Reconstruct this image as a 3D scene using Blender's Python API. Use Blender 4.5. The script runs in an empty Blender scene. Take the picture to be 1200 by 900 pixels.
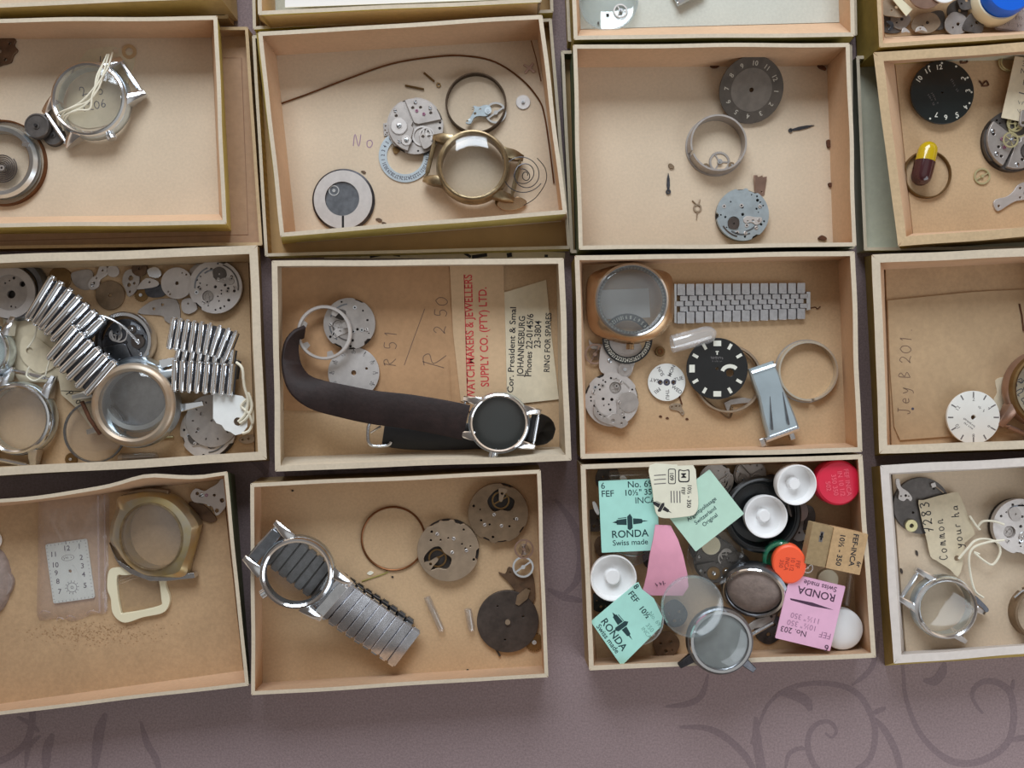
import bpy, math, random
from math import sin, cos, pi, radians, sqrt, atan2, hypot
from mathutils import Vector, Matrix
from mathutils.geometry import delaunay_2d_cdt

# ------------------------------------------------------------------ units
# u = one photograph pixel on the table plane (0.454 mm); the camera looks straight down from D u above it
S = 0.000454
D = 906.0
ZF = 6.0            # height of a tray's floor
ZR = 58.0           # height of a tray's rim
scene = bpy.context.scene
COL = scene.collection


def P(px, py, z):
    q = (D - z) / D
    return Vector(((px - 600) * q, (450 - py) * q, z))


def c(r, g, b):
    def f(v):
        v = v / 255.0
        return v / 12.92 if v <= 0.04045 else ((v + 0.055) / 1.055) ** 2.4
    return (f(r), f(g), f(b), 1.0)


# ------------------------------------------------------------------ materials
M = {}


def mat(name, rgb, metal=0.0, rough=0.5, noise=None, bump=None, spec=0.5, coat=0.0, rgb2=None, sss=0.0, grid=None):
    m = bpy.data.materials.new(name)
    m.use_nodes = True
    nt = m.node_tree
    b = nt.nodes['Principled BSDF']
    b.inputs['Base Color'].default_value = rgb
    b.inputs['Metallic'].default_value = metal
    b.inputs['Roughness'].default_value = rough
    b.inputs['Specular IOR Level'].default_value = spec
    b.inputs['Coat Weight'].default_value = coat
    tc = nt.nodes.new('ShaderNodeTexCoord')
    prev = None
    if noise:
        for sc, amt in noise:
            n = nt.nodes.new('ShaderNodeTexNoise')
            n.inputs['Scale'].default_value = sc
            n.inputs['Detail'].default_value = 4
            n.inputs['Roughness'].default_value = 0.6
            nt.links.new(tc.outputs['Object'], n.inputs['Vector'])
            mr = nt.nodes.new('ShaderNodeMapRange')
            mr.inputs['From Min'].default_value = 0.35
            mr.inputs['From Max'].default_value = 0.65
            nt.links.new(n.outputs['Fac'], mr.inputs['Value'])
            mx = nt.nodes.new('ShaderNodeMix')
            mx.data_type = 'RGBA'
            mx.inputs[0].default_value = 1
            nt.links.new(mr.outputs['Result'], mx.inputs[0])
            if prev is None:
                d = rgb2 if rgb2 else tuple(v * (1 - amt) for v in rgb[:3]) + (1,)
                mx.inputs[6].default_value = d
                mx.inputs[7].default_value = rgb if rgb2 else tuple(min(1, v * (1 + amt * .6)) for v in rgb[:3]) + (1,)
            else:
                mm = nt.nodes.new('ShaderNodeMix')
                mm.data_type = 'RGBA'
                mm.blend_type = 'MULTIPLY'
                mm.inputs[0].default_value = 1
                mx.inputs[6].default_value = (1 - amt, 1 - amt, 1 - amt, 1)
                mx.inputs[7].default_value = (1, 1, 1, 1)
                nt.links.new(prev, mm.inputs[6])
                nt.links.new(mx.outputs[2], mm.inputs[7])
                prev = mm.outputs[2]
                continue
            prev = mx.outputs[2]
    if grid:
        sc, amt = grid
        for ax in ('X', 'Y'):
            w = nt.nodes.new('ShaderNodeTexWave')
            w.bands_direction = ax
            w.inputs['Scale'].default_value = sc
            nt.links.new(tc.outputs['Object'], w.inputs['Vector'])
            mx = nt.nodes.new('ShaderNodeMix')
            mx.data_type = 'RGBA'
            mx.blend_type = 'MULTIPLY'
            mx.inputs[0].default_value = amt
            if prev is None:
                mx.inputs[6].default_value = rgb
            else:
                nt.links.new(prev, mx.inputs[6])
            nt.links.new(w.outputs['Color'], mx.inputs[7])
            prev = mx.outputs[2]
    if prev is not None:
        nt.links.new(prev, b.inputs['Base Color'])
    if bump:
        sc, st, dist = bump
        n = nt.nodes.new('ShaderNodeTexNoise')
        n.inputs['Scale'].default_value = sc
        n.inputs['Detail'].default_value = 5
        nt.links.new(tc.outputs['Object'], n.inputs['Vector'])
        bp = nt.nodes.new('ShaderNodeBump')
        bp.inputs['Strength'].default_value = st
        bp.inputs['Distance'].default_value = dist
        nt.links.new(n.outputs['Fac'], bp.inputs['Height'])
        nt.links.new(bp.outputs['Normal'], b.inputs['Normal'])
    M[name] = m
    return m


def thin_glass(name, tint, refl=0.5, rough=0.03, haze=None, hz=0.0, bump=None):
    m = bpy.data.materials.new(name)
    m.use_nodes = True
    nt = m.node_tree
    nt.nodes.remove(nt.nodes['Principled BSDF'])
    out = nt.nodes['Material Output']
    tr = nt.nodes.new('ShaderNodeBsdfTransparent')
    tr.inputs['Color'].default_value = tint
    gl = nt.nodes.new('ShaderNodeBsdfGlossy')
    gl.inputs['Roughness'].default_value = rough
    lw = nt.nodes.new('ShaderNodeLayerWeight')
    lw.inputs['Blend'].default_value = .5
    pw = nt.nodes.new('ShaderNodeMath')
    pw.operation = 'POWER'
    pw.inputs[1].default_value = 4
    nt.links.new(lw.outputs['Facing'], pw.inputs[0])
    ma = nt.nodes.new('ShaderNodeMath')
    ma.operation = 'MULTIPLY_ADD'
    ma.inputs[1].default_value = .75
    ma.inputs[2].default_value = refl * .16
    nt.links.new(pw.outputs[0], ma.inputs[0])
    mx = nt.nodes.new('ShaderNodeMixShader')
    nt.links.new(ma.outputs[0], mx.inputs['Fac'])
    first = tr.outputs[0]
    if haze:
        df = nt.nodes.new('ShaderNodeBsdfDiffuse')
        df.inputs['Color'].default_value = haze
        hx = nt.nodes.new('ShaderNodeMixShader')
        hx.inputs['Fac'].default_value = hz
        nt.links.new(tr.outputs[0], hx.inputs[1])
        nt.links.new(df.outputs[0], hx.inputs[2])
        first = hx.outputs[0]
    nt.links.new(first, mx.inputs[1])
    nt.links.new(gl.outputs[0], mx.inputs[2])
    if bump:
        tc = nt.nodes.new('ShaderNodeTexCoord')
        n = nt.nodes.new('ShaderNodeTexNoise')
        n.inputs['Scale'].default_value = bump[0]
        nt.links.new(tc.outputs['Object'], n.inputs['Vector'])
        bp = nt.nodes.new('ShaderNodeBump')
        bp.inputs['Strength'].default_value = bump[1]
        bp.inputs['Distance'].default_value = bump[2]
        nt.links.new(n.outputs['Fac'], bp.inputs['Height'])
        nt.links.new(bp.outputs['Normal'], gl.inputs['Normal'])
        nt.links.new(bp.outputs['Normal'], lw.inputs['Normal'])
    nt.links.new(mx.outputs[0], out.inputs['Surface'])
    M[name] = m
    return m


# cardboard and paper
mat('card_cream', c(211, 191, 166), rough=.9, noise=[(700, .05), (22, .07)], bump=(900, .25, .0002), spec=.2)
mat('card_tan', c(199, 168, 132), rough=.9, noise=[(800, .07), (25, .09)], bump=(900, .25, .0002), spec=.2)
mat('card_brown', c(190, 159, 124), rough=.9, noise=[(500, .08), (30, .12)], bump=(700, .3, .0002), spec=.2)
mat('card_white', c(206, 207, 196), rough=.9, noise=[(700, .05), (22, .06)], bump=(900, .25, .0002), spec=.2)
mat('card_wall', c(210, 176, 144), rough=.85, noise=[(500, .05), (30, .07)], spec=.25)
mat('rim_cream', c(206, 192, 170), rough=.8, noise=[(600, .06), (60, .08)], spec=.25)
mat('rim_white', c(214, 206, 199), rough=.7, noise=[(300, .05), (60, .06)], spec=.3)
mat('rim_tan', c(196, 170, 134), rough=.8, noise=[(600, .08), (60, .1)], spec=.25)
mat('paper_yellow', c(226, 208, 126), rough=.65, noise=[(200, .08), (30, .12)], spec=.3)
mat('paper_olive', c(186, 160, 84), rough=.65, noise=[(200, .1), (30, .14)], spec=.3)
mat('paper_green', c(112, 122, 96), rough=.65, noise=[(200, .1), (30, .14)], spec=.3)
mat('paper_tanside', c(186, 158, 118), rough=.75, noise=[(200, .08), (30, .1)], spec=.25)
mat('lid_tan', c(196, 160, 112), rough=.8, noise=[(120, .05), (25, .06)], grid=(1500, .16), spec=.25)
mat('lid_pink', c(190, 156, 128), rough=.85, noise=[(300, .06), (25, .08)], spec=.2)
mat('lid_pale', c(204, 204, 184), rough=.85, noise=[(300, .05), (25, .06)], spec=.2)
mat('lid_line', c(150, 112, 88), rough=.9)
mat('dust', c(164, 130, 94), rough=.95, noise=[(250, .2)])
mat('envelope', c(190, 150, 112), rough=.85, noise=[(400, .06), (35, .14)], bump=(60, .3, .0006), spec=.25)
mat('envelope_flap', c(208, 176, 140), rough=.85, noise=[(400, .05), (30, .08)], spec=.25)
mat('manila', c(186, 158, 124), rough=.85, noise=[(400, .06), (35, .1)], bump=(60, .25, .0005), spec=.25)
mat('paper_cream', c(222, 208, 180), rough=.85, noise=[(300, .05), (40, .07)], spec=.25)
mat('paper_tag', c(212, 198, 170), rough=.85, noise=[(300, .06), (60, .1)], spec=.25)
mat('paper_tag_white', c(236, 238, 236), rough=.7, noise=[(200, .03)], spec=.3)
mat('paper_mint', c(172, 226, 214), rough=.8, noise=[(200, .03), (60, .04)], spec=.25)
mat('paper_mint_pale', c(188, 222, 204), rough=.8, noise=[(200, .03), (60, .04)], spec=.25)
mat('paper_ivory', c(228, 226, 206), rough=.8, noise=[(200, .03), (60, .05)], spec=.25)
mat('paper_pink', c(226, 160, 182), rough=.8, noise=[(200, .03), (60, .05)], bump=(90, .25, .0004), spec=.25)
mat('paper_lilac', c(228, 178, 206), rough=.8, noise=[(200, .03), (60, .04)], spec=.25)
mat('paper_kraft', c(190, 158, 118), rough=.85, noise=[(500, .1), (60, .08)], spec=.25)
mat('paper_kraft_dark', c(158, 136, 102), rough=.85, noise=[(500, .1), (60, .08)], spec=.25)
mat('paper_white', c(232, 230, 228), rough=.75)
mat('ink_black', c(36, 34, 38), rough=.7)
mat('ink_teal', c(24, 58, 62), rough=.7)
mat('ink_grey', c(104, 100, 100), rough=.8)
mat('ink_plum', c(70, 40, 66), rough=.7)
mat('ink_red', c(196, 60, 62), rough=.75)
mat('ink_faint_mint', c(120, 170, 160), rough=.8)
mat('ink_faint_lilac', c(160, 116, 146), rough=.8)
mat('pencil', c(116, 92, 76), rough=.8)
mat('ink_violet', c(150, 120, 140), rough=.8)
mat('ink_blue', c(72, 70, 84), rough=.8)
# metals
mat('chrome', (.80, .82, .85, 1), 1, .13)
mat('steel', (.66, .67, .69, 1), 1, .26, noise=[(300, .08)])
mat('steel_brushed', (.62, .62, .64, 1), 1, .38, noise=[(500, .12)], bump=(800, .1, .0001))
mat('steel_link', (.74, .75, .79, 1), 1, .27, noise=[(60, .25), (900, .1)], bump=(300, .12, .0002))
mat('clasp_steel', c(186, 202, 210), .7, .36, noise=[(60, .08)])
mat('steel_blue', (.66, .74, .80, 1), 1, .28, noise=[(300, .06)])
mat('steel_dark', (.20, .21, .23, 1), 1, .32, noise=[(300, .2)])
mat('gunmetal', (.09, .09, .10, 1), .9, .35, noise=[(300, .3)])
mat('nickel', c(176, 168, 162), .55, .42, noise=[(260, .10), (90, .08)], bump=(600, .1, .0001))
mat('nickel_light', c(198, 191, 186), .45, .42, noise=[(260, .07)], bump=(600, .1, .0001))
mat('nickel_blue', c(168, 178, 182), .5, .42, noise=[(260, .10), (90, .1)], bump=(600, .1, .0001))
mat('nickel_warm', c(166, 146, 124), .55, .45, noise=[(200, .12), (90, .1)], bump=(600, .15, .0001))
mat('nickel_brown', c(138, 116, 92), .55, .5, noise=[(200, .15), (90, .12)], bump=(600, .15, .0001))
mat('hole_shade', c(52, 46, 42), .3, .6, noise=[(300, .3)])  # kept dark to paint the shade seen down plate holes
mat('cloud_grey', c(150, 152, 148), .1, .35, noise=[(60, .2), (300, .1)])
mat('oxide_grey', c(98, 92, 88), .5, .5, noise=[(140, .22), (500, .15)], bump=(500, .25, .0001))
mat('oxide_dark', c(78, 68, 62), .4, .55, noise=[(180, .25), (500, .15)], bump=(400, .3, .0001))
mat('oxide_brown', c(106, 82, 62), .4, .55, noise=[(180, .3), (500, .15)], bump=(400, .3, .0002))
mat('rust', c(96, 58, 36), .1, .85, noise=[(400, .35)], bump=(900, .5, .0003))
mat('hole', c(26, 23, 22), 0, .8)  # near-black, paints shade in slots, notch and bores; also colours dark chips
mat('brass', c(190, 160, 96), .85, .35, noise=[(300, .12)])
mat('brass_dark', c(128, 100, 64), .8, .42, noise=[(200, .2)])
mat('brass_pale', c(206, 196, 150), .6, .4, noise=[(200, .08)])
mat('gold_old', c(180, 162, 128), .85, .3, noise=[(160, .18)], rgb2=c(132, 114, 88))
mat('gold_warm', c(190, 162, 128), .8, .26, noise=[(40, .2)], rgb2=c(160, 126, 94))
mat('case_worn', c(172, 160, 144), .45, .36, noise=[(60, .2)], rgb2=c(162, 136, 110))
mat('gold_worn', c(196, 178, 130), .85, .3, noise=[(60, .2)], rgb2=c(190, 184, 172))
mat('brass_black', c(72, 56, 42), .8, .38, noise=[(200, .2)])
mat('ring_silver', c(206, 196, 178), .6, .35, noise=[(200, .08)])
mat('copper_brown', c(116, 74, 44), .8, .4, noise=[(200, .2)])
mat('bronze_pink', c(168, 138, 122), .75, .35, noise=[(120, .14)])
mat('jewel', c(150, 96, 124), 0, .15, coat=1)
# dials, plastics, leather, textile
mat('dial_black', c(20, 21, 22), 0, .35, noise=[(200, .2)], coat=.3)
mat('dial_green', c(20, 28, 28), 0, .32, noise=[(40, .4)], coat=.3)
mat('dial_charcoal', c(86, 77, 68), .2, .55, noise=[(200, .18), (70, .14)])
mat('dial_grey', c(112, 103, 94), .25, .55, noise=[(240, .16)])
mat('dial_white', c(228, 228, 222), 0, .45, noise=[(100, .04)])
mat('dial_pale', c(214, 222, 216), 0, .5, noise=[(100, .04)])
mat('dial_silver', c(196, 190, 186), .35, .45, noise=[(260, .08)])
mat('lume', c(222, 222, 210), 0, .5)
mat('lume_dim', c(176, 168, 154), 0, .5)
mat('plastic_white', c(236, 236, 236), 0, .35, spec=.5)
mat('plastic_red', c(214, 34, 66), 0, .38)
mat('plastic_red_pale', c(232, 92, 112), 0, .45)
mat('plastic_orange', c(255, 98, 58), 0, .45)
mat('plastic_orange_dark', c(196, 66, 44), 0, .5)
mat('plastic_blue', c(18, 98, 214), 0, .3)
mat('plastic_blue_pale', c(70, 142, 232), 0, .4)
mat('plastic_green', c(28, 132, 100), 0, .25, coat=.4)
mat('plastic_black', c(26, 28, 29), 0, .28, coat=.2)
mat('plastic_cream', c(228, 220, 190), 0, .4)
mat('capsule_maroon', c(62, 26, 30), 0, .18, coat=.6)
mat('capsule_yellow', c(190, 160, 10), 0, .18, coat=.6)
mat('leather', c(42, 29, 27), 0, .62, noise=[(120, .25), (500, .2)], bump=(350, .5, .0004), spec=.3)
mat('leather_black', c(26, 24, 25), 0, .5, noise=[(200, .2)], bump=(350, .4, .0003))
mat('string', c(232, 226, 206), 0, .85, bump=(1500, .6, .0003))
mat('foam_grey', c(150, 134, 126), 0, .9, noise=[(350, .15), (80, .1)], bump=(500, .6, .0004))
mat('straw', c(150, 142, 70), 0, .7)
mat('cloth', c(150, 132, 133), rough=.9, noise=[(900, .16), (14, .07)], bump=(1600, .5, .0004), spec=.15)
mat('cloth_motif', c(132, 115, 118), rough=.8, noise=[(900, .14), (14, .07)], bump=(1600, .5, .0004), spec=.2)
thin_glass('glass', (.975, .975, .97, 1), .28, .02)
thin_glass('glass_smoke', (.90, .915, .915, 1), .34, .04, haze=c(190, 196, 200), hz=.09)
thin_glass('glass_dusty', (.975, .97, .96, 1), .3, .06, haze=c(214, 208, 200), hz=.05)
thin_glass('acrylic', (.97, .985, .985, 1), .5, .04, haze=c(206, 220, 226), hz=.09)
thin_glass('tube_glass', (.97, .97, .97, 1), .36, .04, haze=c(235, 235, 235), hz=.17)
thin_glass('tube_clear', (.985, .985, .985, 1), .5, .04, haze=c(235, 235, 235), hz=.04)
thin_glass('poly_bag', (.96, .95, .95, 1), .3, .12, haze=c(226, 212, 214), hz=.15, bump=(160, .8, .0012))
thin_glass('acrylic_green', (.55, .86, .74, 1), .34, .05, haze=c(40, 150, 115), hz=.35)

TEXT_CACHE = {}


def text_geo(s, bold=0.0):
    key = (s, bold)
    if key in TEXT_CACHE:
        return TEXT_CACHE[key]
    cu = bpy.data.curves.new('lettering', 'FONT')
    cu.body = s
    cu.size = 1.0
    cu.align_x = 'CENTER'
    cu.align_y = 'CENTER'
    cu.resolution_u = 3
    cu.offset = bold
    o = bpy.data.objects.new('lettering', cu)
    me = bpy.data.meshes.new_from_object(o)
    vs = [(v.co.x, v.co.y) for v in me.vertices]
    fs = [tuple(p.vertices) for p in me.polygons]
    bpy.data.objects.remove(o)
    bpy.data.meshes.remove(me)
    bpy.data.curves.remove(cu)
    TEXT_CACHE[key] = (vs, fs)
    return vs, fs


STROKES = {   # hand writing, unit boxes
    '0': [[(.5, 1), (.1, .7), (.1, .25), (.45, 0), (.85, .3), (.85, .75), (.5, 1)]],
    '1': [[(.35, .8), (.55, 1), (.45, 0)]],
    '2': [[(.1, .75), (.4, 1), (.75, .8), (.6, .45), (.1, .05), (.4, .12), (.9, 0)]],
    '3': [[(.1, .9), (.55, 1), (.75, .75), (.4, .55), (.8, .35), (.5, 0), (.1, .1)]],
    '4': [[(.6, 1), (.1, .4), (.9, .4)], [(.65, .7), (.6, 0)]],
    '5': [[(.8, 1), (.25, 1), (.2, .55), (.6, .6), (.8, .3), (.5, 0), (.1, .1)]],
    '6': [[(.7, 1), (.2, .5), (.15, .15), (.5, 0), (.8, .25), (.5, .5), (.2, .3)]],
    '7': [[(.1, .95), (.85, 1), (.4, 0)], [(.3, .5), (.75, .52)]],
    '8': [[(.7, .9), (.35, 1), (.2, .75), (.7, .35), (.6, 0), (.25, .05), (.25, .35), (.75, .8), (.7, .9)]],
    'N': [[(.1, 0), (.2, 1), (.7, 0), (.85, 1)]],
    'o': [[(.5, .6), (.15, .45), (.2, .05), (.55, 0), (.75, .35), (.5, .6)]],
    'V': [[(.1, 1), (.4, 0), (.85, 1)]],
    'R': [[(.15, 0), (.3, 1)], [(.1, .9), (.6, 1), (.8, .75), (.3, .5), (.9, 0)]],
    'B': [[(.2, 0), (.25, 1), (.7, .85), (.3, .52), (.8, .3), (.2, 0)]],
    'J': [[(.3, 1), (.8, 1)], [(.55, 1), (.5, .1), (.25, -.1), (.1, .15)]],
    'e': [[(.15, .3), (.7, .35), (.5, .6), (.2, .4), (.3, .05), (.75, .1)]],
    'y': [[(.1, .6), (.4, .15), (.75, .6)], [(.75, .6), (.5, -.2), (.15, -.35)]],
    'p': [[(.2, .6), (.1, -.4)], [(.18, .5), (.55, .6), (.7, .3), (.2, .1)]],
    'C': [[(.8, .85), (.45, 1), (.15, .5), (.4, 0), (.85, .15)]],
    'm': [[(.1, 0), (.15, .55), (.35, .6), (.42, 0)], [(.42, .4), (.6, .6), (.72, 0), (.9, .1)]],
    'n': [[(.15, 0), (.2, .55), (.55, .55), (.6, 0), (.85, .1)]],
    'u': [[(.1, .55), (.2, .05), (.6, .1), (.65, .55), (.7, .05), (.9, .05)]],
    'r': [[(.2, 0), (.25, .5), (.65, .55)]],
    'h': [[(.2, 1), (.15, 0)], [(.17, .4), (.5, .55), (.65, 0), (.85, .1)]],
    'a': [[(.65, .5), (.25, .5), (.15, .1), (.6, .15), (.68, .5), (.75, 0)]],
    't': [[(.45, 1), (.4, .05), (.7, .05)], [(.15, .65), (.75, .65)]],
    'g': [[(.65, .5), (.2, .45), (.25, .05), (.65, .3), (.55, -.3), (.15, -.3)]],
    's': [[(.7, .55), (.3, .55), (.55, .25), (.45, 0), (.1, .05)]],
    'k': [[(.2, 1), (.15, 0)], [(.7, .6), (.2, .25), (.75, 0)]],
    '.': [[(.3, 0), (.38, .06)]],
    '/': [[(.1, 0), (.7, 1)]],
    '-': [[(.1, .4), (.8, .42)]],
    ' ': [],
}


def cr(pts, n=6, closed=False):
    out = []
    L = len(pts)
    dim = len(pts[0])
    rng = range(L) if closed else range(L - 1)
    for i in rng:
        if closed:
            p0, p1, p2, p3 = pts[(i - 1) % L], pts[i], pts[(i + 1) % L], pts[(i + 2) % L]
        else:
            p0, p1, p2, p3 = pts[max(i - 1, 0)], pts[i], pts[i + 1], pts[min(i + 2, L - 1)]
        for j in range(n):
            t = j / n
            out.append(tuple(0.5 * ((2 * p1[a]) + (-p0[a] + p2[a]) * t + (2 * p0[a] - 5 * p1[a] + 4 * p2[a] - p3[a]) * t * t
                                    + (-p0[a] + 3 * p1[a] - 3 * p2[a] + p3[a]) * t ** 3) for a in range(dim)))
    if not closed:
        out.append(tuple(pts[-1]))
    return out


def circ(cx, cy, r, n=32, a0=0, ry=None):
    ry = r if ry is None else ry
    return [(cx + r * cos(a0 + 2 * pi * i / n), cy + ry * sin(a0 + 2 * pi * i / n)) for i in range(n)]


def rrect(w, h, r, n=5, cx=0, cy=0, rot=0):
    o = []
    for sx, sy, a in ((1, 1, 0), (-1, 1, 90), (-1, -1, 180), (1, -1, 270)):
        for i in range(n + 1):
            t = radians(a + 90 * i / n)
            o.append((sx * (w / 2 - r) + r * cos(t), sy * (h / 2 - r) + r * sin(t)))
    q = radians(rot)
    return [(cx + x * cos(q) - y * sin(q), cy + x * sin(q) + y * cos(q)) for x, y in o]


def gear_outline(r, teeth, depth):
    o = []
    for i in range(teeth):
        a = 2 * pi * i / teeth
        w = 2 * pi / teeth
        for f, rr in ((0, r - depth), (.3, r - depth), (.45, r), (.8, r)):
            o.append((rr * cos(a + w * f), rr * sin(a + w * f)))
    return o


def blob(r, seed, n=8, irr=.25, sm=4):
    R = random.Random(seed)
    return cr([(r * (1 - irr * R.random()) * cos(2 * pi * i / n), r * (1 - irr * R.random()) * sin(2 * pi * i / n)) for i in range(n)], sm, True)


class MB:
    def __init__(s, rot=0, ox=0, oy=0, oz=0):
        s.v = []
        s.f = []
        s.m = []
        q = radians(rot)
        s.c, s.s = cos(q), sin(q)
        s.o = (ox, oy, oz)

    def _v(s, x, y, z):
        s.v.append((s.o[0] + x * s.c - y * s.s, s.o[1] + x * s.s + y * s.c, s.o[2] + z))
        return len(s.v) - 1

    def face(s, idx, m=0):
        s.f.append(tuple(idx))
        s.m.append(m)

    def prism(s, outline, z0, z1, holes=(), m=0, ms=None, bottom=True):
        ms = m if ms is None else ms
        loops = []
        for li, lq in enumerate([list(outline)] + [list(h) for h in holes]):
            n = len(lq)
            ar = sum(lq[i][0] * lq[(i + 1) % n][1] - lq[(i + 1) % n][0] * lq[i][1] for i in range(n))
            loops.append(lq if (ar > 0) == (li == 0) else lq[::-1])
        flat = [p for lp_ in loops for p in lp_]
        edges = []
        k = 0
        for lq in loops[1:]:
            pass
        for lq in loops:
            n = len(lq)
            edges += [(k + i, k + (i + 1) % n) for i in range(n)]
            k += n
        vs, _, fs, ov, _, _ = delaunay_2d_cdt([Vector(p[:2]) for p in flat], edges, [list(range(len(loops[0])))], 1, 1e-6, True)
        mp = {}
        for i, o in enumerate(ov):
            for j in o:
                mp[j] = i

        def inside(x, y, lq):
            r = False
            j = len(lq) - 1
            for i in range(len(lq)):
                xi, yi = lq[i][0], lq[i][1]
                xj, yj = lq[j][0], lq[j][1]
                if (yi > y) != (yj > y) and x < (xj - xi) * (y - yi) / (yj - yi) + xi:
                    r = not r
                j = i
            return r
        top = [s._v(p.x, p.y, z1) for p in vs]
        bot = [s._v(p.x, p.y, z0) for p in vs]
        for t in fs:
            cx = sum(vs[i].x for i in t) / len(t)
            cy = sum(vs[i].y for i in t) / len(t)
            if not inside(cx, cy, loops[0]) or any(inside(cx, cy, h) for h in loops[1:]):
                continue
            q = [vs[i] for i in t]
            ar = (q[1].x - q[0].x) * (q[2].y - q[0].y) - (q[1].y - q[0].y) * (q[2].x - q[0].x)
            t = list(t) if ar > 0 else list(t)[::-1]
            s.face([top[i] for i in t], m)
            if bottom:
                s.face([bot[i] for i in reversed(t)], m)
        k = 0
        for lq in loops:
            n = len(lq)
            for i in range(n):
                a, b = mp[k + i], mp[k + (i + 1) % n]
                if a != b:
                    s.face([bot[a], bot[b], top[b], top[a]], ms)
            k += n
        return s

    def flat(s, outline, z, m=0):
        s.face([s._v(x, y, z) for x, y in outline], m)
        return s

    def disc(s, cx, cy, r, z0, z1, holes=(), n=40, m=0, ms=None):
        return s.prism(circ(cx, cy, r, n), z0, z1, holes, m, ms)

    def ring(s, cx, cy, r0, r1, z0, z1, n=48, m=0):
        return s.lathe([(r0, z0), (r1, z0), (r1, z1), (r0, z1)], cx, cy, n, True, m)

    def lathe(s, prof, cx=0, cy=0, n=48, closed=False, m=0, a0=0, a1=None, sx=1, sy=1):
        full = a1 is None
        L = len(prof)
        N = n if full else n + 1
        rings = []
        for j in range(N):
            a = 2 * pi * j / n if full else radians(a0 + (a1 - a0) * j / n)
            rings.append([s._v(cx + r * cos(a) * sx, cy + r * sin(a) * sy, z) for r, z in prof])
        for j in range(n if full else n):
            A, B = rings[j], rings[(j + 1) % N]
            for i in range(L if closed else L - 1):
                i2 = (i + 1) % L
                q = [A[i], B[i], B[i2], A[i2]]
                if prof[i][0] == 0 and prof[i2][0] == 0:
                    continue
                if prof[i][0] == 0:
                    q = [A[i], B[i2], A[i2]]
                elif prof[i2][0] == 0:
                    q = [A[i], B[i], A[i2]]
                s.face(q, m)
        if not full and closed:
            s.face(rings[0], m)
            s.face(rings[-1][::-1], m)
        return s

    def tube(s, pts, r, seg=8, closed=False, m=0, cap=True):
        pts = [Vector(p) for p in pts]
        L = len(pts)
        rings = []
        prevn = None
        for i, p in enumerate(pts):
            if closed:
                t = pts[(i + 1) % L] - pts[i - 1]
            else:
                t = pts[min(i + 1, L - 1)] - pts[max(i - 1, 0)]
            if t.length < 1e-9:
                t = Vector((1, 0, 0))
            t.normalize()
            if prevn is None:
                n = Vector((0, 0, 1)) if abs(t.z) < .9 else Vector((1, 0, 0))
            else:
                n = prevn
            n = (n - t * n.dot(t)).normalized()
            prevn = n
            b = t.cross(n)
            rr = r[i] if isinstance(r, (list, tuple)) else r
            rings.append([s._v(*(p + n * rr * cos(2 * pi * j / seg) + b * rr * sin(2 * pi * j / seg))) for j in range(seg)])
        for i in range(L if closed else L - 1):
            A, B = rings[i], rings[(i + 1) % L]
            for j in range(seg):
                s.face([A[j], A[(j + 1) % seg], B[(j + 1) % seg], B[j]], m)
        if cap and not closed:
            s.face(rings[0][::-1], m)
            s.face(rings[-1], m)
        return s

    def loft(s, secs, m=0, cap=True, mm=None):
        rings = [[s._v(*p) for p in sec] for sec in secs]
        n = len(rings[0])
        for i in range(len(rings) - 1):
            for j in range(n):
                s.face([rings[i][j], rings[i][(j + 1) % n], rings[i + 1][(j + 1) % n], rings[i + 1][j]], mm[j] if mm else m)
        if cap:
            s.face(rings[0][::-1], m)
            s.face(rings[-1], m)
        return s

    def box(s, cx, cy, w, h, z0, z1, rot=0, m=0, r=0):
        o = rrect(w, h, r, 3, cx, cy, rot) if r else rrect(w, h, 0.0001, 1, cx, cy, rot)[::2]
        return s.prism(o, z0, z1, m=m)

    def ribbon(s, pts, w, z, m=0):
        L = len(pts)
        prev = None
        for i, p in enumerate(pts):
            a, b = pts[max(i - 1, 0)], pts[min(i + 1, L - 1)]
            dx, dy = b[0] - a[0], b[1] - a[1]
            l = hypot(dx, dy) or 1
            ww = (w[i] if isinstance(w, (list, tuple)) else w) / 2
            nx, ny = -dy / l * ww, dx / l * ww
            cur = (s._v(p[0] + nx, p[1] + ny, z), s._v(p[0] - nx, p[1] - ny, z))
            if prev:
                s.face([prev[0], prev[1], cur[1], cur[0]], m)
            prev = cur
        return s

    def text(s, st, cx, cy, size, z, rot=0, m=0, bold=0.0, sx=1.0, flip=False):
        vs, fs = text_geo(st, bold)
        q = radians(rot)
        idx = []
        for x, y in vs:
            x, y = x * size * sx, y * size
            if flip:
                x = -x
            idx.append(s._v(cx + x * cos(q) - y * sin(q), cy + x * sin(q) + y * cos(q), z))
        for f in fs:
            s.face([idx[i] for i in f], m)
        return s

    def scrawl(s, x, y, w, h, z, rot=0, m=0, seed=0, lw=.6):
        # unreadable fine print: a row of small uneven strokes
        R = random.Random(seed + int(x * 7 + y * 3))
        q = radians(rot)
        n = max(3, int(w / h * 1.6))
        for i in range(n):
            if R.random() < .12:
                continue
            x0 = -w / 2 + w * i / n
            pts = [(x0 + w / n * R.uniform(.1, .4), h * R.uniform(.2, .5)), (x0 + w / n * R.uniform(.2, .8), -h * R.uniform(.2, .5)), (x0 + w / n * .8, h * R.uniform(-.1, .45))]
            s.ribbon([(x + a * cos(q) - b * sin(q), y + a * sin(q) + b * cos(q)) for a, b in pts], lw, z, m)
        return s

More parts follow.
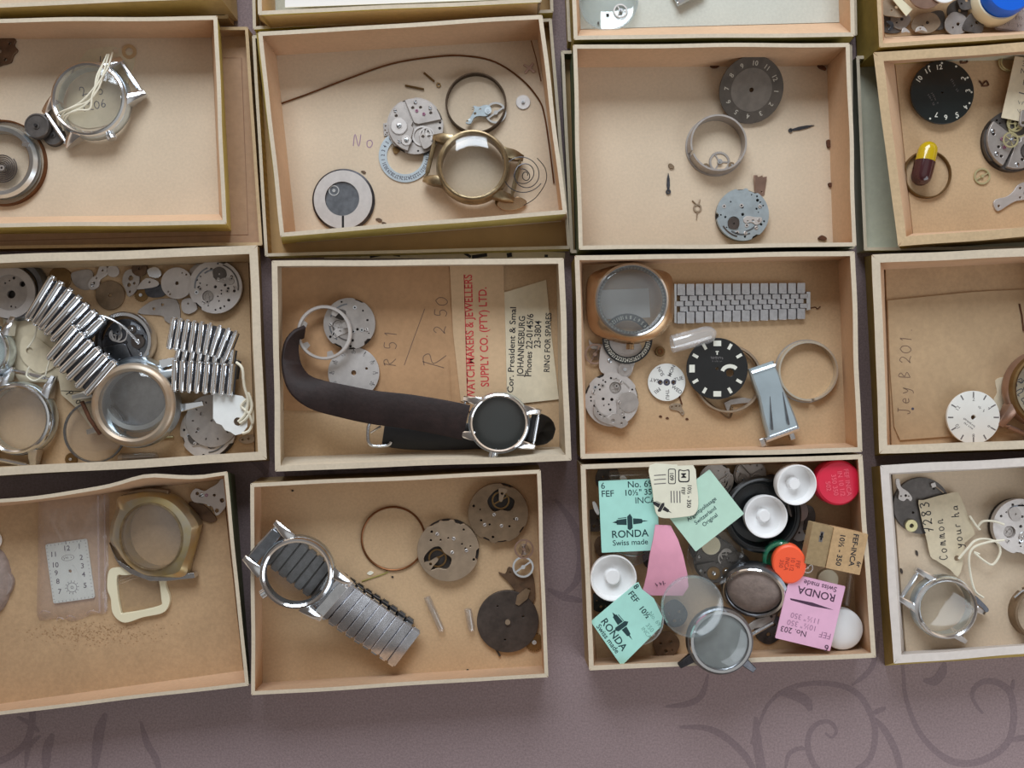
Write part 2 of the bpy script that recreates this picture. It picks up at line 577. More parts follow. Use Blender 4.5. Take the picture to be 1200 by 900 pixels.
    def hand(s, st, x, y, h, z, rot=0, m=0, w=.9, adv=.85):
        q = radians(rot)
        pos = 0
        for ch in st:
            for line in STROKES.get(ch, STROKES['n']):
                pts = [((pos + a * .75) * h, b * h) for a, b in line]
                pts = cr(pts, 4) if len(pts) > 2 else pts
                pts = [(x + a * cos(q) - b * sin(q), y + a * sin(q) + b * cos(q)) for a, b in pts]
                s.ribbon(pts, w, z, m)
            pos += adv if ch not in ' .' else adv * .5
        return s

    def sphere(s, cx, cy, cz, rx, ry=None, rz=None, n=16, m=0, half=False):
        ry = ry or rx
        rz = rz or rx
        lat = n // 2
        rings = []
        for i in range(lat + 1):
            t = (pi / 2 if half else pi) * i / lat
            rings.append([s._v(cx + rx * sin(t) * cos(2 * pi * j / n), cy + ry * sin(t) * sin(2 * pi * j / n), cz + rz * cos(t)) for j in range(n)])
        for i in range(lat):
            for j in range(n):
                s.face([rings[i][j], rings[i + 1][j], rings[i + 1][(j + 1) % n], rings[i][(j + 1) % n]], m)
        return s

    def build(s, name, mats, k, sharp=35, bev=0, smooth=True):
        me = bpy.data.meshes.new(name)
        me.from_pydata([(x * k, y * k, z * k) for x, y, z in s.v], [], s.f)
        for mm in (mats if isinstance(mats, (list, tuple)) else [mats]):
            me.materials.append(M[mm])
        me.polygons.foreach_set('material_index', s.m)
        me.validate()
        me.update()
        if smooth:
            me.polygons.foreach_set('use_smooth', [True] * len(me.polygons))
            me.set_sharp_from_angle(angle=radians(sharp))
        o = bpy.data.objects.new(name, me)
        COL.objects.link(o)
        if bev:
            b = o.modifiers.new('bevel', 'BEVEL')
            b.width = bev * k
            b.segments = 2
            b.limit_method = 'ANGLE'
            b.angle_limit = radians(40)
        return o


def tag(o, label, cat, group=None, kind=None):
    o['label'] = label
    o['category'] = cat
    if group:
        o['group'] = group
    if kind:
        o['kind'] = kind
    return o


class Thing:
    """an Empty at the thing's base that parents its parts; sizes are in photograph pixels at that height"""

    def __init__(s, name, label, cat, px, py, z=ZF, group=None, rz=0, rx=0, ry=0):
        s.px, s.py, s.z = px, py, z
        s.k = (D - z) / D * S
        e = bpy.data.objects.new(name, None)
        e.empty_display_size = .002
        e.location = P(px, py, z) * S
        e.rotation_euler = (radians(rx), radians(ry), radians(rz))
        COL.objects.link(e)
        tag(e, label, cat, group)
        s.o = e

    def l(s, pts):
        return [(p[0] - s.px, s.py - p[1]) + tuple(p[2:]) for p in pts]

    def add(s, name, mb, mats, parent=None, label=None, bev=0, sharp=35, kind=None):
        o = mb.build(name, mats, s.k, sharp, bev)
        o.parent = parent or s.o
        if label:
            o['label'] = label
        if kind:
            o['kind'] = kind
        return o


def solo(name, label, cat, px, py, z, mb, mats, group=None, bev=0, sharp=35, rz=0, rx=0, ry=0, kind=None):
    k = (D - z) / D * S
    o = mb.build(name, mats, k, sharp, bev)
    o.location = P(px, py, z) * S
    o.rotation_euler = (radians(rx), radians(ry), radians(rz))
    return tag(o, label, cat, group, kind)


def lp(px, py, pts):
    return [(x - px, py - y) for x, y in pts]
# ------------------------------------------------------------------ tablecloth
def tablecloth():
    mb = MB()
    mb.box(0, 0, 2400, 2000, -3, 0)
    cnt = [0]

    def sw(pts, w, n=8):
        p = cr([(x - 600, 450 - y) for x, y in pts], n)
        L = len(p)
        ww = [max(1.2, w * min(1, .35 + 2.2 * min(i, L - 1 - i) / L)) for i in range(L)]
        cnt[0] += 1
        mb.ribbon(p, ww, .10 + .0018 * cnt[0], 1)

    base = [
        ([(1050, 740), (1058, 782), (1061, 815), (1073, 850), (1091, 875), (1115, 892), (1140, 894), (1164, 885), (1182, 868), (1188, 842), (1185, 815), (1175, 803), (1160, 798), (1146, 802), (1139, 814), (1145, 828), (1152, 836)], 8),
        ([(880, 872), (889, 850), (900, 826), (920, 809), (950, 801), (984, 803), (1006, 814), (1018, 832), (1025, 852), (1024, 875), (1015, 894), (990, 908), (962, 905), (948, 882), (948, 861), (958, 848), (972, 846), (980, 856), (975, 864), (967, 859)], 7),
        ([(1020, 838), (1034, 852), (1046, 872), (1054, 896), (1056, 930)], 8),
        ([(998, 803), (1014, 791), (1024, 776), (1030, 740)], 6),
        ([(1022, 836), (1030, 833), (1038, 829)], 6),
        ([(796, 852), (830, 854), (858, 870), (880, 896), (890, 930)], 8),
        ([(886, 840), (887, 868), (892, 900), (894, 930)], 11),
        ([(912, 812), (930, 814), (945, 822), (950, 833)], 12),
        ([(1082, 797), (1095, 798), (1104, 788), (1107, 776)], 11),
        ([(1184, 868), (1200, 865), (1225, 870)], 7),
        ([(1182, 815), (1186, 806), (1188, 796)], 5),
        ([(920, 905), (924, 885), (936, 877), (948, 879)], 5),
        ([(830, 790), (822, 815), (805, 825), (780, 828)], 7),
        ([(165, 845), (172, 870), (183, 890), (190, 915)], 8),
        ([(124, 836), (117, 855), (114, 875), (110, 908)], 12),
        ([(62, 860), (55, 880), (54, 908)], 11),
        ([(30, 900), (34, 875), (48, 862)], 6),
        ([(20, 840), (36, 848), (46, 858)], 6),
        ([(650, 585), (668, 608), (680, 640), (676, 680), (655, 700)], 9),
        ([(642, 690), (662, 700), (684, 704)], 8),
    ]
    for p, w in base:
        sw(p, w)
    # the same scrollwork repeats over the rest of the cloth
    for ox, oy, sg in ((-560, -330, 1), (560, -330, 1), (-1150, 0, 1), (620, 40, 1), (-560, 330, 1), (40, 330, 1), (-40, -660, 1)):
        for p, w in base[:8]:
            sw([(x * sg + ox, y + oy) for x, y in p], w)
    o = solo('tablecloth', 'mauve grey damask tablecloth with scroll pattern under all the boxes', 'tablecloth', 600, 450, 0, mb, ['cloth', 'cloth_motif'])
    return o


tablecloth()


# ------------------------------------------------------------------ cardboard trays and their lids
def quad_in(q, t):
    """inset a world quad (TL,TR,BR,BL) by t"""
    n = len(q)
    out = []
    for i in range(n):
        p, a, b = q[i], q[i - 1], q[(i + 1) % n]
        d1 = Vector((a[0] - p[0], a[1] - p[1])).normalized()
        d2 = Vector((b[0] - p[0], b[1] - p[1])).normalized()
        cross = abs(d1.x * d2.y - d1.y * d2.x)
        v = (d1 + d2) * (t / max(cross, .2))
        out.append((p[0] + v.x, p[1] + v.y))
    return out


def carton(name, label, group, rim, floor=None, t=3.2, zr=ZR, zf=ZF, zb=.3, mats=('card_tan', 'card_wall', 'paper_olive', 'rim_cream'), seed=0, warp=.8, bows=None, extra=None, cat='box', obase=None):
    R = random.Random(seed)
    T = Thing(name, label, cat, sum(p[0] for p in rim) / 4, sum(p[1] for p in rim) / 4, 0, group)
    T.k = S
    ox, oy = P(T.px, T.py, 0)[:2]
    out = [(P(x, y, zr)[0] - ox, P(x, y, zr)[1] - oy) for x, y in rim]
    inn = quad_in(out, t)
    if floor:
        fl = [(P(x, y, zf)[0] - ox, P(x, y, zf)[1] - oy) for x, y in floor]
    else:
        fl = inn
    ex = quad_in(fl, -2.0)
    obt = [(min(out[0][0], ex[0][0]), max(out[0][1], ex[0][1])), (max(out[1][0], ex[1][0]), max(out[1][1], ex[1][1])),
           (max(out[2][0], ex[2][0]), min(out[2][1], ex[2][1])), (min(out[3][0], ex[3][0]), min(out[3][1], ex[3][1]))]
    if obase:
        obt = [(P(x, y, zb)[0] - ox, P(x, y, zb)[1] - oy) for x, y in obase]
    mb = MB()
    f2 = quad_in(fl, -1.0)
    n = 14
    top = []
    mb.prism(f2[::-1], zb, zf)
    T.add('floor_panel', mb, [mats[0]])
    for i in range(4):
        a, b = i, (i + 1) % 4
        mb = MB()
        bow = (bows or {}).get(i, [])
        ph = R.random() * 6
        nx, ny = out[b][1] - out[a][1], out[a][0] - out[b][0]
        l = hypot(nx, ny)
        nx, ny = nx / l, ny / l
        secs = []
        N = 24
        for j in range(N + 1):
            u = j / N

            def L(q):
                return (q[a][0] + (q[b][0] - q[a][0]) * u, q[a][1] + (q[b][1] - q[a][1]) * u)
            w = warp * sin(pi * u) * (.6 * sin(5 * u + ph) + .4 * sin(11 * u + ph * 2))
            for (uc, amp, wd) in bow:
                w += amp * math.exp(-((u - uc) / wd) ** 2) * min(1, 6 * u, 6 * (1 - u))
            zz = zr + .5 * warp * sin(pi * u) * sin(7 * u + ph * 1.7)
            po, pi_, pf, pb = L(out), L(inn), L(fl), L(obt)
            secs.append([(pb[0], pb[1], zb), (po[0] + nx * w, po[1] + ny * w, zz - .6), (po[0] + nx * (w - .6), po[1] + ny * (w - .6), zz),
                         (pi_[0] + nx * (w + .6), pi_[1] + ny * (w + .6), zz), (pi_[0] + nx * w, pi_[1] + ny * w, zz - .6), (pf[0], pf[1], zb)])
        mb.loft(secs, mm=[1, 1, 2, 0, 0, 1])
        T.add('side_wall', mb, [mats[1], mats[2], mats[3]], sharp=50)
    if extra:
        extra(T, fl, inn, out)
    return T


GT = 'cardboard trays laid out in rows'
GL = 'upturned box lids under the trays'

ROW = {}
# lids first (low, upturned, beneath the trays of the upper rows)


def lid_lines(pts, w=.9):
    def f(T, fl, inn, out):
        mb = MB()
        ox, oy = P(T.px, T.py, 0)[:2]
        q = [(P(x, y, 3)[0] - ox, P(x, y, 3)[1] - oy) for x, y in pts]
        mb.ribbon(q, w, 3.3)
        T.add('printed_line', mb, ['lid_line'])
    return f


LID = dict(zr=20, zf=3, zb=.2, t=2.4, warp=.25)
carton('box_lid', 'brown lid under the top left tray, only its textured lower edge in view', GL, [(-75, -235), (258, -240), (267, 21), (-75, 24)], mats=('lid_tan', 'lid_tan', 'lid_tan', 'rim_tan'), seed=1, cat='box lid', **LID)
carton('box_lid', 'pinkish tan lid with a printed border line, under the tray with the tagged watch case', GL, [(-75, 34), (290, 32), (307, 287), (-75, 292)], mats=('lid_pink', 'lid_pink', 'lid_tan', 'rim_tan'), seed=2, cat='box lid',
       extra=lid_lines([(262, 68), (283, 68), (291, 275), (-60, 284)]), **LID)
carton('box_lid', 'cream lid with frayed corner at top edge, beneath the white-lined tray', GL, [(291, -225), (640, -230), (648, 14), (297, 34)], mats=('lid_tan', 'lid_tan', 'paper_yellow', 'rim_cream'), seed=3, cat='box lid', **LID)
carton('box_lid', 'yellow edged lid with fine grid paper, under the tray with the long curved mainspring', GL, [(296, 42), (646, 22), (668, 291), (311, 300)], mats=('lid_tan', 'lid_tan', 'paper_yellow', 'rim_cream'), seed=4, cat='box lid', **LID)
carton('box_lid', 'olive lid around the top tray that holds the clear round dish', GL, [(655, -205), (1000, -210), (1004, 41), (666, 48)], mats=('lid_tan', 'lid_tan', 'paper_olive', 'rim_cream'), seed=5, cat='box lid', **LID)
carton('box_lid', 'green lid peeping out left of the tray with the dark numbered dial', GL, [(658, 60), (998, 53), (1001, 291), (669, 296)], mats=('lid_tan', 'paper_green', 'paper_green', 'rim_cream'), seed=6, cat='box lid', **LID)
carton('box_lid', 'olive lid under the top right tray of crowded small parts', GL, [(1010, -205), (1265, -215), (1272, 48), (1018, 59)], mats=('lid_tan', 'lid_tan', 'paper_olive', 'rim_tan'), seed=7, cat='box lid', **LID)
carton('box_lid', 'pale lid showing left of the tray with the black dial and capsule', GL, [(1004, 66), (1275, 60), (1290, 291), (1013, 293)], mats=('lid_pale', 'lid_pale', 'lid_pale', 'rim_cream'), seed=8, cat='box lid', **LID)

carton('cardboard_tray', 'tray at top left corner of the photo, only its lower rim showing', GT, [(-75, -232), (246, -237), (258, -3), (-75, 12)], seed=11, zb=3.3, mats=('card_cream', 'card_wall', 'paper_tanside', 'rim_cream'))
carton('cardboard_tray', 'cream tray holding the watch case with a paper tag tied on', GT, [(-70, 24), (254, 19), (265, 262), (-70, 267)], [(-60, 46), (247, 44), (256, 250), (-60, 254)], obase=[(-60, 36), (259, 36), (271, 271), (-60, 275)], seed=12, zb=3.3, mats=('card_cream', 'card_wall', 'paper_yellow', 'rim_cream'))
carton('cardboard_tray', 'yellow sided tray at the top edge with white paper lining', GT, [(298, -225), (627, -232), (634, 2), (303, 17)], obase=[(308, -220), (624, -225), (633, 10), (305, 26)], seed=13, zb=3.3, mats=('card_white', 'card_wall', 'paper_yellow', 'rim_cream'))
carton('cardboard_tray', 'cream tray holding the gold watch case and the long mainspring', GT, [(303, 38), (635, 18), (664, 250), (329, 277)], seed=14, t=3.4, obase=[(299, 40), (632, 22), (665, 258), (331, 286)], zb=3.3, mats=('card_cream', 'card_wall', 'paper_yellow', 'rim_cream'))
carton('cardboard_tray', 'tray at the top edge with a clear round dish and metal buckle', GT, [(662, -200), (995, -205), (1001, 42), (673, 46)], [(672, -175), (978, -180), (984, 25), (681, 33)], seed=15, zb=3.3, mats=('card_white', 'card_wall', 'paper_olive', 'rim_cream'))
carton('cardboard_tray', 'tray holding the dark numbered dial and two loose hands', GT, [(672, 53), (995, 51), (1003, 288), (679, 292)], seed=16, zb=3.3, mats=('card_cream', 'card_wall', 'paper_green', 'rim_cream'))
carton('cardboard_tray', 'top right tray crowded with small parts and a blue capped jar', GT, [(1019, -200), (1262, -210), (1267, 40), (1031, 55)], [(1034, -180), (1245, -190), (1250, 31), (1038, 42)], seed=17, zb=3.3, mats=('card_tan', 'card_wall', 'paper_olive', 'rim_tan'))
carton('cardboard_tray', 'tan tray holding the black dial and the two-coloured capsule', GT, [(1024, 62), (1270, 46), (1283, 270), (1053, 288)], [(1050, 74), (1250, 60), (1268, 262), (1071, 273)], obase=[(1029, 66), (1272, 50), (1286, 278), (1057, 293)], seed=18, t=9, zb=3.3, mats=('card_tan', 'card_wall', 'rim_tan', 'rim_tan'))
carton('cardboard_tray', 'tray piled with steel expansion bands and several watch cases', GT, [(-65, 302), (301, 288), (312, 538), (-65, 561)], [(-60, 318), (290, 308), (297, 534), (-60, 549)], obase=[(-62, 300), (305, 290), (316, 540), (-62, 562)], seed=19, t=8, mats=('card_tan', 'rim_tan', 'paper_tanside', 'rim_cream'))
carton('cardboard_tray', 'tray holding the brown envelope and the leather strap watch', GT, [(319, 306), (660, 303), (669, 539), (323, 552)], [(329, 313), (652, 310), (655, 523), (332, 535)], seed=20, t=5, mats=('card_tan', 'rim_cream', 'rim_cream', 'rim_cream'))
carton('cardboard_tray', 'tray holding the gold cushion watch case and flat steel bracelet', GT, [(674, 300), (1001, 295), (1010, 529), (681, 537)], [(684, 310), (983, 305), (992, 519), (689, 530)], seed=21, t=4, mats=('card_tan', 'card_wall', 'paper_olive', 'rim_cream'))
carton('cardboard_tray', 'tray holding the pencilled envelope and the white dial', GT, [(1022, 299), (1270, 288), (1277, 523), (1031, 531)], [(1039, 316), (1250, 306), (1260, 517), (1046, 525)], obase=[(1013, 301), (1275, 290), (1280, 526), (1025, 534)], seed=22, t=8, mats=('card_brown', 'card_wall', 'paper_olive', 'rim_cream'))
carton('cardboard_tray', 'bottom left tray with warped rim holding a bagged rectangular dial', GT, [(-65, 590), (266, 553), (291, 803), (-65, 845)], [(-60, 602), (259, 563), (284, 786), (-60, 834)], obase=[(-62, 592), (275, 556), (294, 800), (-62, 842)], seed=23, t=2.8, bows={0: [(.72, -7, .10), (.93, 2, .05), (.3, 3, .2)]}, mats=('card_brown', 'card_wall', 'paper_green', 'rim_cream'))
carton('cardboard_tray', 'lone tray at the bottom holding the expansion bracelet watch', GT, [(294, 567), (633, 551), (642, 793), (295, 814)], [(305, 571), (628, 558), (635, 781), (307, 801)], seed=24, t=3, mats=('card_tan', 'card_wall', 'paper_tanside', 'rim_cream'))
carton('cardboard_tray', 'tray heaped with mint and pink parts packets and round caps', GT, [(681, 545), (1010, 533), (1026, 770), (691, 785)], [(690, 551), (994, 543), (1006, 757), (700, 772)], seed=25, t=4, mats=('card_tan', 'card_wall', 'rim_tan', 'rim_cream'))
carton('cardboard_tray', 'bottom right tray with olive side holding the paper tag on white string', GT, [(1032, 546), (1270, 533), (1275, 760), (1048, 777)], [(1047, 557), (1255, 546), (1262, 752), (1063, 765)], obase=[(1021, 547), (1275, 534), (1280, 764), (1037, 780)], seed=26, t=8, mats=('card_cream', 'rim_white', 'paper_olive', 'rim_white'))

# strip of printed paper showing between two rows
mb = MB()
strip = [(380, 296), (640, 295), (662, 296), (662, 303), (380, 303)]
mb.prism(lp(520, 300, strip)[::-1], 0, .8)
for x, y, w, h, r in ((440, 300, 13, 3, 12), (465, 299, 8, 3, -8), (548, 299, 9, 3, -30), (562, 300, 18, 4, 8), (597, 299, 6, 5, 10), (640, 300, 4, 3, 0), (420, 300, 6, 2, 0)):
    mb.box(x - 520, 300 - y, w, h, .8, .95, r, 1)
solo('paper_strip', 'strip of cream paper with black print showing between two rows of boxes', 'paper', 520, 300, .5, mb, ['paper_cream', 'ink_black'])

# ------------------------------------------------------------------ camera, light, world
cam = bpy.data.cameras.new('camera')
cam.sensor_width = 36
cam.lens = 36 * D / 1200
cam.clip_start = .01
cam.clip_end = 50
co = bpy.data.objects.new('camera', cam)
co.location = (0, 0, D * S)
COL.objects.link(co)
scene.camera = co


def area(name, loc, target, sx, sy, power, col):
    l = bpy.data.lights.new(name, 'AREA')
    l.shape = 'RECTANGLE'
    l.size, l.size_y = sx, sy
    l.energy = power
    l.color = col
    o = bpy.data.objects.new(name, l)
    o.location = loc
    d = Vector(target) - Vector(loc)
    o.rotation_euler = d.to_track_quat('-Z', 'Y').to_euler()
    COL.objects.link(o)
    return o


area('window_light', (-.10, .95, .72), (0, .05, 0), .8, .5, 14, (.82, .91, 1.0))
area('side_window_light', (.66, -.48, .45), (.24, -.16, 0), .65, .65, 3.3, (.86, .93, 1.0))

w = bpy.data.worlds.new('room')
scene.world = w
w.use_nodes = True
nt = w.node_tree
bg = nt.nodes['Background']
tc = nt.nodes.new('ShaderNodeTexCoord')
sx = nt.nodes.new('ShaderNodeSeparateXYZ')
nt.links.new(tc.outputs['Generated'], sx.inputs[0])
rp = nt.nodes.new('ShaderNodeValToRGB')
el = rp.color_ramp.elements
el[0].position = 0
el[0].color = (.30, .24, .185, 1)
el[1].position = 1
el[1].color = (.46, .46, .45, 1)
for p_, c_ in ((.20, (.66, .53, .41, 1)), (.40, (.66, .53, .42, 1)), (.50, (.15, .12, .10, 1)), (.85, (.15, .13, .115, 1)), (.93, (.42, .41, .395, 1))):
    e = el.new(p_)
    e.color = c_
nt.links.new(sx.outputs['Z'], rp.inputs[0])
# the window side of the room is brighter than the side behind the photographer
ym = nt.nodes.new('ShaderNodeMath')
ym.operation = 'MULTIPLY_ADD'
ym.inputs[1].default_value = .45
ym.inputs[2].default_value = 1.0
nt.links.new(sx.outputs['Y'], ym.inputs[0])
nt.links.new(rp.outputs[0], bg.inputs['Color'])
nt.links.new(ym.outputs[0], bg.inputs['Strength'])

scene.view_settings.view_transform = 'Standard'
scene.view_settings.look = 'None'
scene.view_settings.gamma = 1
scene.view_settings.exposure = 0
scene.view_settings.use_curve_mapping = False
# ------------------------------------------------------------------ builders for the watch parts
def watch_case(label, px, py, r, lug, mats, h=20, z=ZF, rin=.84, lug_len=.34, lug_w=.16, spread=.62, crown=None, group=None,
               bars=(1, -1), crystal='glass', lugs=(0, 1, 2, 3), tilt=(0, 0), name='watch_case', bezel=True, dome=.10, fancy=False, cat='watch case', lug_drop=.45):
    """round case with four lugs along the direction lug (degrees), hollow, with crystal, crown and spring bars"""
    mcase, mbez, mlug, mbar = mats
    T = Thing(name, label, cat, px, py, z, group, rx=tilt[0], ry=tilt[1])
    ri = r * rin
    mb = MB()
    mb.lathe([(ri, 0), (r * .93, 0), (r * .99, h * .22), (r, h * .5), (r * .97, h * .72), (ri, h * .72)], n=64, closed=True)
    body = T.add('case_body', mb, [mcase])
    if bezel:
        mb = MB()
        w = r - ri
        mb.lathe([(ri * .985, h * .6), (r * .965, h * .72), (r * .955, h * .82), (r - w * .45, h * .93), (ri + w * .25, h * .97), (ri * .985, h * .9)], n=64, closed=True)
        T.add('bezel', mb, [mbez])
    if crystal:
        mb = MB()
        rc = ri * .985
        hd = r * dome
        prof = [(0, h * .9 + hd)] + [(rc * sin(t), h * .9 + hd * (cos(t) - cos(1.45)) / (1 - cos(1.45))) for t in (.25, .5, .75, 1.0)]
        prof = [(0, h * .92 + hd)] + [(rc * q, h * .92 + hd * (1 - q ** 3)) for q in (.3, .55, .75, .88, .96, 1.0)]
        inner = [(q[0] * .985, q[1] - 1.6) for q in prof[::-1]]
        mb.lathe(prof + inner, n=56)
        T.add('crystal', mb, [crystal])
    for i, (sa, sb) in enumerate(((1, 1), (1, -1), (-1, 1), (-1, -1))):
        if i not in lugs:
            continue
        mb = MB(rot=lug)
        secs = []
        for q in (0, .2, .45, .7, .9, 1.0):
            a = r * (.70 + (.30 + lug_len) * q)
            b = r * spread * (1 + .02 * q)
            hw = r * lug_w * (1 - .45 * q) * (1.25 if fancy and .3 < q < .8 else 1)
            zt = h * (.78 - lug_drop * q ** 1.6)
            zb = h * (.12 - .06 * q)
            x, y = sa * a, sb * b
            secs.append([(x, y - hw, zb), (x, y + hw, zb), (x, y + hw, zt - 1), (x, y + hw * .6, zt), (x, y - hw * .6, zt), (x, y - hw, zt - 1)])
        mb.loft(secs)
        T.add('lug', mb, [mlug], sharp=28)
    for s_ in bars:
        mb = MB(rot=lug)
        a = s_ * r * (1 + lug_len * .72)
        b = r * spread
        mb.tube([(a, -b, h * .3), (a, b, h * .3)], r * .032 + .4)
        mb.tube([(a, -b * .7, h * .3), (a, b * .7, h * .3)], r * .05 + .5)
        T.add('spring_bar', mb, [mbar])
    if crown is not None:
        mb = MB(rot=crown)
        for i in range(1):
            g = gear_outline(h * .26, 14, h * .03)
            secs = [[(r * .97 + d, y, h * .42 + zz) for y, zz in g] for d in (0, h * .3)]
            mb.loft(secs)
            mb.tube([(r * .85, 0, h * .42), (r * .98, 0, h * .42)], h * .12)
        T.add('crown', mb, [mlug])
    return T


def screw_geo(mb, x, y, r, z, a=0, m=0, mh=1, hh=1.0):
    mb.lathe([(0, z + hh), (r * .8, z + hh), (r, z + hh * .7), (r, z)], x, y, 12, m=m)
    q = radians(a)
    mb.box(x, y, 1.7 * r, .35 * r, z + hh, z + hh + .08, a, mh)  # slot is a dark bar, its shade put into the colour


def add_screw(T, x, y, r, z, a=0, m='steel', parent=None):
    mb = MB()
    screw_geo(mb, x, y, r, z, a)
    return T.add('screw', mb, [m, 'hole'], parent)


def wheel_geo(mb, x, y, r, z, teeth=36, spokes=5, th=.8, m=0, rim=.78):
    g = [(x + a, y + b) for a, b in gear_outline(r, teeth, r * .08)]
    mb.prism(g, z, z + th, [circ(x, y, r * rim, 28)], m)
    mb.disc(x, y, r * .2, z, z + th * 1.5, n=14, m=m)
    for i in range(spokes):
        a = 2 * pi * i / spokes
        mb.box(x + r * .48 * cos(a), y + r * .48 * sin(a), r * .66, r * .12, z, z + th, math.degrees(a), m)


def balance_geo(mb, x, y, r, z, rot=0, m=0, th=1.2):
    mb.ring(x, y, r * .82, r, z, z + th, 36, m)
    q = radians(rot)
    mb.box(x, y, r * 1.7, r * .16, z, z + th * .8, rot, m)
    mb.disc(x, y, r * .2, z - .5, z + th * 1.6, n=14, m=m)


def movement(label, px, py, r, seed, z=ZF, style='bridge', mats=('nickel', 'nickel', 'nickel_light', 'steel'), rot=0, h=7, group='watch movements', name='watch_movement', cat='watch movement', nholes=16, tilt=(0, 0), gear='nickel_light', jewels=2, balance=True, extra=None, cut=None):
    """round movement. style bridge: train side with bridges, wheels and screws; dial: plain dial side full of holes; solid: covered by one large bridge with an opening over the balance"""
    R = random.Random(seed)
    T = Thing(name, label, cat, px, py, z, group, rx=tilt[0], ry=tilt[1])
    mpl, mbr, mg, ms = mats

    def outl(rr, notch):
        pts = []
        n = 72
        for i in range(n):
            a = 2 * pi * i / n
            q = rr
            for na, nw, nd in notch:
                d = abs((a - na + pi) % (2 * pi) - pi)
                if d < nw:
                    q = rr * (1 - nd)
            pts.append((q * cos(a), q * sin(a)))
        return pts
    notch = [(R.random() * 6.28, .10 + .1 * R.random(), .05 + .05 * R.random()) for _ in range(4)]
    mb = MB(rot)
    mb.disc(0, 0, r * .985, 0, h * .45, n=60)
    T.add('base_plate', mb, ['hole_shade' if style != 'x' else mpl])  # coloured dark so holes and cavity above look shaded

    def holes(n, r0, r1, smin, smax, avoid=()):
        hs = []
        k = 0
        while len(hs) < n and k < 400:
            k += 1
            a, d, s_ = R.random() * 6.28, r * (r0 + (r1 - r0) * sqrt(R.random())), r * (smin + (smax - smin) * R.random())
            x, y = d * cos(a), d * sin(a)
            if any(hypot(x - hx, y - hy) < s_ + hr + r * .03 for hx, hy, hr in list(hs) + list(avoid)):
                continue
            hs.append((x, y, s_))
        return hs
    if style == 'dial':
        big = [(r * .45 * cos(a), r * .45 * sin(a), r * .22) for a in (R.random() * 6.28,)] if nholes > 10 else []
        hs = holes(nholes, .12, .9, .025, .06, avoid=big + [(0, 0, r * .1)])
        mb = MB(rot)
        mb.prism(outl(r, notch), h * .45, h, [circ(0, 0, r * .06, 12)] + [circ(x, y, s_, 10) for x, y, s_ in hs] + [circ(x, y, s_, 24) for x, y, s_ in big])
        T.add('dial_plate', mb, [mpl])
        for x, y, s_ in big:
            mb = MB(rot)
            mb.disc(x, y, s_ * .96, h * .45, h * .7, n=24)
            wheel_geo(mb, x, y, s_ * .8, h * .7, 30, 4)
            T.add('wheel', mb, [mg])
        for q in range(3):
            aa = R.random() * 360
            rr0 = r * R.choice((.62, .74, .84))
            mb = MB(rot)
            mb.lathe([(rr0, h - .2), (rr0 + r * .05, h - .2), (rr0 + r * .05, h + .5), (rr0, h + .5)], n=14, closed=True, a0=aa, a1=aa + R.uniform(40, 85))
            T.add('spring_strip', mb, [R.choice((mbr, 'steel_dark'))])
        for q in range(4):
            aa, dd = R.random() * 6.28, r * R.uniform(.25, .78)
            mb = MB(rot)
            mb.ring(dd * cos(aa), dd * sin(aa), r * .035, r * .075, h - .3, h + .5, 16)
            mb.disc(dd * cos(aa), dd * sin(aa), r * .034, h - .3, h + .15, n=10, m=1)
            T.add('bushing', mb, [R.choice((mg, 'steel')), 'hole'])
        a = R.random() * 6.28
        mb = MB(rot)
        cx, cy = r * .45 * cos(a), r * .45 * sin(a)
        q0 = R.random() * 6.28
        mb.prism(cr([(cx + r * u * cos(q0) - r * v * sin(q0), cy + r * u * sin(q0) + r * v * cos(q0)) for u, v in ((-.34, -.08), (-.1, -.12), (.2, -.2), (.36, -.1), (.3, .06), (.05, .06), (-.1, .18), (-.3, .1))], 3, True), h, h + 1.0, [circ(cx, cy, r * .045, 10), circ(cx + r * .2 * cos(q0), cy + r * .2 * sin(q0), r * .035, 8)])
        br = T.add('cover_bridge', mb, [mg], bev=.25)
        add_screw(T, *[(u * cos(radians(rot)) - v * sin(radians(rot))) if i == 0 else (u * sin(radians(rot)) + v * cos(radians(rot))) for i in (0, 1) for u, v in [(cx - r * .22 * cos(q0), cy - r * .22 * sin(q0))]], r * .06, h + 1.0, R.random() * 180, ms, br)
        mb = MB(rot)
        a = R.random() * 6.28
        cx, cy = r * .5 * cos(a + 2.2), r * .5 * sin(a + 2.2)
        mb.prism([(cx + x, cy + y) for x, y in blob(r * .3, seed + 5, 7, .35)], h, h + 1.2, [circ(cx, cy, r * .04, 8)])
        T.add('keyless_plate', mb, [mbr])
        for _ in range(3):
            a = R.random() * 6.28
            add_screw(T, r * .72 * cos(a), r * .72 * sin(a), r * .07, h, R.random() * 180, ms)
        return T
    if style == 'solid':
        ax, ay = r * .46 * cos(radians(rot + 200)), r * .42 * sin(radians(rot + 200))
        cavity = cr([(ax + r * q * cos(radians(t)), ay + r * q * sin(radians(t))) for t, q in ((0, .46), (40, .30), (80, .40), (120, .38), (180, .44), (235, .42), (275, .30), (315, .46))], 4, True)
        hs = holes(nholes, .1, .88, .025, .05, avoid=[(ax, ay, r * .45)])
        mb = MB()
        mb.prism(outl(r, notch), h * .45, h, [cavity] + [circ(x, y, s_, 10) for x, y, s_ in hs])
        T.add('main_bridge', mb, [mbr], bev=.4)
        mb = MB()
        balance_geo(mb, ax, ay, r * .30, h * .46, 30, th=.9)
        T.add('balance_wheel', mb, [mg])
        mb = MB()
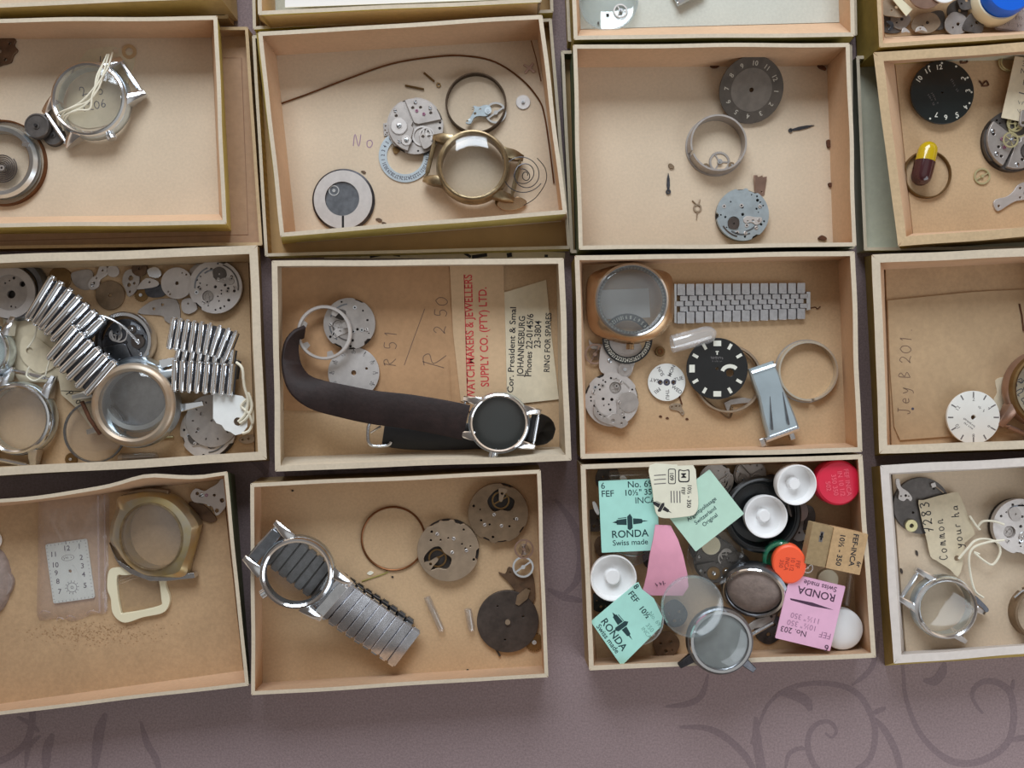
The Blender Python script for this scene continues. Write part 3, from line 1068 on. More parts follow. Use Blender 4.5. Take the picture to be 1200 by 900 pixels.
        mb.prism(cr([(ax * q1 - ay * q2, ay * q1 + ax * q2) for q1, q2 in ((1.95, -.35), (1.95, .3), (1.5, .22), (1.05, .14), (.95, 0), (1.05, -.14), (1.5, -.2))], 4, True), h * .75, h + .4, [circ(ax * 1.6, ay * 1.6, r * .05, 10)])
        T.add('balance_cock', mb, [mpl])
        for x, y in ((.3, .3), (-.15, .62), (.55, -.2), (.1, -.1)):
            q = radians(rot)
            x, y = r * (x * cos(q) - y * sin(q)), r * (x * sin(q) + y * cos(q))
            add_screw(T, x, y, r * .06, h, R.random() * 180, ms)
        return T
    hs = holes(nholes, .3, .92, .025, .055)
    mb = MB(rot)
    mb.prism(outl(r, notch), h * .3, h * .6, [circ(x, y, s_, 10) for x, y, s_ in hs])
    mp = T.add('main_plate', mb, [mpl])

    def sector(a0, a1, r0, r1, n=10):
        p = [(r1 * cos(radians(a0 + (a1 - a0) * i / n)), r1 * sin(radians(a0 + (a1 - a0) * i / n))) for i in range(n + 1)]
        am = radians((a0 + a1) / 2)
        p.append((r0 * cos(radians(a1)), r0 * sin(radians(a1))))
        p.append((r0 * .6 * cos(am) - r * .05, r0 * .6 * sin(am)))
        p.append((r0 * cos(radians(a0)), r0 * sin(radians(a0))))
        return p
    for nm, a0, a1, r0, tm in (('barrel_bridge', 100, 235, .12, h), ('train_bridge', -8, 92, .15, h * .95)):
        s_ = sector(a0, a1, r * r0, r * .95)
        hh = []
        for q in (.25, .6, .85):
            a = radians(a0 + (a1 - a0) * q)
            d = r * (.6 + .18 * R.random())
            hh.append(circ(d * cos(a), d * sin(a), r * .05, 10))
        mb = MB(rot)
        mb.prism(s_, h * .6, tm, hh)
        T.add(nm, mb, [mbr], bev=.5)
    q = radians(rot)

    def rt(x, y):
        return x * cos(q) - y * sin(q), x * sin(q) + y * cos(q)
    x, y = rt(r * .55 * cos(radians(165)), r * .55 * sin(radians(165)))
    mb = MB()
    mb.prism([(x + a, y + b) for a, b in gear_outline(r * .30, 44, r * .03)], h, h + 1.2, [circ(x, y, r * .05, 10)])
    mb.ring(x, y, r * .10, r * .13, h + 1.2, h + 1.5, 20)
    rw = T.add('ratchet_wheel', mb, [mg])
    add_screw(T, x, y, r * .09, h + 1.2, 40, ms, rw)
    x, y = rt(r * .62 * cos(radians(222)), r * .62 * sin(radians(222)))
    mb = MB()
    mb.prism([(x + a, y + b) for a, b in gear_outline(r * .19, 28, r * .03)], h * .7, h + .9, [circ(x, y, r * .06, 10)])
    cw = T.add('crown_wheel', mb, [mg])
    add_screw(T, x, y, r * .08, h + .9, 100, ms, cw)
    x, y = rt(r * .28, -r * .45)
    mb = MB()
    wheel_geo(mb, x, y, r * .28, h * .7, 40, 4)
    T.add('train_wheel', mb, [gear])
    if balance:
        x, y = rt(r * .45 * cos(radians(-75)), r * .45 * sin(radians(-75)))
        mb = MB()
        balance_geo(mb, x, y, r * .36, h * .62, R.random() * 90)
        T.add('balance_wheel', mb, [gear])
        mb = MB(rot)
        mb.prism(cr([(r * .02, -r * .93), (r * .35, -r * .85), (r * .30, -r * .62), (r * .2, -r * .40), (r * .06, -r * .40), (-r * .02, -r * .6)], 4, True), h * .95, h * 1.2, [circ(r * .13, -r * .5, r * .05, 10)])
        T.add('balance_cock', mb, [mbr], bev=.4)
    for i in range(4):
        a, d = radians([20, 70, 120, 205][i] + R.uniform(-8, 8)), r * (.80 + .05 * R.random())
        x, y = rt(d * cos(a), d * sin(a))
        add_screw(T, x, y, r * .065, h, R.random() * 180, ms)
    for i in range(jewels):
        a = radians([30, 62][i % 2])
        x, y = rt(r * .5 * cos(a), r * .5 * sin(a))
        mb = MB()
        mb.ring(x, y, r * .02, r * .055, h, h + .5, 14)
        T.add('jewel', mb, ['jewel'])
    return T


def dial(label, px, py, r, marks, base='dial_white', z=ZF, th=1.0, rot=0, tilt=(0, 0), group=None, hole=.05, name='watch_dial', markmat='ink_grey', extra=None, under=None, cat='watch dial', holes=()):
    T = Thing(name, label, cat, px, py, z, group, rx=tilt[0], ry=tilt[1])
    mb = MB()
    mb.prism(circ(0, 0, r, 64), 0, th, [circ(0, 0, r * hole, 16)] + [circ(*hh) for hh in holes])
    T.add('dial_face', mb, [base], bev=.25)
    if under:
        mb = MB()
        mb.disc(0, 0, r * .3, -.2, .2)
        T.add('dial_back', mb, [under])
    mb = MB(rot)
    marks(mb, r, th + .12)
    T.add('markings', mb, [markmat] + (extra or []))
    return T


def numerals(seq, size, rad, start=90, step=-30, rotate=False, bold=.01):
    def f(mb, r, z):
        for i, s_ in enumerate(seq):
            if not s_:
                continue
            a = radians(start + step * i)
            mb.text(s_, r * rad * cos(a), r * rad * sin(a), r * size, z, (start + step * i - 90) if rotate else 0, bold=bold)
    return f


def ring_thing(name, label, cat, px, py, r0, r1, h, m, z=ZF, group=None, gap=None, tilt=(0, 0), flange=None, tabs=None, tabm='steel', oval=1):
    """thin ring (movement holder, gasket, bezel) with optional gap in degrees, foot flange, inner tabs"""
    T = Thing(name, label, cat, px, py, z, group, rx=tilt[0], ry=tilt[1])
    mb = MB()
    a0, a1 = (gap[1], gap[0] + 360) if gap else (0, None)
    prof = [(r0, 0), (r1, 0), (r1, h * .8), (r1 - (r1 - r0) * .3, h), (r0, h)]
    mb.lathe(prof, n=64, closed=True, a0=a0, a1=a1, sy=oval)
    T.add('ring', mb, [m])
    if flange:
        mb = MB()
        mb.ring(0, 0, flange[0], flange[1], 0, flange[2], 56)
        T.add('flange', mb, [flange[3] if len(flange) > 3 else m])
    for a in (tabs or []):
        mb = MB()
        q = radians(a)
        mb.prism([(r1 * cos(q - .16), r1 * sin(q - .16)), (r1 * cos(q + .16), r1 * sin(q + .16)), ((r0 - 6) * cos(q + .12), (r0 - 6) * sin(q + .12)), ((r0 - 6) * cos(q - .12), (r0 - 6) * sin(q - .12))], h * .4, h * .4 + 1)
        T.add('tab', mb, [tabm])
    return T


def gear_bit(name, label, cat, px, py, r, m, z=ZF, teeth=30, spokes=0, group=None, pinion=True):
    T = Thing(name, label, cat, px, py, z, group)
    mb = MB()
    if spokes:
        wheel_geo(mb, 0, 0, r, 0, teeth, spokes)
    else:
        mb.prism(gear_outline(r, teeth, r * .08), 0, 1.2, [circ(0, 0, r * .12, 10)])
    T.add('toothed_wheel', mb, [m])
    if pinion:
        mb = MB()
        mb.disc(0, 0, r * .24, 1.0, 3, n=12)
        mb.disc(0, 0, r * .1, 3, 4.5, n=10)
        T.add('pinion', mb, ['steel' if m != 'steel' else 'brass'])
    return T


def balance_thing(label, px, py, r, m, z=ZF, rot=0, hair=True, group=None, name='loose_balance'):
    T = Thing(name, label, 'balance wheel', px, py, z, group)
    mb = MB()
    balance_geo(mb, 0, 0, r, .6, rot)
    T.add('wheel', mb, [m])
    if hair:
        mb = MB()
        mb.tube([((r * .15 + r * .45 * t / 60) * cos(t * .42), (r * .15 + r * .45 * t / 60) * sin(t * .42), 2.6) for t in range(61)], .22, 4)
        T.add('hairspring', mb, ['steel_dark'])
    return T


def plate_bit(name, label, cat, px, py, pts, m, z=ZF, th=1.6, holes=(), group=None, screws=(), tilt=(0, 0), sm=3, bev=.25, jewel=()):
    """small flat bridge or plate; outline and holes in photograph pixels"""
    T = Thing(name, label, cat, px, py, z, group, rx=tilt[0], ry=tilt[1])
    p = T.l(pts)
    if sm:
        p = cr(p, sm, True)
    mb = MB()
    mb.prism(p, 0, th, [circ(x - px, py - y, r, 10) for x, y, r in holes])
    T.add('plate', mb, [m], bev=bev)
    for x, y, r in screws:
        add_screw(T, x - px, py - y, r, th, (x * 37 + y * 11) % 180)
    for x, y, r in jewel:
        mb = MB()
        mb.ring(x - px, py - y, r * .35, r, th, th + .5, 12)
        T.add('jewel', mb, ['jewel'])
    return T


def disc_bit(name, label, cat, px, py, r, m, z=ZF, th=1.2, hole=.1, holes=(), group=None, tilt=(0, 0), bev=.2):
    mb = MB()
    mb.prism(circ(0, 0, r, 44), 0, th, ([circ(0, 0, r * hole, 12)] if hole else []) + [circ(x - px, py - y, q, 9) for x, y, q in holes])
    return solo(name, label, cat, px, py, z, mb, [m], group, bev, rx=tilt[0], ry=tilt[1])


def band_links(T, pts, width, step, m='steel_brushed', thick=5, dirfix=None, name='link', edge='chrome', gap=.12, roundn=6, side=True, round_top=True, backing=True):
    """expansion-bracelet links laid one after another along pts (x, y, z in photograph pixels)"""
    P3 = [Vector((x - T.px, T.py - y, zz)) for x, y, zz in pts]
    # resample
    dense = [Vector(p) for p in cr([tuple(p) for p in P3], 12)]
    acc = [0]
    for i in range(1, len(dense)):
        acc.append(acc[-1] + (dense[i] - dense[i - 1]).length)
    n = max(1, int(acc[-1] / step + .5))
    st = acc[-1] / n

    def at(d):
        for i in range(1, len(acc)):
            if acc[i] >= d - 1e-9:
                f = (d - acc[i - 1]) / max(1e-9, acc[i] - acc[i - 1])
                return dense[i - 1].lerp(dense[i], f)
        return dense[-1]
    wv_prev = None
    if backing:  # added dark strip, paints the shade in gaps between links
        secs = []
        for k in range(n + 1):
            a = at(k * st)
            t = (at(min(acc[-1], k * st + .5)) - at(max(0, k * st - .5))).normalized()
            q0 = dirfix(0) if callable(dirfix) else dirfix
            wv = Vector((cos(radians(q0)), sin(radians(q0)), 0))
            wv = (wv - t * wv.dot(t)).normalized() * width * .47
            secs.append([tuple(a + wv + Vector((0, 0, -1))), tuple(a - wv + Vector((0, 0, -1))), tuple(a - wv + Vector((0, 0, thick * .25))), tuple(a + wv + Vector((0, 0, thick * .25)))])
        mb = MB()
        mb.loft(secs)
        T.add('gap_shade', mb, ['gunmetal'])
    for k in range(n):
        a, b = at(k * st), at((k + 1) * st)
        mid = (a + b) / 2
        t = (b - a).normalized()
        if dirfix:
            q0 = dirfix(k / max(1, n - 1)) if callable(dirfix) else dirfix
            wv = Vector((cos(radians(q0)), sin(radians(q0)), 0))
            wv = (wv - t * wv.dot(t)).normalized()
        else:
            wv = Vector((-t.y, t.x, 0))
            if wv.length < 1e-4 and wv_prev:
                wv = wv_prev
            wv.normalize()
            if wv_prev and wv.dot(wv_prev) < 0:
                wv = -wv
        wv_prev = wv
        nv = t.cross(wv).normalized()
        if nv.z < 0 and not dirfix:
            nv = -nv
        hl = st * (1 - gap) / 2
        sec = []
        if round_top:
            sec = [(-hl, 0)] + [(-hl * cos(pi * i / roundn), thick * (.45 + .55 * sin(pi * i / roundn))) for i in range(roundn + 1)] + [(hl, 0)]
        else:
            sec = [(-hl, 0), (-hl, thick * .75), (-hl * .85, thick), (hl * .85, thick), (hl, thick * .75), (hl, 0)]
        mb = MB()
        secs = []
        for wq, sc in ((-width / 2, .9), (-width / 2 * .97, 1), (width / 2 * .97, 1), (width / 2, .9)):
            secs.append([tuple(mid + wv * wq + t * (x * sc) + nv * (zz * sc)) for x, zz in sec])
        mb.loft(secs)
        lk = T.add(name, mb, [m], sharp=40)
        if side:
            mb = MB()
            for s_ in (-1, 1):
                c0 = mid + wv * (width / 2 * s_)
                secs = []
                for d, sc in ((0, 1), (width * .06, 1)):
                    secs.append([tuple(c0 + wv * (s_ * (d - width * .02)) + t * (x * .7) + nv * (zz * .8)) for x, zz in sec])
                mb.loft(secs)
            T.add('end_cap', mb, [edge], lk, sharp=40)


def strap(T, pts, widths, thick, m, name='strap', wdirs=None):
    P3 = [Vector((x - T.px, T.py - y, zz)) for x, y, zz in pts]
    dense = [Vector(p) for p in cr([tuple(p) for p in P3], 8)]
    L = len(dense)
    mb = MB()
    secs = []
    for i, p in enumerate(dense):
        t = (dense[min(i + 1, L - 1)] - dense[max(i - 1, 0)]).normalized()
        u = i / (L - 1) * (len(pts) - 1)
        j = min(int(u), len(pts) - 2)
        f = u - j
        w = widths[j] * (1 - f) + widths[j + 1] * f
        if wdirs:
            wv = (Vector(wdirs[j]).lerp(Vector(wdirs[j + 1]), f))
            wv = (wv - t * wv.dot(t)).normalized()
        else:
            wv = Vector((-t.y, t.x, 0)).normalized()
        nv = t.cross(wv).normalized()
        a, b = wv * w / 2, nv * thick / 2
        secs.append([tuple(q) for q in (p - a - b * .4, p - a + b * .4, p - a * .9 + b, p + a * .9 + b, p + a + b * .4, p + a - b * .4, p + a * .9 - b, p - a * .9 - b)])
    mb.loft(secs)
    return T.add(name, mb, [m], sharp=50)


def crystal_thing(label, px, py, r, z=ZF, m='acrylic', h=7, group=None, tilt=(0, 0), name='watch_crystal', rimm=None, ry=None):
    T = Thing(name, label, 'watch crystal', px, py, z, group, rx=tilt[0], ry=tilt[1])
    mb = MB()
    prof = [(0, h)] + [(r * q, h * (1 - .35 * q ** 3)) for q in (.3, .55, .75, .88, .95)] + [(r * .985, h * .45), (r, 0)]
    mb.lathe(prof + [(a * .97, b - 1.2 if b > 1.2 else 0) for a, b in prof[::-1]], n=56)
    T.add('dome', mb, [m])
    mb = MB()
    mb.ring(0, 0, r * .955, r * 1.01, 0, h * .35, 56)
    T.add('lip', mb, [rimm or m])
    return T


def cap_thing(label, px, py, r, m, z=ZF, h=14, hollow=True, group=None, tilt=(0, 0), boss=.32, name='jar_cap'):
    T = Thing(name, label, 'cap', px, py, z, group, rx=tilt[0], ry=tilt[1])
    mb = MB()
    if hollow:
        mb.lathe([(0, 0), (r * .9, 0), (r * .97, h * .3), (r, h * .9), (r * .985, h), (r * .94, h), (r * .92, h * .85), (r * .86, h * .35), (r * .6, h * .2), (0, h * .18)], n=56)
        T.add('cap_shell', mb, [m])
        mb = MB()
        mb.lathe([(0, h * .62), (r * boss * .85, h * .62), (r * boss, h * .5), (r * boss * 1.08, h * .17)], n=36)
        T.add('boss', mb, [m])
    else:
        mb.lathe([(0, h), (r * .6, h * .99), (r * .9, h * .95), (r * .98, h * .82), (r, h * .6), (r, 0), (0, 0)], n=56)
        T.add('cap_shell', mb, [m])
    return T


def packet(label, px, py, w, h, rot, m, z, inks, draw, group='parts packets', tilt=(0, 0), name='parts_packet', fold=True, th=1.6):
    T = Thing(name, label, 'packet', px, py, z, group, rx=tilt[0], ry=tilt[1])
    mb = MB(rot)
    mb.prism(rrect(w, h, 1.2, 3), 0, th)
    T.add('envelope', mb, [m], bev=.3)
    if draw:
        mb = MB(rot)
        draw(mb, th + .12)
        T.add('printing', mb, inks)
    return T


def staff_emblem(mb, cx, cy, w, z, rot, m=0):
    """printed drawing of a balance staff: spindle with a collar"""
    q = radians(rot)

    def tr(p):
        return [(cx + x * w * cos(q) - y * w * sin(q), cy + x * w * sin(q) + y * w * cos(q)) for x, y in p]
    mb.flat(tr([(-.5, 0), (-.36, -.04), (-.36, .04)][::1]), z, m)
    mb.flat(tr([(-.38, -.07), (-.1, -.09), (-.1, .09), (-.38, .06)]), z, m)
    mb.flat(tr([(-.08, -.2), (-.02, -.24), (.06, -.18), (.06, .12), (.0, .22), (-.08, .14)]), z, m)
    mb.flat(tr([(.08, -.08), (.32, -.06), (.36, 0), (.32, .06), (.08, .09)]), z, m)
    mb.flat(tr([(.36, -.02), (.5, 0), (.36, .02)]), z, m)
    mb.ribbon(tr([(-.34, .1), (-.1, .12)]), w * .02, z, m)


def vial(label, px, py, length, r, rot, z=ZF, m='tube_clear', name='glass_tube', group='glass tubes', closed=True, cat='glass tube'):
    T = Thing(name, label, cat, px, py, z, group)
    mb = MB(rot)
    n = 16

    def tubeprof(rr):
        return [[(x, rr * q * cos(2 * pi * j / n), r + rr * q * sin(2 * pi * j / n)) for j in range(n)] for x, q in ((-length / 2, 1), (length / 2 - r, 1), (length / 2 - r * .4, .8), (length / 2, .3))]
    mb.loft(tubeprof(r), cap=False)
    mb.loft(tubeprof(r * .86), cap=False)
    T.add('wall', mb, [m])
    mb = MB(rot)
    mb.tube([(-length / 2 + r * .1 * cos(a), r * .93 * cos(a), r + r * .93 * sin(a)) for a in [2 * pi * i / 18 for i in range(18)]], r * .08 + .1, 5, True)
    T.add('lip', mb, [m])
    return T


def rod(name, label, cat, px, py, pts, r, m, z=ZF, group=None, seg=6):
    mb = MB()
    p = [(a - px, py - b, (q[0] if q else 0) + (r if not isinstance(r, list) else max(r))) for a, b, *q in pts]
    if 3 < len(p) < 16:
        p = cr(p, 6)
    mb.tube(p, r, seg)
    return solo(name, label, cat, px, py, z, mb, [m], group)


def hand_bit(label, px, py, pts, wid, m, z=ZF, boss=2.4, group='loose watch hands'):
    """a watch hand: boss with hole and tapering pointer"""
    T = Thing('watch_hand', label, 'watch hand', px, py, z, group)
    p = T.l(pts)
    (x0, y0), (x1, y1) = p[0], p[1]
    a = atan2(y1 - y0, x1 - x0)
    L = hypot(x1 - x0, y1 - y0)
    mb = MB(math.degrees(a), x0, y0)
    mb.prism([(boss * .6, -wid * .25), (L * .35, -wid * .5), (L * .7, -wid * .4), (L, -.2), (L, .2), (L * .7, wid * .4), (L * .35, wid * .5), (boss * .6, wid * .25)], .3, 1.0)
    T.add('pointer', mb, [m])
    mb = MB(0, x0, y0)
    mb.ring(0, 0, boss * .4, boss, .0, 1.6, 16)
    T.add('boss', mb, [m])
    return T


def paper_tag(name, label, cat, px, py, pts, m, z, th=.8, hole=None, write=None, ink='ink_blue', sm=0, tilt=(0, 0), group=None, hole_ring=True):
    T = Thing(name, label, cat, px, py, z, group, rx=tilt[0], ry=tilt[1])
    p = T.l(pts)
    if sm:
        p = cr(p, sm, True)
    mb = MB()
    hs = [circ(hole[0] - px, py - hole[1], hole[2], 14)] if hole else []
    mb.prism(p, 0, th, hs)
    T.add('card', mb, [m])
    if write:
        mb = MB()
        write(mb, T, th + .12)
        T.add('handwriting', mb, [ink])
    return T


def string_on(T, strands, r, z0=0, name='string', m='string'):
    for st in strands:
        p = [(x - T.px, T.py - y, zz) for x, y, zz in st]
        mb = MB()
        mb.tube(cr(p, 7), r, 6)
        T.add(name, mb, [m])
Z = ZF + .1
CH = ('steel_blue', 'chrome', 'chrome', 'steel')
# ================================================= top strip of trays (row 0)
# white lining paper in the second tray
mb = MB()
mb.prism(lp(480, -40, [(334, -100), (628, -105), (631, -2), (334, 9)])[::-1], 0, .5)
solo('lining_paper', 'white lining paper in the yellow sided tray at the top edge', 'paper', 480, -40, ZF + 30, mb, ['paper_white'])
# clear round dish with gear
T = Thing('round_dish', 'clear shallow round dish in the top edge tray, small wheel lying in it', 'dish', 712, 6, Z)
mb = MB()
mb.lathe([(0, 0), (30, 0), (33, 2), (34, 9), (32.6, 9), (31.4, 2.6), (29, 1.2), (0, 1.2)], n=56)
T.add('dish_wall', mb, ['acrylic'])
mb = MB()
mb.ring(0, 0, 32, 34.4, 8, 9.6, 56)
T.add('rim', mb, ['acrylic'])
gear_bit('gear_wheel', 'small steel wheel inside the clear round dish', 'gear', 727, 13, 8.5, 'nickel_light', Z + 1.4, 30, 3)
plate_bit('metal_chip', 'tiny dark chip in the clear round dish', 'chip', 712, 18, [(710, 17), (713, 16), (714, 19), (711, 19)], 'hole', Z + 1.4, 1, sm=0)
plate_bit('metal_chip', 'tiny dark speck near the rim of the clear round dish', 'chip', 701, 27, [(700, 26), (702, 25.6), (702, 29), (700, 28)], 'oxide_dark', Z + 1.4, 1, sm=0)
T = Thing('watch_buckle', 'chrome folded metal buckle at the top edge beside the round dish', 'buckle', 808, 0, Z)
mb = MB(28)
mb.box(0, 0, 34, 4, 4, 10)
mb.box(-2, 8, 30, 11, 2, 5)
T.add('plate', mb, ['chrome'], bev=.6)
mb = MB(28)
mb.tube([(-18, 0, 7), (18, 0, 7)], 2.6)
T.add('hinge_pin', mb, ['steel'])
mb = MB(28)
mb.tube([(-16, 2, 6), (-17, 16, 6), (16, 16, 6), (16, 2, 6)], 1.8)
T.add('frame', mb, ['steel_blue'])
# ---- crowded tray, top right
disc_bit('copper_disc', 'pinkish copper coloured disc at top right tray, half cut by the photo edge', 'disc', 1084, -10, 21, 'bronze_pink', Z + 20, 2, 0)
disc_bit('white_disc', 'white shiny disc overlapping the pinkish disc at the top edge', 'disc', 1106, -14, 18, 'plastic_white', Z + 23, 2, 0)
mb = MB()
mb.prism(lp(1058, 8, [(1040, -6), (1047, -8), (1069, 11), (1062, 19)])[::-1], 0, 1)
solo('plastic_strip', 'milky translucent plastic strip left of the pinkish disc', 'plastic strip', 1058, 8, Z + 16, mb, ['plastic_cream'], rx=4)
T = Thing('screw_jar', 'small clear jar with bright blue screw cap in the top right tray', 'jar', 1160, 6, Z + 4)
mb = MB()
mb.lathe([(0, 0), (26, 0), (28, 3), (28.5, 14), (26, 20), (24, 20), (25.5, 13), (25, 3), (0, 2)], n=48)
T.add('jar_body', mb, ['plastic_cream'])
mb = MB(0, 3, 3)
mb.lathe([(26, 13), (27, 14), (27, 30), (25, 33), (0, 33.5)], n=48)
cp = T.add('screw_cap', mb, ['plastic_blue'])
mb = MB(0, 3, 3)
mb.scrawl(1, 3, 26, 7, 33.8, 20, lw=1.1)
mb.scrawl(3, -6, 24, 6, 33.8, 20, lw=1.1)
T.add('lettering', mb, ['plastic_blue_pale'], cp)
T = Thing('printed_pouch', 'clear pouch with pale printed slip at the far right of the top right tray', 'pouch', 1192, 16, Z + 8)
mb = MB(-8)
mb.prism(rrect(44, 40, 2, 3), 0, .8)
T.add('slip', mb, ['paper_white'])
mb = MB(-8)
for i in range(4):
    mb.scrawl(0, 13 - 9 * i, 30, 6, 1.0, 0, seed=i)
T.add('printing', mb, ['ink_grey'])
mb = MB(-8)
mb.prism(rrect(50, 46, 3, 3), 1.2, 1.6)
T.add('film', mb, ['poly_bag'])
R = random.Random(77)
descs = [('rounded plate', 'at the lower left corner', 1043, 28), ('jagged plate', 'under the plastic strip', 1054, 24), ('rounded plate', 'below the pinkish disc', 1096, 24),
         ('long plate', 'slanting beside the white lever', 1084, 28), ('oval plate', 'against the blue capped jar', 1122, 14), ('jagged plate', 'along the front rim', 1120, 30),
         ('larger plate', 'under the jar', 1142, 28), ('narrow plate', 'by the left wall', 1048, 10), ('thin plate', 'between disc and jar', 1130, 2)]
for i, (a, b, x, y) in enumerate(descs):
    mb = MB()
    r = 13 + R.random() * 6
    mb.prism(blob(r, 40 + i, 7, .4), 0, 1.6, [circ(2, 1, 2.0, 9), circ(-4, -3, 1.2, 8)])
    solo('movement_plate', 'dull grey %s %s of the top right tray' % (a, b) if 'rim' in b or 'corner' in b or 'wall' in b else 'dull grey %s %s in the top right tray' % (a, b),
         'movement part', x, y, Z + i * 1.5, mb, [['oxide_grey', 'nickel', 'oxide_grey', 'nickel_warm'][i % 4]], 'loose plates in the top right tray', .2)
plate_bit('click_spring', 'curled dark spring piece at the lower left of the top right tray', 'spring', 1043, 32, [(1038, 26), (1044, 25), (1047, 31), (1044, 37), (1040, 36), (1043, 32), (1041, 29)], 'gunmetal', Z + 17, 1.4)
plate_bit('lever_plate', 'bright little plate with one dark hole at the front of the top right tray', 'lever', 1078, 35, [(1072, 38), (1075, 32), (1082, 32), (1086, 38), (1079, 36)], 'nickel_light', Z + 17, 1.4, [(1078, 34, 1.2)])
plate_bit('lever_plate', 'bright little lever beside the left corner of the top right tray', 'lever', 1061, 36, [(1056, 39), (1058, 33), (1063, 35), (1066, 39), (1061, 38)], 'nickel_light', Z + 17, 1.4)

# ================================================= tray with tagged case (row 1, first)
plate_bit('movement_plate', 'brown oxidised plate with scalloped edge at the left photo edge', 'movement part', 6, 60,
          [(-18, 50), (-2, 44), (8, 46), (14, 44), (20, 48), (18, 54), (22, 60), (17, 66), (14, 74), (4, 77), (-6, 80), (-20, 74)], 'oxide_brown', Z, 3, [(1, 61, 2.6), (8, 71, 2), (13, 52, 1.6)], bev=.5)
T = Thing('steel_ring', 'round chrome bezel ring on a brown rimmed disc at the left photo edge', 'watch bezel', 6, 192, Z)
mb = MB()
mb.lathe([(0, 2), (46, 2), (48.4, 3)], n=64)
T.add('back_disc', mb, ['glass_dusty'])
mb = MB()
mb.ring(0, 0, 48.2, 50, 0, 5, 64)
T.add('edge', mb, ['copper_brown'])
mb = MB()
mb.lathe([(35, 3), (44, 3), (44, 9), (41, 13), (36, 12)], n=64, closed=True, a0=-100, a1=235, sy=.97)
T.add('ring', mb, ['steel_blue'])
mb = MB()
mb.lathe([(35.5, 3.2), (36.6, 3.2), (36.6, 12), (35.5, 12)], n=64, closed=True)
T.add('inner_ring', mb, ['copper_brown'])
mb = MB()
mb.box(32, 19, 8, 5, 9, 13, -10)
T.add('tab', mb, ['chrome'])
T = Thing('mainspring', 'dark coiled mainspring inside the chrome bezel ring at the left edge', 'spring', 5, 198, Z + 3.2)
mb = MB()
mb.tube([((4 + 13 * t / 160) * cos(t * .24), (4 + 13 * t / 160) * sin(t * .24), 3.2) for t in range(161)], .8, 5)
T.add('coil', mb, ['oxide_dark'])
mb = MB()
mb.disc(0, 0, 3.4, 0, 5, [circ(0, 0, 1.4, 8)], 16)
T.add('arbor', mb, ['nickel'])
plate_bit('metal_chip', 'tiny dark chip above the chrome bezel at the left photo edge', 'chip', 0, 142, [(-4, 140), (1, 140), (2, 144), (-4, 146)], 'hole', Z, 2, sm=0)


def barrel(label, px, py, r, z, m):
    T = Thing('spring_barrel', label, 'spring barrel', px, py, z)
    mb = MB()
    mb.lathe([(0, 0), (r, 0), (r, 5), (r * .94, 6), (r * .86, 6), (r * .84, 5.2), (r * .3, 5.2), (r * .28, 6), (0, 6)], n=40)
    T.add('drum', mb, [m])
    mb = MB()
    mb.prism(gear_outline(r * 1.05, 48, r * .05), .4, 1.8)
    T.add('toothed_rim', mb, [m])
    mb = MB()
    mb.disc(0, 0, r * .12, 5.5, 8, n=12)
    T.add('arbor', mb, ['hole'])
    return T


barrel('dull dark barrel drum, the upper of two beside the tagged case', 46, 149, 14.5, Z + 7, 'oxide_grey')
barrel('dull grey barrel drum half hidden below its twin beside the tagged case', 65, 160, 12, Z, 'oxide_grey')
T = watch_case('steel watch case with a handwritten tag and string tied through it', 113, 122, 45, 34, CH, h=20, z=Z + 4, rin=.86, lug_len=.24, lug_w=.15, spread=.50, crown=-62, crystal='glass_dusty')
T = Thing('paper_tag', 'beige handwritten paper tag under the steel case, tied with frayed string', 'paper tag', 110, 110, Z, rx=0)
p = T.l([(84, 92), (100, 62), (112, 57), (134, 55), (146, 60), (156, 62), (158, 74), (150, 100), (146, 120), (136, 142), (110, 150), (92, 148), (78, 134)])
mb = MB()
mb.prism(cr(p, 3, True), 0, .8, [circ(136 - 110, 110 - 60, 3.6, 14)])
T.add('card', mb, ['paper_tag'])
mb = MB()
mb.hand('V', 6, 35, 9, 1.0, -10, w=1.0)
mb.hand('24', 14, 26, 9, 1.0, -14, w=1.0)
mb.hand('2', -13, -4, 11, 1.0, 30, w=1.0)
mb.hand('5', 6, -2, 10, 1.0, 20, w=1.0)
mb.hand('1206', -13, -22, 9, 1.0, 14, w=1.0)
T.add('handwriting', mb, ['ink_blue'])
mb = MB()
mb.ring(42, 49, 4.6, 8.5, .8, 1.4, 24)
T.add('eyelet', mb, ['paper_kraft'])
string_on(T, [[(138, 74, 24), (134, 92, 29), (128, 112, 30), (112, 130, 30), (92, 140, 27), (84, 148, 20), (80, 156, 10)],
              [(140, 74, 24), (137, 96, 29), (131, 116, 30), (116, 134, 30), (96, 143, 27), (86, 152, 20)],
              [(142, 70, 20), (141, 92, 29), (126, 120, 31), (122, 138, 30), (108, 140, 30), (88, 146, 24), (90, 158, 12)],
              [(138, 72, 20), (130, 100, 30), (124, 126, 30), (104, 136, 30), (82, 142, 24), (76, 150, 12)]], 1.0)

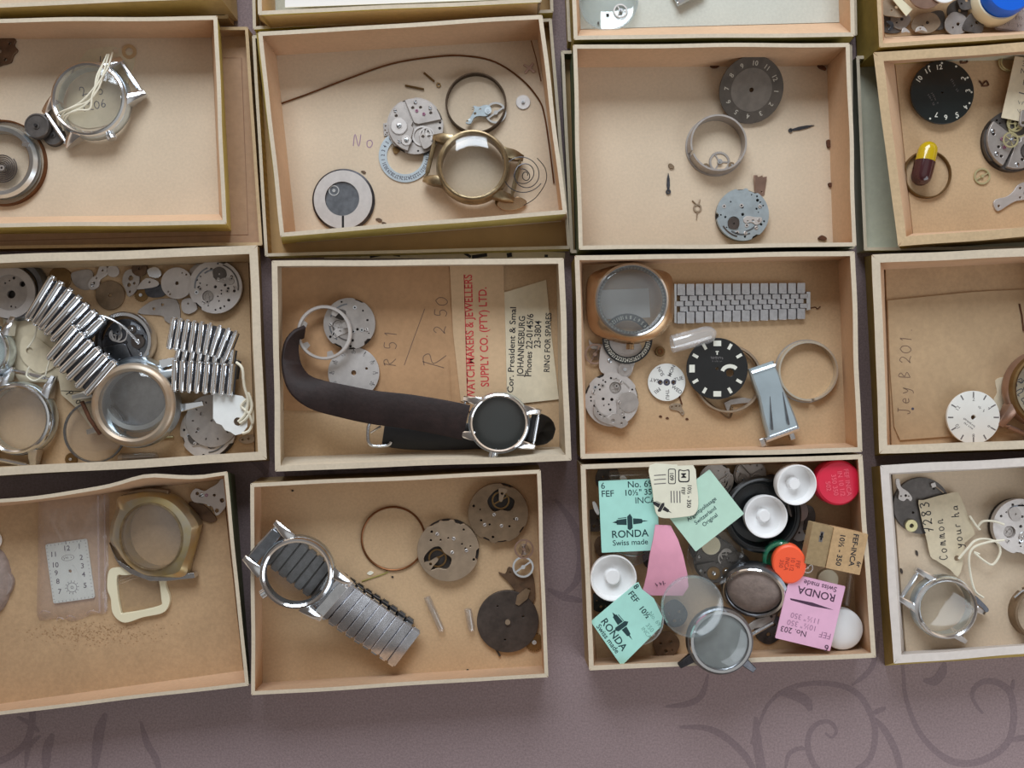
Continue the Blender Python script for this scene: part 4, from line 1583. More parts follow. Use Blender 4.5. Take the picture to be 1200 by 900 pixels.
# ================================================= tray with gold case (row 1, second)
rod('mainspring', 'long thin brown mainspring curving across the upper tray with gold case', 'spring', 470, 90,
    [(319, 129), (324, 124), (360, 111), (410, 92), (460, 75), (510, 67), (545, 66), (580, 73), (612, 94), (632, 118), (638, 136), (642, 160), (646, 190), (649, 215)], 1.0, 'copper_brown', Z)
rod('wire_piece', 'thin dark wire leaning in the top right corner by the mainspring', 'wire', 628, 74, [(622, 54, 14), (628, 72, 8), (634, 96, 1)], .7, 'copper_brown', Z + 2)
plate_bit('metal_cross', 'tiny cross-shaped spring near the right wall above the thin gear', 'spring', 621, 80, [(614, 75), (620, 78), (624, 73), (626, 75), (623, 80), (628, 84), (625, 86), (620, 82), (616, 87), (614, 85), (618, 80), (613, 77)], 'bronze_pink', Z, 1, sm=0)
for lb, x, y, dx, dy in (('longer brown pin lying left above the silver movement', 486, 103, 11, 2.2), ('shorter brown pin slanting above the silver movement', 503, 91, 6, 5)):
    rod('steel_pin', lb, 'pin', x, y, [(x - dx, y - dy), (x + dx, y + dy)], 1.3, 'brass_dark', Z)
mb = MB()
mb.ring(0, 0, 1.5, 2.8, 0, 1.6, 16)
solo('washer', 'tiny dark washer beside the shorter brown pin', 'washer', 514, 100, Z, mb, ['brass_dark'])
gear_bit('gear_wheel', 'thin pale gear near the right wall of the gold case tray', 'gear', 613, 120, 8.5, 'nickel_light', Z, 40, 0)
ring_thing('casing_ring', 'dark bronze casing ring with a balance bridge lying inside it', 'ring', 558, 123, 33.6, 35.6, 8, 'brass_black', Z, tabs=None)
T = Thing('balance_bridge', 'bluish balance bridge with wheel lying inside the dark casing ring', 'balance bridge', 572, 134, Z)
mb = MB()
mb.prism(cr(T.l([(546, 146), (551, 140), (556, 131), (555, 126), (562, 127), (568, 125), (574, 126), (576, 132), (570, 138), (562, 138), (556, 140), (552, 147)]), 4, True), 4, 6, [circ(-18, 5, 1.3, 8), circ(-15, -1, 1.6, 8), circ(-24, -10, 1.3, 8), circ(-9, 4, 1.0, 8)])
T.add('cock', mb, ['nickel_blue'], bev=.4)
mb = MB()
balance_geo(mb, 9, 1, 12.5, 1.5, 35)
T.add('balance_wheel', mb, ['chrome'])
mb = MB()
mb.disc(0, 2, 4, 6, 7, n=16)
mb.ring(0, 2, 1, 2, 7, 7.6, 12)
T.add('regulator', mb, ['steel_blue'])
movement('silver round movement with bridges, leaning on the blue date ring', 487, 149, 33, 3, Z + 3, 'bridge', ('nickel', 'nickel', 'nickel_light', 'steel'), rot=20, h=8, jewels=2)
T = Thing('date_ring', 'pale blue date ring with printed numerals under the silver movement', 'date ring', 475, 183, Z)
mb = MB()
mb.prism(circ(0, 0, 31, 62), 0, 1.2, [circ(0, 0, 21.5, 48)])
T.add('ring', mb, ['steel_blue'])
mb = MB()
for i in range(31):
    a = radians(90 - i * 360 / 31 + 100)
    mb.text(str(i + 1), 26 * cos(a), 26 * sin(a), 6.0, 1.35, math.degrees(a) - 90, sx=.8, bold=.012)
T.add('numerals', mb, ['ink_blue'])
plate_bit('spring_leaf', 'small leaf with rows of holes left of the silver movement', 'spring', 452, 151, [(449, 145), (455, 144), (456, 159), (450, 160)], 'nickel', Z, 1.2, [(452, 148, .9), (451.5, 153, .9), (454, 156, .9), (452, 158, .7)], sm=0)
plate_bit('screw_chip', 'tiny brown screw showing inside the blue date ring', 'screw', 464, 176, [(460, 174), (466, 173), (469, 177), (463, 181)], 'brass_dark', Z, 2)
watch_case('old gold watch case with angular lugs and clear crystal, near the right wall', 555, 199, 43, -13, ('gold_old', 'gold_old', 'gold_old', 'gold_old'), h=22, z=Z + 5, rin=.85, lug_len=.26, lug_w=.13, spread=.57, crown=None, crystal='glass', dome=.14, fancy=True)
T = Thing('hairspring', 'loose hairspring uncoiling past the right side of the gold watch case', 'spring', 614, 205, Z + 6)
mb = MB()
pts = []
for t in range(150):
    a = t * .165
    r = 4 + 20 * (t / 150) ** 1.5
    pts.append((r * cos(a) + 3 * sin(a * .5), -2 + r * sin(a), 4 + 14 * (t / 150) ** 2))
mb.tube(pts, .55, 5)
T.add('coil', mb, ['gunmetal'])
mb = MB()
mb.tube(cr([(15, 15, 16), (24, 2, 20), (25, -12, 16), (14, -28, 8), (0, -36, 2)], 8), .5, 5)
T.add('tail', mb, ['gunmetal'])
plate_bit('gilt_fragment', 'crumpled gilt fragment below the hairspring by the front rim', 'fragment', 598, 239, [(582, 240), (588, 234), (600, 233), (607, 231), (617, 236), (612, 243), (600, 247), (588, 246)], 'gold_warm', Z + 1, 5, tilt=(8, 5), bev=1)
plate_bit('movement_plate', 'small dark plate under the gilt fragment by the gold case lug', 'movement part', 590, 234, [(580, 236), (588, 226), (600, 228), (602, 236), (594, 242), (584, 243)], 'brass_dark', Z, 1)
T = Thing('loose_case_back', 'round steel case back with grey mirror centre near the front rim', 'case back', 403, 235, Z)
mb = MB()
mb.lathe([(0, 1), (21, 1), (22, 3), (34, 4), (36.5, 2.5), (36.5, 0), (0, 0)], n=60)
T.add('rim', mb, ['gunmetal'])
mb = MB()
mb.prism(circ(0, 0, 34, 56), 3.6, 5.2, [circ(-1, 1, 20, 40)])
T.add('flange', mb, ['nickel_light'])
mb = MB()
mb.lathe([(0, 2.2), (20.5, 2.4)], -1, 1, 48)
T.add('mirror_centre', mb, ['steel_dark'])
mb = MB()
mb.ring(-11, 11, 5, 6.2, 2.5, 2.9, 24)
mb.disc(-11, 11, 2, 2.5, 2.9, n=12)
T.add('stamp', mb, ['chrome'])
mb = MB()
mb.box(0, -26, 2.6, 14, 3.6, 5.4)
T.add('notch', mb, ['hole'])  # dark bar, recess shade put into the colour
for lb, x, y, s_ in (('tiny curled spring bit right of the case back', 426, 202, 3), ('dark flake beside the case back at the front rim', 444, 258, 4), ('brown flake on the front rim right of the case back', 450, 262, 3)):
    plate_bit('metal_chip', lb, 'chip', x, y, [(x - s_, y - 1), (x, y - s_ * .6), (x + s_, y), (x + 1, y + s_ * .6)], 'oxide_brown', Z, 1)
# pencilled letters on the tray floor
mb = MB()
mb.hand('No', 0, 0, 14, 0, -4, w=1.1, adv=1.1)
o = solo('pencil_note', 'faint violet handwritten letters on the floor of the gold case tray', 'handwriting', 413, 171, ZF + .12, mb, ['ink_violet'])

# ================================================= tray with dark dial (row 1, third)
T = dial('dark brown dial with pale numerals near the back wall', 880, 105.5, 37.5, numerals(['12', '1', '2', '3', '4', '5', '6', '7', '8', '9', '10', '11'], .20, .77, start=27, rotate=True, bold=.015), base='dial_charcoal', z=Z + 13, th=2, tilt=(17, 0), markmat='lume_dim', hole=.07)
mb = MB()
mb.prism(circ(0, 0, 24, 48), 2.0, 2.25, [circ(0, 0, 2.6, 16)])
T.add('centre_disc', mb, ['dial_grey'])
ring_thing('movement_holder', 'steel split ring standing over tiny gears in the dark dial tray', 'ring', 838, 172, 30.6, 33.5, 16, 'nickel', Z, gap=(196, 204), flange=(30.5, 35, 2))
gear_bit('gear_wheel', 'pale gear wheel inside the steel split ring', 'gear', 843, 190, 12.5, 'nickel', Z, 44, 3)
gear_bit('gear_wheel', 'small brown pinion wheel left of the pale gear in the split ring', 'gear', 827, 196, 4.5, 'nickel_brown', Z, 14)
gear_bit('gear_wheel', 'small brown pinion wheel right of the pale gear in the split ring', 'gear', 857, 194, 4, 'nickel_brown', Z, 12)
hand_bit('dark pointed hand lying alone under the dark brown dial', 940, 151, [(926, 153), (954, 147)], 4, 'gunmetal', Z, 2.4)
hand_bit('dark spade hand pointing up at the left of the dark dial tray', 783, 212, [(783, 225), (783, 203)], 4, 'gunmetal', Z, 3)
plate_bit('metal_chip', 'tiny curled chip above the upright spade hand', 'chip', 786, 195, [(783, 193), (786, 192), (790, 196), (787, 198), (784, 197)], 'nickel_brown', Z, 2)
T = Thing('pallet_fork', 'tiny ringed pallet part below the upright spade hand', 'pallet fork', 817, 244, Z)
mb = MB()
mb.ring(0, 0, 3.2, 5, 0, 1.4, 20)
T.add('ring', mb, ['nickel_warm'])
mb = MB()
mb.tube([(0, -4, 1), (-1, -14, .6)], [.9, .4])
mb.tube([(-1, 4, 1), (-6, 9, 1)], .7)
mb.tube([(1, 4, 1), (3, 10, 1)], .7)
T.add('fork', mb, ['nickel_warm'])
movement('blue-grey round movement at the front of the dark dial tray', 868, 253, 30.5, 21, Z, 'dial', ('nickel_blue', 'oxide_dark', 'nickel_light', 'nickel_light'), h=8, nholes=17, rot=10)
plate_bit('spring_leaf', 'folded thin leaf above the blue-grey movement', 'spring', 890, 216, [(882, 206), (886, 206), (887, 208), (892, 206), (893, 208), (898, 207), (896, 228), (889, 231), (884, 224)], 'bronze_pink', Z + 1, 2, [(892, 225, 1)], sm=0, tilt=(6, 8))
for lb, x, y, pts in (('rust flake by the back wall left of the dark brown dial', 837, 77, [(830, 76), (836, 77), (842, 73), (845, 75), (840, 80), (834, 80)]),
                      ('rust flake in the top right corner of the dark dial tray', 962, 79, [(957, 75), (966, 79), (967, 83), (959, 80)]),
                      ('upper rust flake along the right wall of the dark dial tray', 971, 169, [(968, 165), (972, 165), (973, 172), (969, 173)]),
                      ('lower rust flake along the right wall of the dark dial tray', 972, 217, [(970, 215), (974, 215), (974, 219), (971, 219)]),
                      ('dark crumb at the front right corner of the dark dial tray', 963, 279, [(958, 280), (962, 276), (968, 279), (966, 282)])):
    plate_bit('rust_flake', lb, 'flake', x, y, pts, 'rust', Z, 2.4)

# ================================================= tray with black dial and capsule (row 1, fourth)


def black_dial_marks(mb, r, z):
    for s_, a, rr in (('11', 122, 20), ('12', 88, 0), ('10', 150, 0)):
        pass
    for s_, dx, dy, rot in (('12', -4, 29, 8), ('11', -17, 25, 28), ('10', -27, 15, 55), ('7', -7, -26, 175), ('6', 4, -29, 190), ('5', 17, -26, 205), ('4', 27, -17, 230), ('3', 30, 2, 100), ('2', 25, 16, 70)):
        mb.text(s_, dx, dy, 8, z, rot, bold=.02)
    for a in (91, 62, 30, 0, -22, -60, -115, 118):
        mb.disc(r * .92 * cos(radians(a)), r * .92 * sin(radians(a)), 1.2, z - .1, z, n=10)
    mb.scrawl(14, 8, 18, 4, z, -62, m=1)
    mb.scrawl(-13, -9, 15, 3.4, z, -62, m=1)
    mb.scrawl(-9, -7, 15, 3.4, z, -62, m=1)


dial('black dial with pale square numerals, upper left of the capsule tray', 1103, 109, 37, black_dial_marks, base='dial_green', z=Z + 6, th=2.5, tilt=(0, 0), markmat='lume', extra=['ink_grey'], hole=.03)
ring_thing('casing_ring', 'thin brassy ring around the yellow and maroon capsule', 'ring', 1085, 205, 26.4, 28, 5, 'brass_dark', Z)
T = Thing('capsule', 'medicine capsule, half yellow and half dark maroon, inside the thin ring', 'capsule', 1077, 196, Z)
q = radians(-8)
mb = MB(-104, 0, 0)
n = 20


def capsec(x, rr):
    return [(x, rr * cos(2 * pi * j / n), 11.5 + rr * sin(2 * pi * j / n)) for j in range(n)]


mb.loft([capsec(-3, 11.4), capsec(14, 11.2)] + [capsec(14 + 11 * sin(t), max(.3, 11.2 * cos(t))) for t in (.4, .8, 1.2, 1.5)])
T.add('lower_shell', mb, ['capsule_maroon'])
mb = MB(-104)
mb.loft([capsec(0, 10.8), capsec(-16, 10.6)] + [capsec(-16 - 11 * sin(t), max(.3, 10.6 * cos(t))) for t in (.4, .8, 1.2, 1.5)])
T.add('upper_shell', mb, ['capsule_yellow'])
movement('dark grey movement with a brass wheel, at right photo edge by the printed tag', 1184, 167, 36, 8, Z, 'bridge', ('oxide_grey', 'nickel', 'oxide_grey', 'steel'), rot=150, h=13, gear='brass_pale', balance=True)
gear_bit('gear_wheel', 'brass five-spoked wheel lying on the dark grey movement', 'gear', 1184, 164, 9.5, 'brass_pale', Z + 16, 40, 5)
T = paper_tag('paper_tag', 'printed paper tag at right photo edge, tucked above the dark grey movement', 'paper tag', 1196, 105, [(1189, 66), (1240, 74), (1232, 150), (1173, 138)], 'paper_cream', Z + 12, tilt=(0, 0))
mb = MB(-8)
mb.text('3', -1, 30, 9, .95)
mb.text('No', 2, 21, 9, .95)
mb.text('P', 3, 8, 9, .95)
mb.scrawl(4, -16, 14, 6, .95)
mb.scrawl(3, -26, 18, 6, .95)
mb.ribbon([(-2, -4), (6, -5), (12, -3)], 1.4, .95)
T.add('printing', mb, ['ink_grey'])
T = Thing('spring_coil', 'pale looped spring wire beside the printed tag', 'spring', 1179, 75, Z)
mb = MB()
mb.tube([(11 * cos(t * .4) + t * .1, 11 * sin(t * .4) * .9, 2 + t * .12) for t in range(34)], .9, 6)
T.add('wire', mb, ['brass_pale'])
balance_thing('small balance wheel below the black dial, near the dark grey movement', 1150, 207, 9.5, 'brass_pale', Z, 30, hair=False)
plate_bit('escape_bridge', 'bright bridge plate with holes at lower right photo edge of the capsule tray', 'movement part', 1186, 232,
          [(1163, 240), (1166, 234), (1178, 231), (1186, 225), (1192, 217), (1202, 214), (1212, 222), (1206, 233), (1190, 236), (1180, 241), (1168, 248)], 'nickel_light', Z, 2.5, [(1169, 242, 1.6), (1194, 232, 1.3), (1194, 221, 1.6), (1199, 227, 1.2)])
for lb, x, y in (('rust curl above the black dial by the back wall', 1128, 71), ('rust coloured squiggle right of the black dial', 1153, 98)):
    rod('rust_curl', lb, 'flake', x, y, cr([(x - 6, y - 3), (x - 2, y + 1), (x + 2, y - 3), (x + 5, y + 2), (x + 1, y + 3), (x - 3, y + 3)], 3), .9, 'rust', Z)
# ================================================= tray piled with expansion bands (row 2, first)
GP = 'loose movement parts behind the expansion bands'
# case back with ring, top left
T = Thing('loose_case_back', 'open case with pale inner ring and pierced grey disc at upper left', 'case back', 18, 344, Z)
mb = MB()
mb.lathe([(26, 0), (36, 0), (37, 6), (34, 11), (28, 10), (26, 8)], 5, 4, 56, True)
T.add('outer_ring', mb, ['steel_dark'])
mb = MB()
mb.prism(circ(0, 0, 30, 56), 8, 11, [circ(0, 0, 21, 40)])
T.add('inner_ring', mb, ['nickel_light'])
mb = MB()
mb.prism(circ(0, 0, 21.5, 48), 6, 9, [circ(1, -2, 4.8, 20), (circ(14, 10, 3.4, 14)), circ(-6, 11, 1.2, 8), circ(-1, 14, 1, 8), circ(1, -16, 1.2, 8), circ(6, -17, 1, 8), circ(4, 17, 1.8, 8)])
T.add('pierced_disc', mb, ['nickel'])
mb = MB()
mb.disc(0, 0, 21, 1, 4)
T.add('under_disc', mb, ['hole_shade'])
plate_bit('brass_disc', 'brownish disc behind the left end of the long band', 'disc', 71, 322, [(58, 326), (62, 316), (72, 313), (82, 318), (84, 328), (78, 338), (64, 338)], 'brass_dark', Z, 2, sm=4)
plate_bit('movement_plate', 'grey fan-shaped plate behind the long expansion band', 'movement part', 96, 328, [(84, 322), (94, 317), (108, 317), (110, 330), (104, 340), (90, 336)], 'nickel', Z, 2, group=GP)
plate_bit('movement_plate', 'two-lobed bright bridge by the back wall, left of centre', 'movement part', 114, 324, [(104, 334), (108, 326), (114, 322), (118, 312), (126, 313), (126, 322), (118, 328), (116, 336), (108, 340)], 'nickel_light', Z + 2, 2, [(111, 332, 1.5), (121, 317, 1.2), (114, 326, 1)], GP, [(110, 334, 2.2)])
disc_bit('movement_disc', 'small bright round disc by the back wall, left of centre', 'movement part', 133, 318, 7, 'nickel_light', Z + 2, 2, 0, group=GP)
disc_bit('brown_disc', 'brown disc with centre hole behind the long expansion band', 'disc', 130, 346, 17, 'nickel_brown', Z, 2, .12, tilt=(0, 0))
plate_bit('movement_plate', 'pierced skeleton bridge above the brown disc', 'movement part', 154, 328, [(144, 330), (148, 318), (158, 316), (164, 324), (162, 338), (152, 348), (148, 340)], 'nickel', Z + 2, 2, [(154, 326, 3), (152, 334, 2.4), (158, 332, 1.6), (153, 342, 1.4)], GP)
disc_bit('movement_disc', 'dark little wheel by the back wall in the expansion band tray', 'movement part', 164, 315, 9, 'oxide_brown', Z + 3, 2, .15, group=GP)
plate_bit('movement_plate', 'bright triangular bridge left of the white plain disc', 'movement part', 174, 330, [(161, 338), (172, 326), (186, 330), (184, 336), (166, 339)], 'nickel_light', Z + 3, 2, [(176, 331, 1.3)], GP)
plate_bit('movement_plate', 'bright folded clip left of the white plain disc', 'movement part', 180, 320, [(174, 316), (184, 313), (190, 320), (186, 326), (176, 324)], 'steel', Z + 4, 2.4, group=GP)
plate_bit('movement_plate', 'dark plate under the white plain disc', 'movement part', 182, 342, [(172, 336), (192, 334), (194, 346), (180, 349), (172, 345)], 'gunmetal', Z, 2, group=GP)
gear_bit('gear_wheel', 'brown toothed wheel below the skeleton bridge', 'gear', 166, 346, 8, 'brass_dark', Z, 20)
disc_bit('movement_disc', 'white plain disc with centre hole by the back wall', 'movement part', 208, 332, 18.5, 'nickel_light', Z + 5, 2, .12, [(214, 320, .9), (219, 322, 1.2), (198, 342, 1), (200, 345, 1.2)])
T = movement('large pale plate full of tiny holes at the upper right of band tray', 255, 337, 31, 14, Z + 2, 'dial', ('nickel_light', 'oxide_grey', 'nickel', 'nickel_light'), h=7, nholes=26, rot=190)
plate_bit('movement_plate', 'pale plate behind the large holed plate at left', 'movement part', 232, 320, [(222, 318), (232, 309), (244, 308), (244, 322), (230, 326)], 'nickel', Z, 1.6, group=GP)
plate_bit('movement_plate', 'pale grey bridge with two holes below the white plain disc', 'movement part', 190, 361, [(162, 367), (176, 354), (192, 350), (208, 352), (212, 372), (206, 382), (194, 376), (190, 370)], 'nickel', Z, 1.6, [(181, 362, 1.8), (191, 357, 1.8)], GP)
plate_bit('movement_plate', 'small pale plate between the holed plate and folded band', 'movement part', 222, 360, [(214, 352), (226, 350), (232, 362), (222, 368), (214, 364)], 'nickel_light', Z + 1, 1.6, [(221, 356, 1)], GP)

# tags under the band
T = paper_tag('paper_tag', 'large beige paper tag with hole under the long expansion band', 'paper tag', 60, 400, [(4, 368), (48, 360), (92, 398), (96, 432), (66, 448), (24, 448), (6, 420)], 'paper_tag', Z + 1, hole=None, sm=0)
T = paper_tag('paper_tag', 'beige tag with scalloped end and dark hole, left of the long band', 'paper tag', 48, 408, [(26, 396), (40, 394), (52, 402), (66, 414), (66, 428), (48, 438), (34, 430), (24, 416)], 'paper_tag', Z + 3, hole=(35, 411, 4), sm=3)
T = paper_tag('paper_tag', 'handwritten beige tag with hole partly under the large brownish case', 'paper tag', 92, 458, [(66, 424), (92, 418), (104, 440), (122, 470), (130, 488), (124, 508), (112, 508), (92, 480), (72, 462)], 'paper_tag', Z + 5, hole=(83, 437, 4.4),
              write=lambda mb, T, z: (mb.hand('poor', -12, -2, 8, z, -50, w=1.0), mb.hand('mer', 22, 4, 8, z, -80, w=1.0), mb.ribbon([(-20, 0), (10, -1)], .8, z)), ink='ink_black')
string_on(T, [[(58, 440, 8), (66, 420, 12), (76, 398, 16), (84, 382, 24)], [(52, 372, 8), (50, 380, 10), (46, 396, 9), (38, 408, 9)], [(40, 430, 9), (36, 440, 8), (46, 446, 9), (58, 440, 10)]], .9)

# left edge cases
T = watch_case('steel watch case with bluish dial at left photo edge', -12, 412, 34, 78, ('steel_blue', 'chrome', 'chrome', 'steel'), h=20, z=Z + 6, rin=.86, lug_len=.36, crown=None, crystal='glass_smoke', lugs=(0, 1, 2, 3), bars=(-1,))
mb = MB()
mb.disc(0, 0, 28, 8, 9)
T.add('dial', mb, ['dial_pale'])
watch_case('steel watch case with clear crystal and spring bars in the lower left corner', 29, 490, 43, 78, ('steel_blue', 'chrome', 'steel', 'chrome'), h=20, z=Z + 4, rin=.85, lug_len=.30, lug_w=.13, spread=.58, crown=None, crystal='glass_dusty')
# long expansion band + its watch
T = Thing('watch_case', 'steel watch case with long expansion band, beneath the large brownish case', 'watch case', 168, 462, Z)
r = 44
mb = MB()
mb.lathe([(36, 4), (42, 4), (44, 9), (44, 14), (41, 19), (36, 18)], n=60, closed=True)
T.add('case_ring', mb, ['steel_blue'])
mb = MB()
mb.disc(0, 0, 37, 2, 5)
T.add('case_back', mb, ['steel_dark'])
for s1, s2 in ((1, 1), (1, -1), (-1, 1), (-1, -1)):
    mb = MB(14)
    secs = []
    for q in (0, .3, .6, 1):
        a, b, hw = s1 * (34 + 36 * q), s2 * (27 + 1 * q), 5.5 - 2.5 * q
        secs.append([(a, b - hw, 5), (a, b + hw, 5), (a, b + hw, 17 - 6 * q), (a, b - hw, 17 - 6 * q)])
    mb.loft(secs)
    T.add('lug', mb, ['chrome'], bev=.8)
band_links(T, [(62, 350, 28), (84, 364, 31), (106, 384, 32), (122, 400, 30)], 54, 11.6, 'chrome', 7, dirfix=62, gap=.24)
band_links(T, [(92, 400, 36), (108, 414, 38), (126, 432, 38), (142, 446, 34)], 46, 11.6, 'chrome', 7, dirfix=58, gap=.24)
mb = MB()
mb.tube(cr([(-96, 68, 22), (-70, 84, 26), (-40, 90, 28), (-14, 80, 26), (6, 58, 22)], 8), 1.6)
T.add('wire_bow', mb, ['steel'])
# inner dark ring between the two bands
ring_thing('steel_ring', 'steel bezel arc behind the long expansion band', 'watch bezel', 150, 400, 29, 34, 12, 'steel', Z + 3)
movement('dark movement inside the steel bezel behind the long band', 150, 402, 28, 145, Z + 2, 'bridge', ('gunmetal', 'steel_dark', 'oxide_dark', 'steel'), rot=200, h=7, jewels=0)
# folded band right
T = Thing('expansion_band', 'folded steel expansion band heaped in layers at right of its tray', 'watch band', 248, 412, Z)
band_links(T, [(212, 392, 30), (236, 396, 33), (262, 400, 32), (284, 408, 26)], 34, 8.6, 'chrome', 6, dirfix=80, gap=.26)
band_links(T, [(216, 412, 22), (236, 416, 24), (258, 420, 25), (284, 424, 22)], 26, 8.2, 'chrome', 6, dirfix=78, gap=.26)
band_links(T, [(214, 424, 14), (236, 428, 16), (256, 430, 17), (286, 434, 14)], 22, 8.0, 'steel_dark', 6, dirfix=80, gap=.26)
band_links(T, [(216, 440, 30), (234, 441, 33), (256, 443, 34), (288, 446, 32)], 34, 9.2, 'chrome', 7, dirfix=100, gap=.26)
# large brownish case
T = watch_case('large worn brownish watch case with smoky crystal, on top of the pile', 166, 474, 50, 14, ('steel_blue', 'case_worn', 'steel_blue', 'steel'), h=26, z=Z + 16, rin=.78, lug_len=.38, lug_w=.11, spread=.50, crown=None, crystal='glass_dusty', lugs=(0, 2), bars=(), lug_drop=.2, dome=.12)
rod('spring_bar', 'dark slender serrated bar leaning on the large brownish case', 'bar', 114, 492, [(105, 470, 14), (114, 490, 14), (125, 508, 12)], 2.2, 'rust', Z + 10)
crystal_thing('clear watch crystal with thin dark rim at front of the band tray', 112, 506, 36, Z + 8, 'glass_dusty', 8, rimm='steel_dark')
gear_bit('gear_wheel', 'dark brass bushing left of the clear crystal by the front rim', 'gear', 84, 538, 7.5, 'brass_dark', Z, 20)
vial('small glass tube with cotton inside, by the front rim under the brownish case', 166, 535, 44, 5.5, 2)
rod('steel_pin', 'tiny cream pin right of the brownish case above the glass tube', 'pin', 197, 513, [(190, 513), (204, 512)], 1.4, 'brass_pale', Z)
T = movement('round plate with holes, dull grey cover disc on it, near the right front corner', 246, 505, 32, 33, Z, 'dial', ('nickel_light', 'oxide_grey', 'nickel', 'nickel_light'), h=7, nholes=14, rot=100)
dial('dull grey disc with faint marks lying on the holed plate below the folded band', 249, 493, 31, lambda mb, r, z: [mb.box(r * .72 * cos(radians(a)), r * .72 * sin(radians(a)), 2.6, 1.6, z - .1, z, a) for a in range(0, 360, 36)], base='nickel', z=Z + 8, th=1.6, markmat='oxide_dark', hole=.05, holes=[(-16, -10, 2), (-12, 8, 2.4)], name='cover_disc', cat='disc')
plate_bit('movement_plate', 'tiny pierced bridge at the right wall under the white tag', 'movement part', 288, 514, [(280, 516), (286, 511), (297, 510), (298, 518), (288, 520)], 'nickel_warm', Z, 2, [(285, 515, 1.2), (292, 514, 1.4)], GP)
T = paper_tag('paper_tag', 'small white scalloped tag with string at the right wall', 'paper tag', 268, 482, [(250, 459), (284, 464), (291, 470), (290, 500), (284, 508), (276, 510), (270, 506), (264, 504), (260, 498), (254, 496), (250, 490)], 'paper_tag_white', Z + 30, hole=(279, 494, 5), tilt=(0, 0))
string_on(T, [[(280, 425, 8), (288, 432, 12), (289, 452, 8), (292, 470, 4), (288, 486, 3), (280, 494, 2)], [(282, 496, 2), (290, 490, 3), (296, 476, 2), (292, 460, 4), (296, 488, -2), (292, 504, -2), (284, 508, 1)], [(290, 468, 4), (284, 476, 3), (292, 484, 3), (296, 496, 0)]], 1.7)

# ================================================= tray with brown envelope and strap watch (row 2, second)
T = Thing('brown_envelope', 'brown paper envelope with red printed lettering, creased and pencilled', 'envelope', 460, 420, Z)
mb = MB()
pts = T.l([(328, 312), (545, 308), (556, 470), (556, 482), (333, 481)])
mb.prism(pts[::-1], 0, 2)
T.add('body', mb, ['envelope'], bev=.4)
mb = MB()
fl = T.l([(527, 309), (590, 307), (592, 380), (594, 470), (548, 472), (540, 470), (531, 390)])
mb.prism(fl[::-1], 2, 3)
fp = T.add('flap', mb, ['envelope_flap'], bev=.2)
mb = MB()
rt = 91.5
for s_, x, y0, y1, size in (('WATCHMAKERS & JEWELLERS', 551, 468, 322, 13.5), ('SUPPLY CO. (PTY) LTD.', 567.5, 453, 337, 13.5)):
    vs, _ = text_geo(s_, .014)
    wid = (max(v[0] for v in vs) - min(v[0] for v in vs)) * size
    mb.text(s_, x - 460, 420 - (y0 + y1) / 2, size, 3.12, rt, bold=.014, sx=(y0 - y1) / wid)
mb.ribbon(T.l([(544, 322), (548, 468)]), .9, 3.12)
T.add('red_lettering', mb, ['ink_red'], fp)
mb = MB()
mb.hand('R', 60, -14, 26, 2.12, 80, w=1.0)
mb.hand('2 50', 62, 28, 14, 2.12, 86, w=.9, adv=.95)
mb.hand('R 51', 4, -10, 14, 2.12, 88, w=.9, adv=.95)
mb.ribbon([(14, -8), (24, 20), (38, 58)], .8, 2.12)
T.add('handwriting', mb, ['pencil'])
mb = MB()
mb.ribbon(T.l([(468, 320), (490, 320)]), .7, 2.12)
mb.ribbon(T.l([(526, 420), (529, 470)]), .8, 3.2)
T.add('crease', mb, ['envelope'])
T = Thing('printed_card', 'cream printed card with black address lettering against the right wall', 'card', 622, 405, Z + .5)
mb = MB()
mb.prism(T.l([(590, 343), (640, 328), (646, 390), (655, 468), (600, 474), (592, 473)])[::-1], 0, 1.4)
T.add('paper', mb, ['paper_cream'], bev=.2)
mb = MB()
for s_, x, y0, y1, size in (('Cor. President & Smal', 600, 460, 360, 10), ('JOHANNESBURG', 611, 441, 370, 10.5), ('Phones 22-0145/6', 620.5, 441, 368, 10.5), ('23-3804', 630.5, 408, 376, 11), ('RING FOR SPARES', 642, 436, 367, 9.5)):
    vs, _ = text_geo(s_, .012)
    wid = (max(v[0] for v in vs) - min(v[0] for v in vs)) * size
    mb.text(s_, x - 622, 405 - (y0 + y1) / 2, size, 1.55, 88, bold=.012, sx=(y0 - y1) / wid)
T.add('lettering', mb, ['ink_black'])
# ring + plates
ring_thing('spacer_ring', 'pale steel spacer ring with five inner tabs on the envelope', 'ring', 381, 390, 28.5, 32, 6, 'nickel_light', Z + 14, tabs=(62, 158, 215, 285, 20), tabm='nickel')
movement('grey holed movement plate beside the spacer ring', 411, 380, 30, 51, Z + 3, 'dial', ('nickel', 'oxide_grey', 'nickel_light', 'nickel_light'), h=8, nholes=15, rot=-20)
dial('silvery seconds dial tucked above the dark leather strap', 415, 437, 30, lambda mb, r, z: [mb.text(str(5 * (i + 1)), r * .8 * cos(radians(60 - 30 * i)), r * .8 * sin(radians(60 - 30 * i)), 5, z, 60 - 30 * i - 90) for i in range(12)] + [mb.box(r * .9 * cos(radians(a)), r * .9 * sin(radians(a)), 3, 1.2, z - .1, z, a) for a in range(0, 360, 30)],
     base='dial_silver', z=Z + 3, th=3, markmat='ink_grey', hole=.1, holes=[(15, 5, 1.5)])
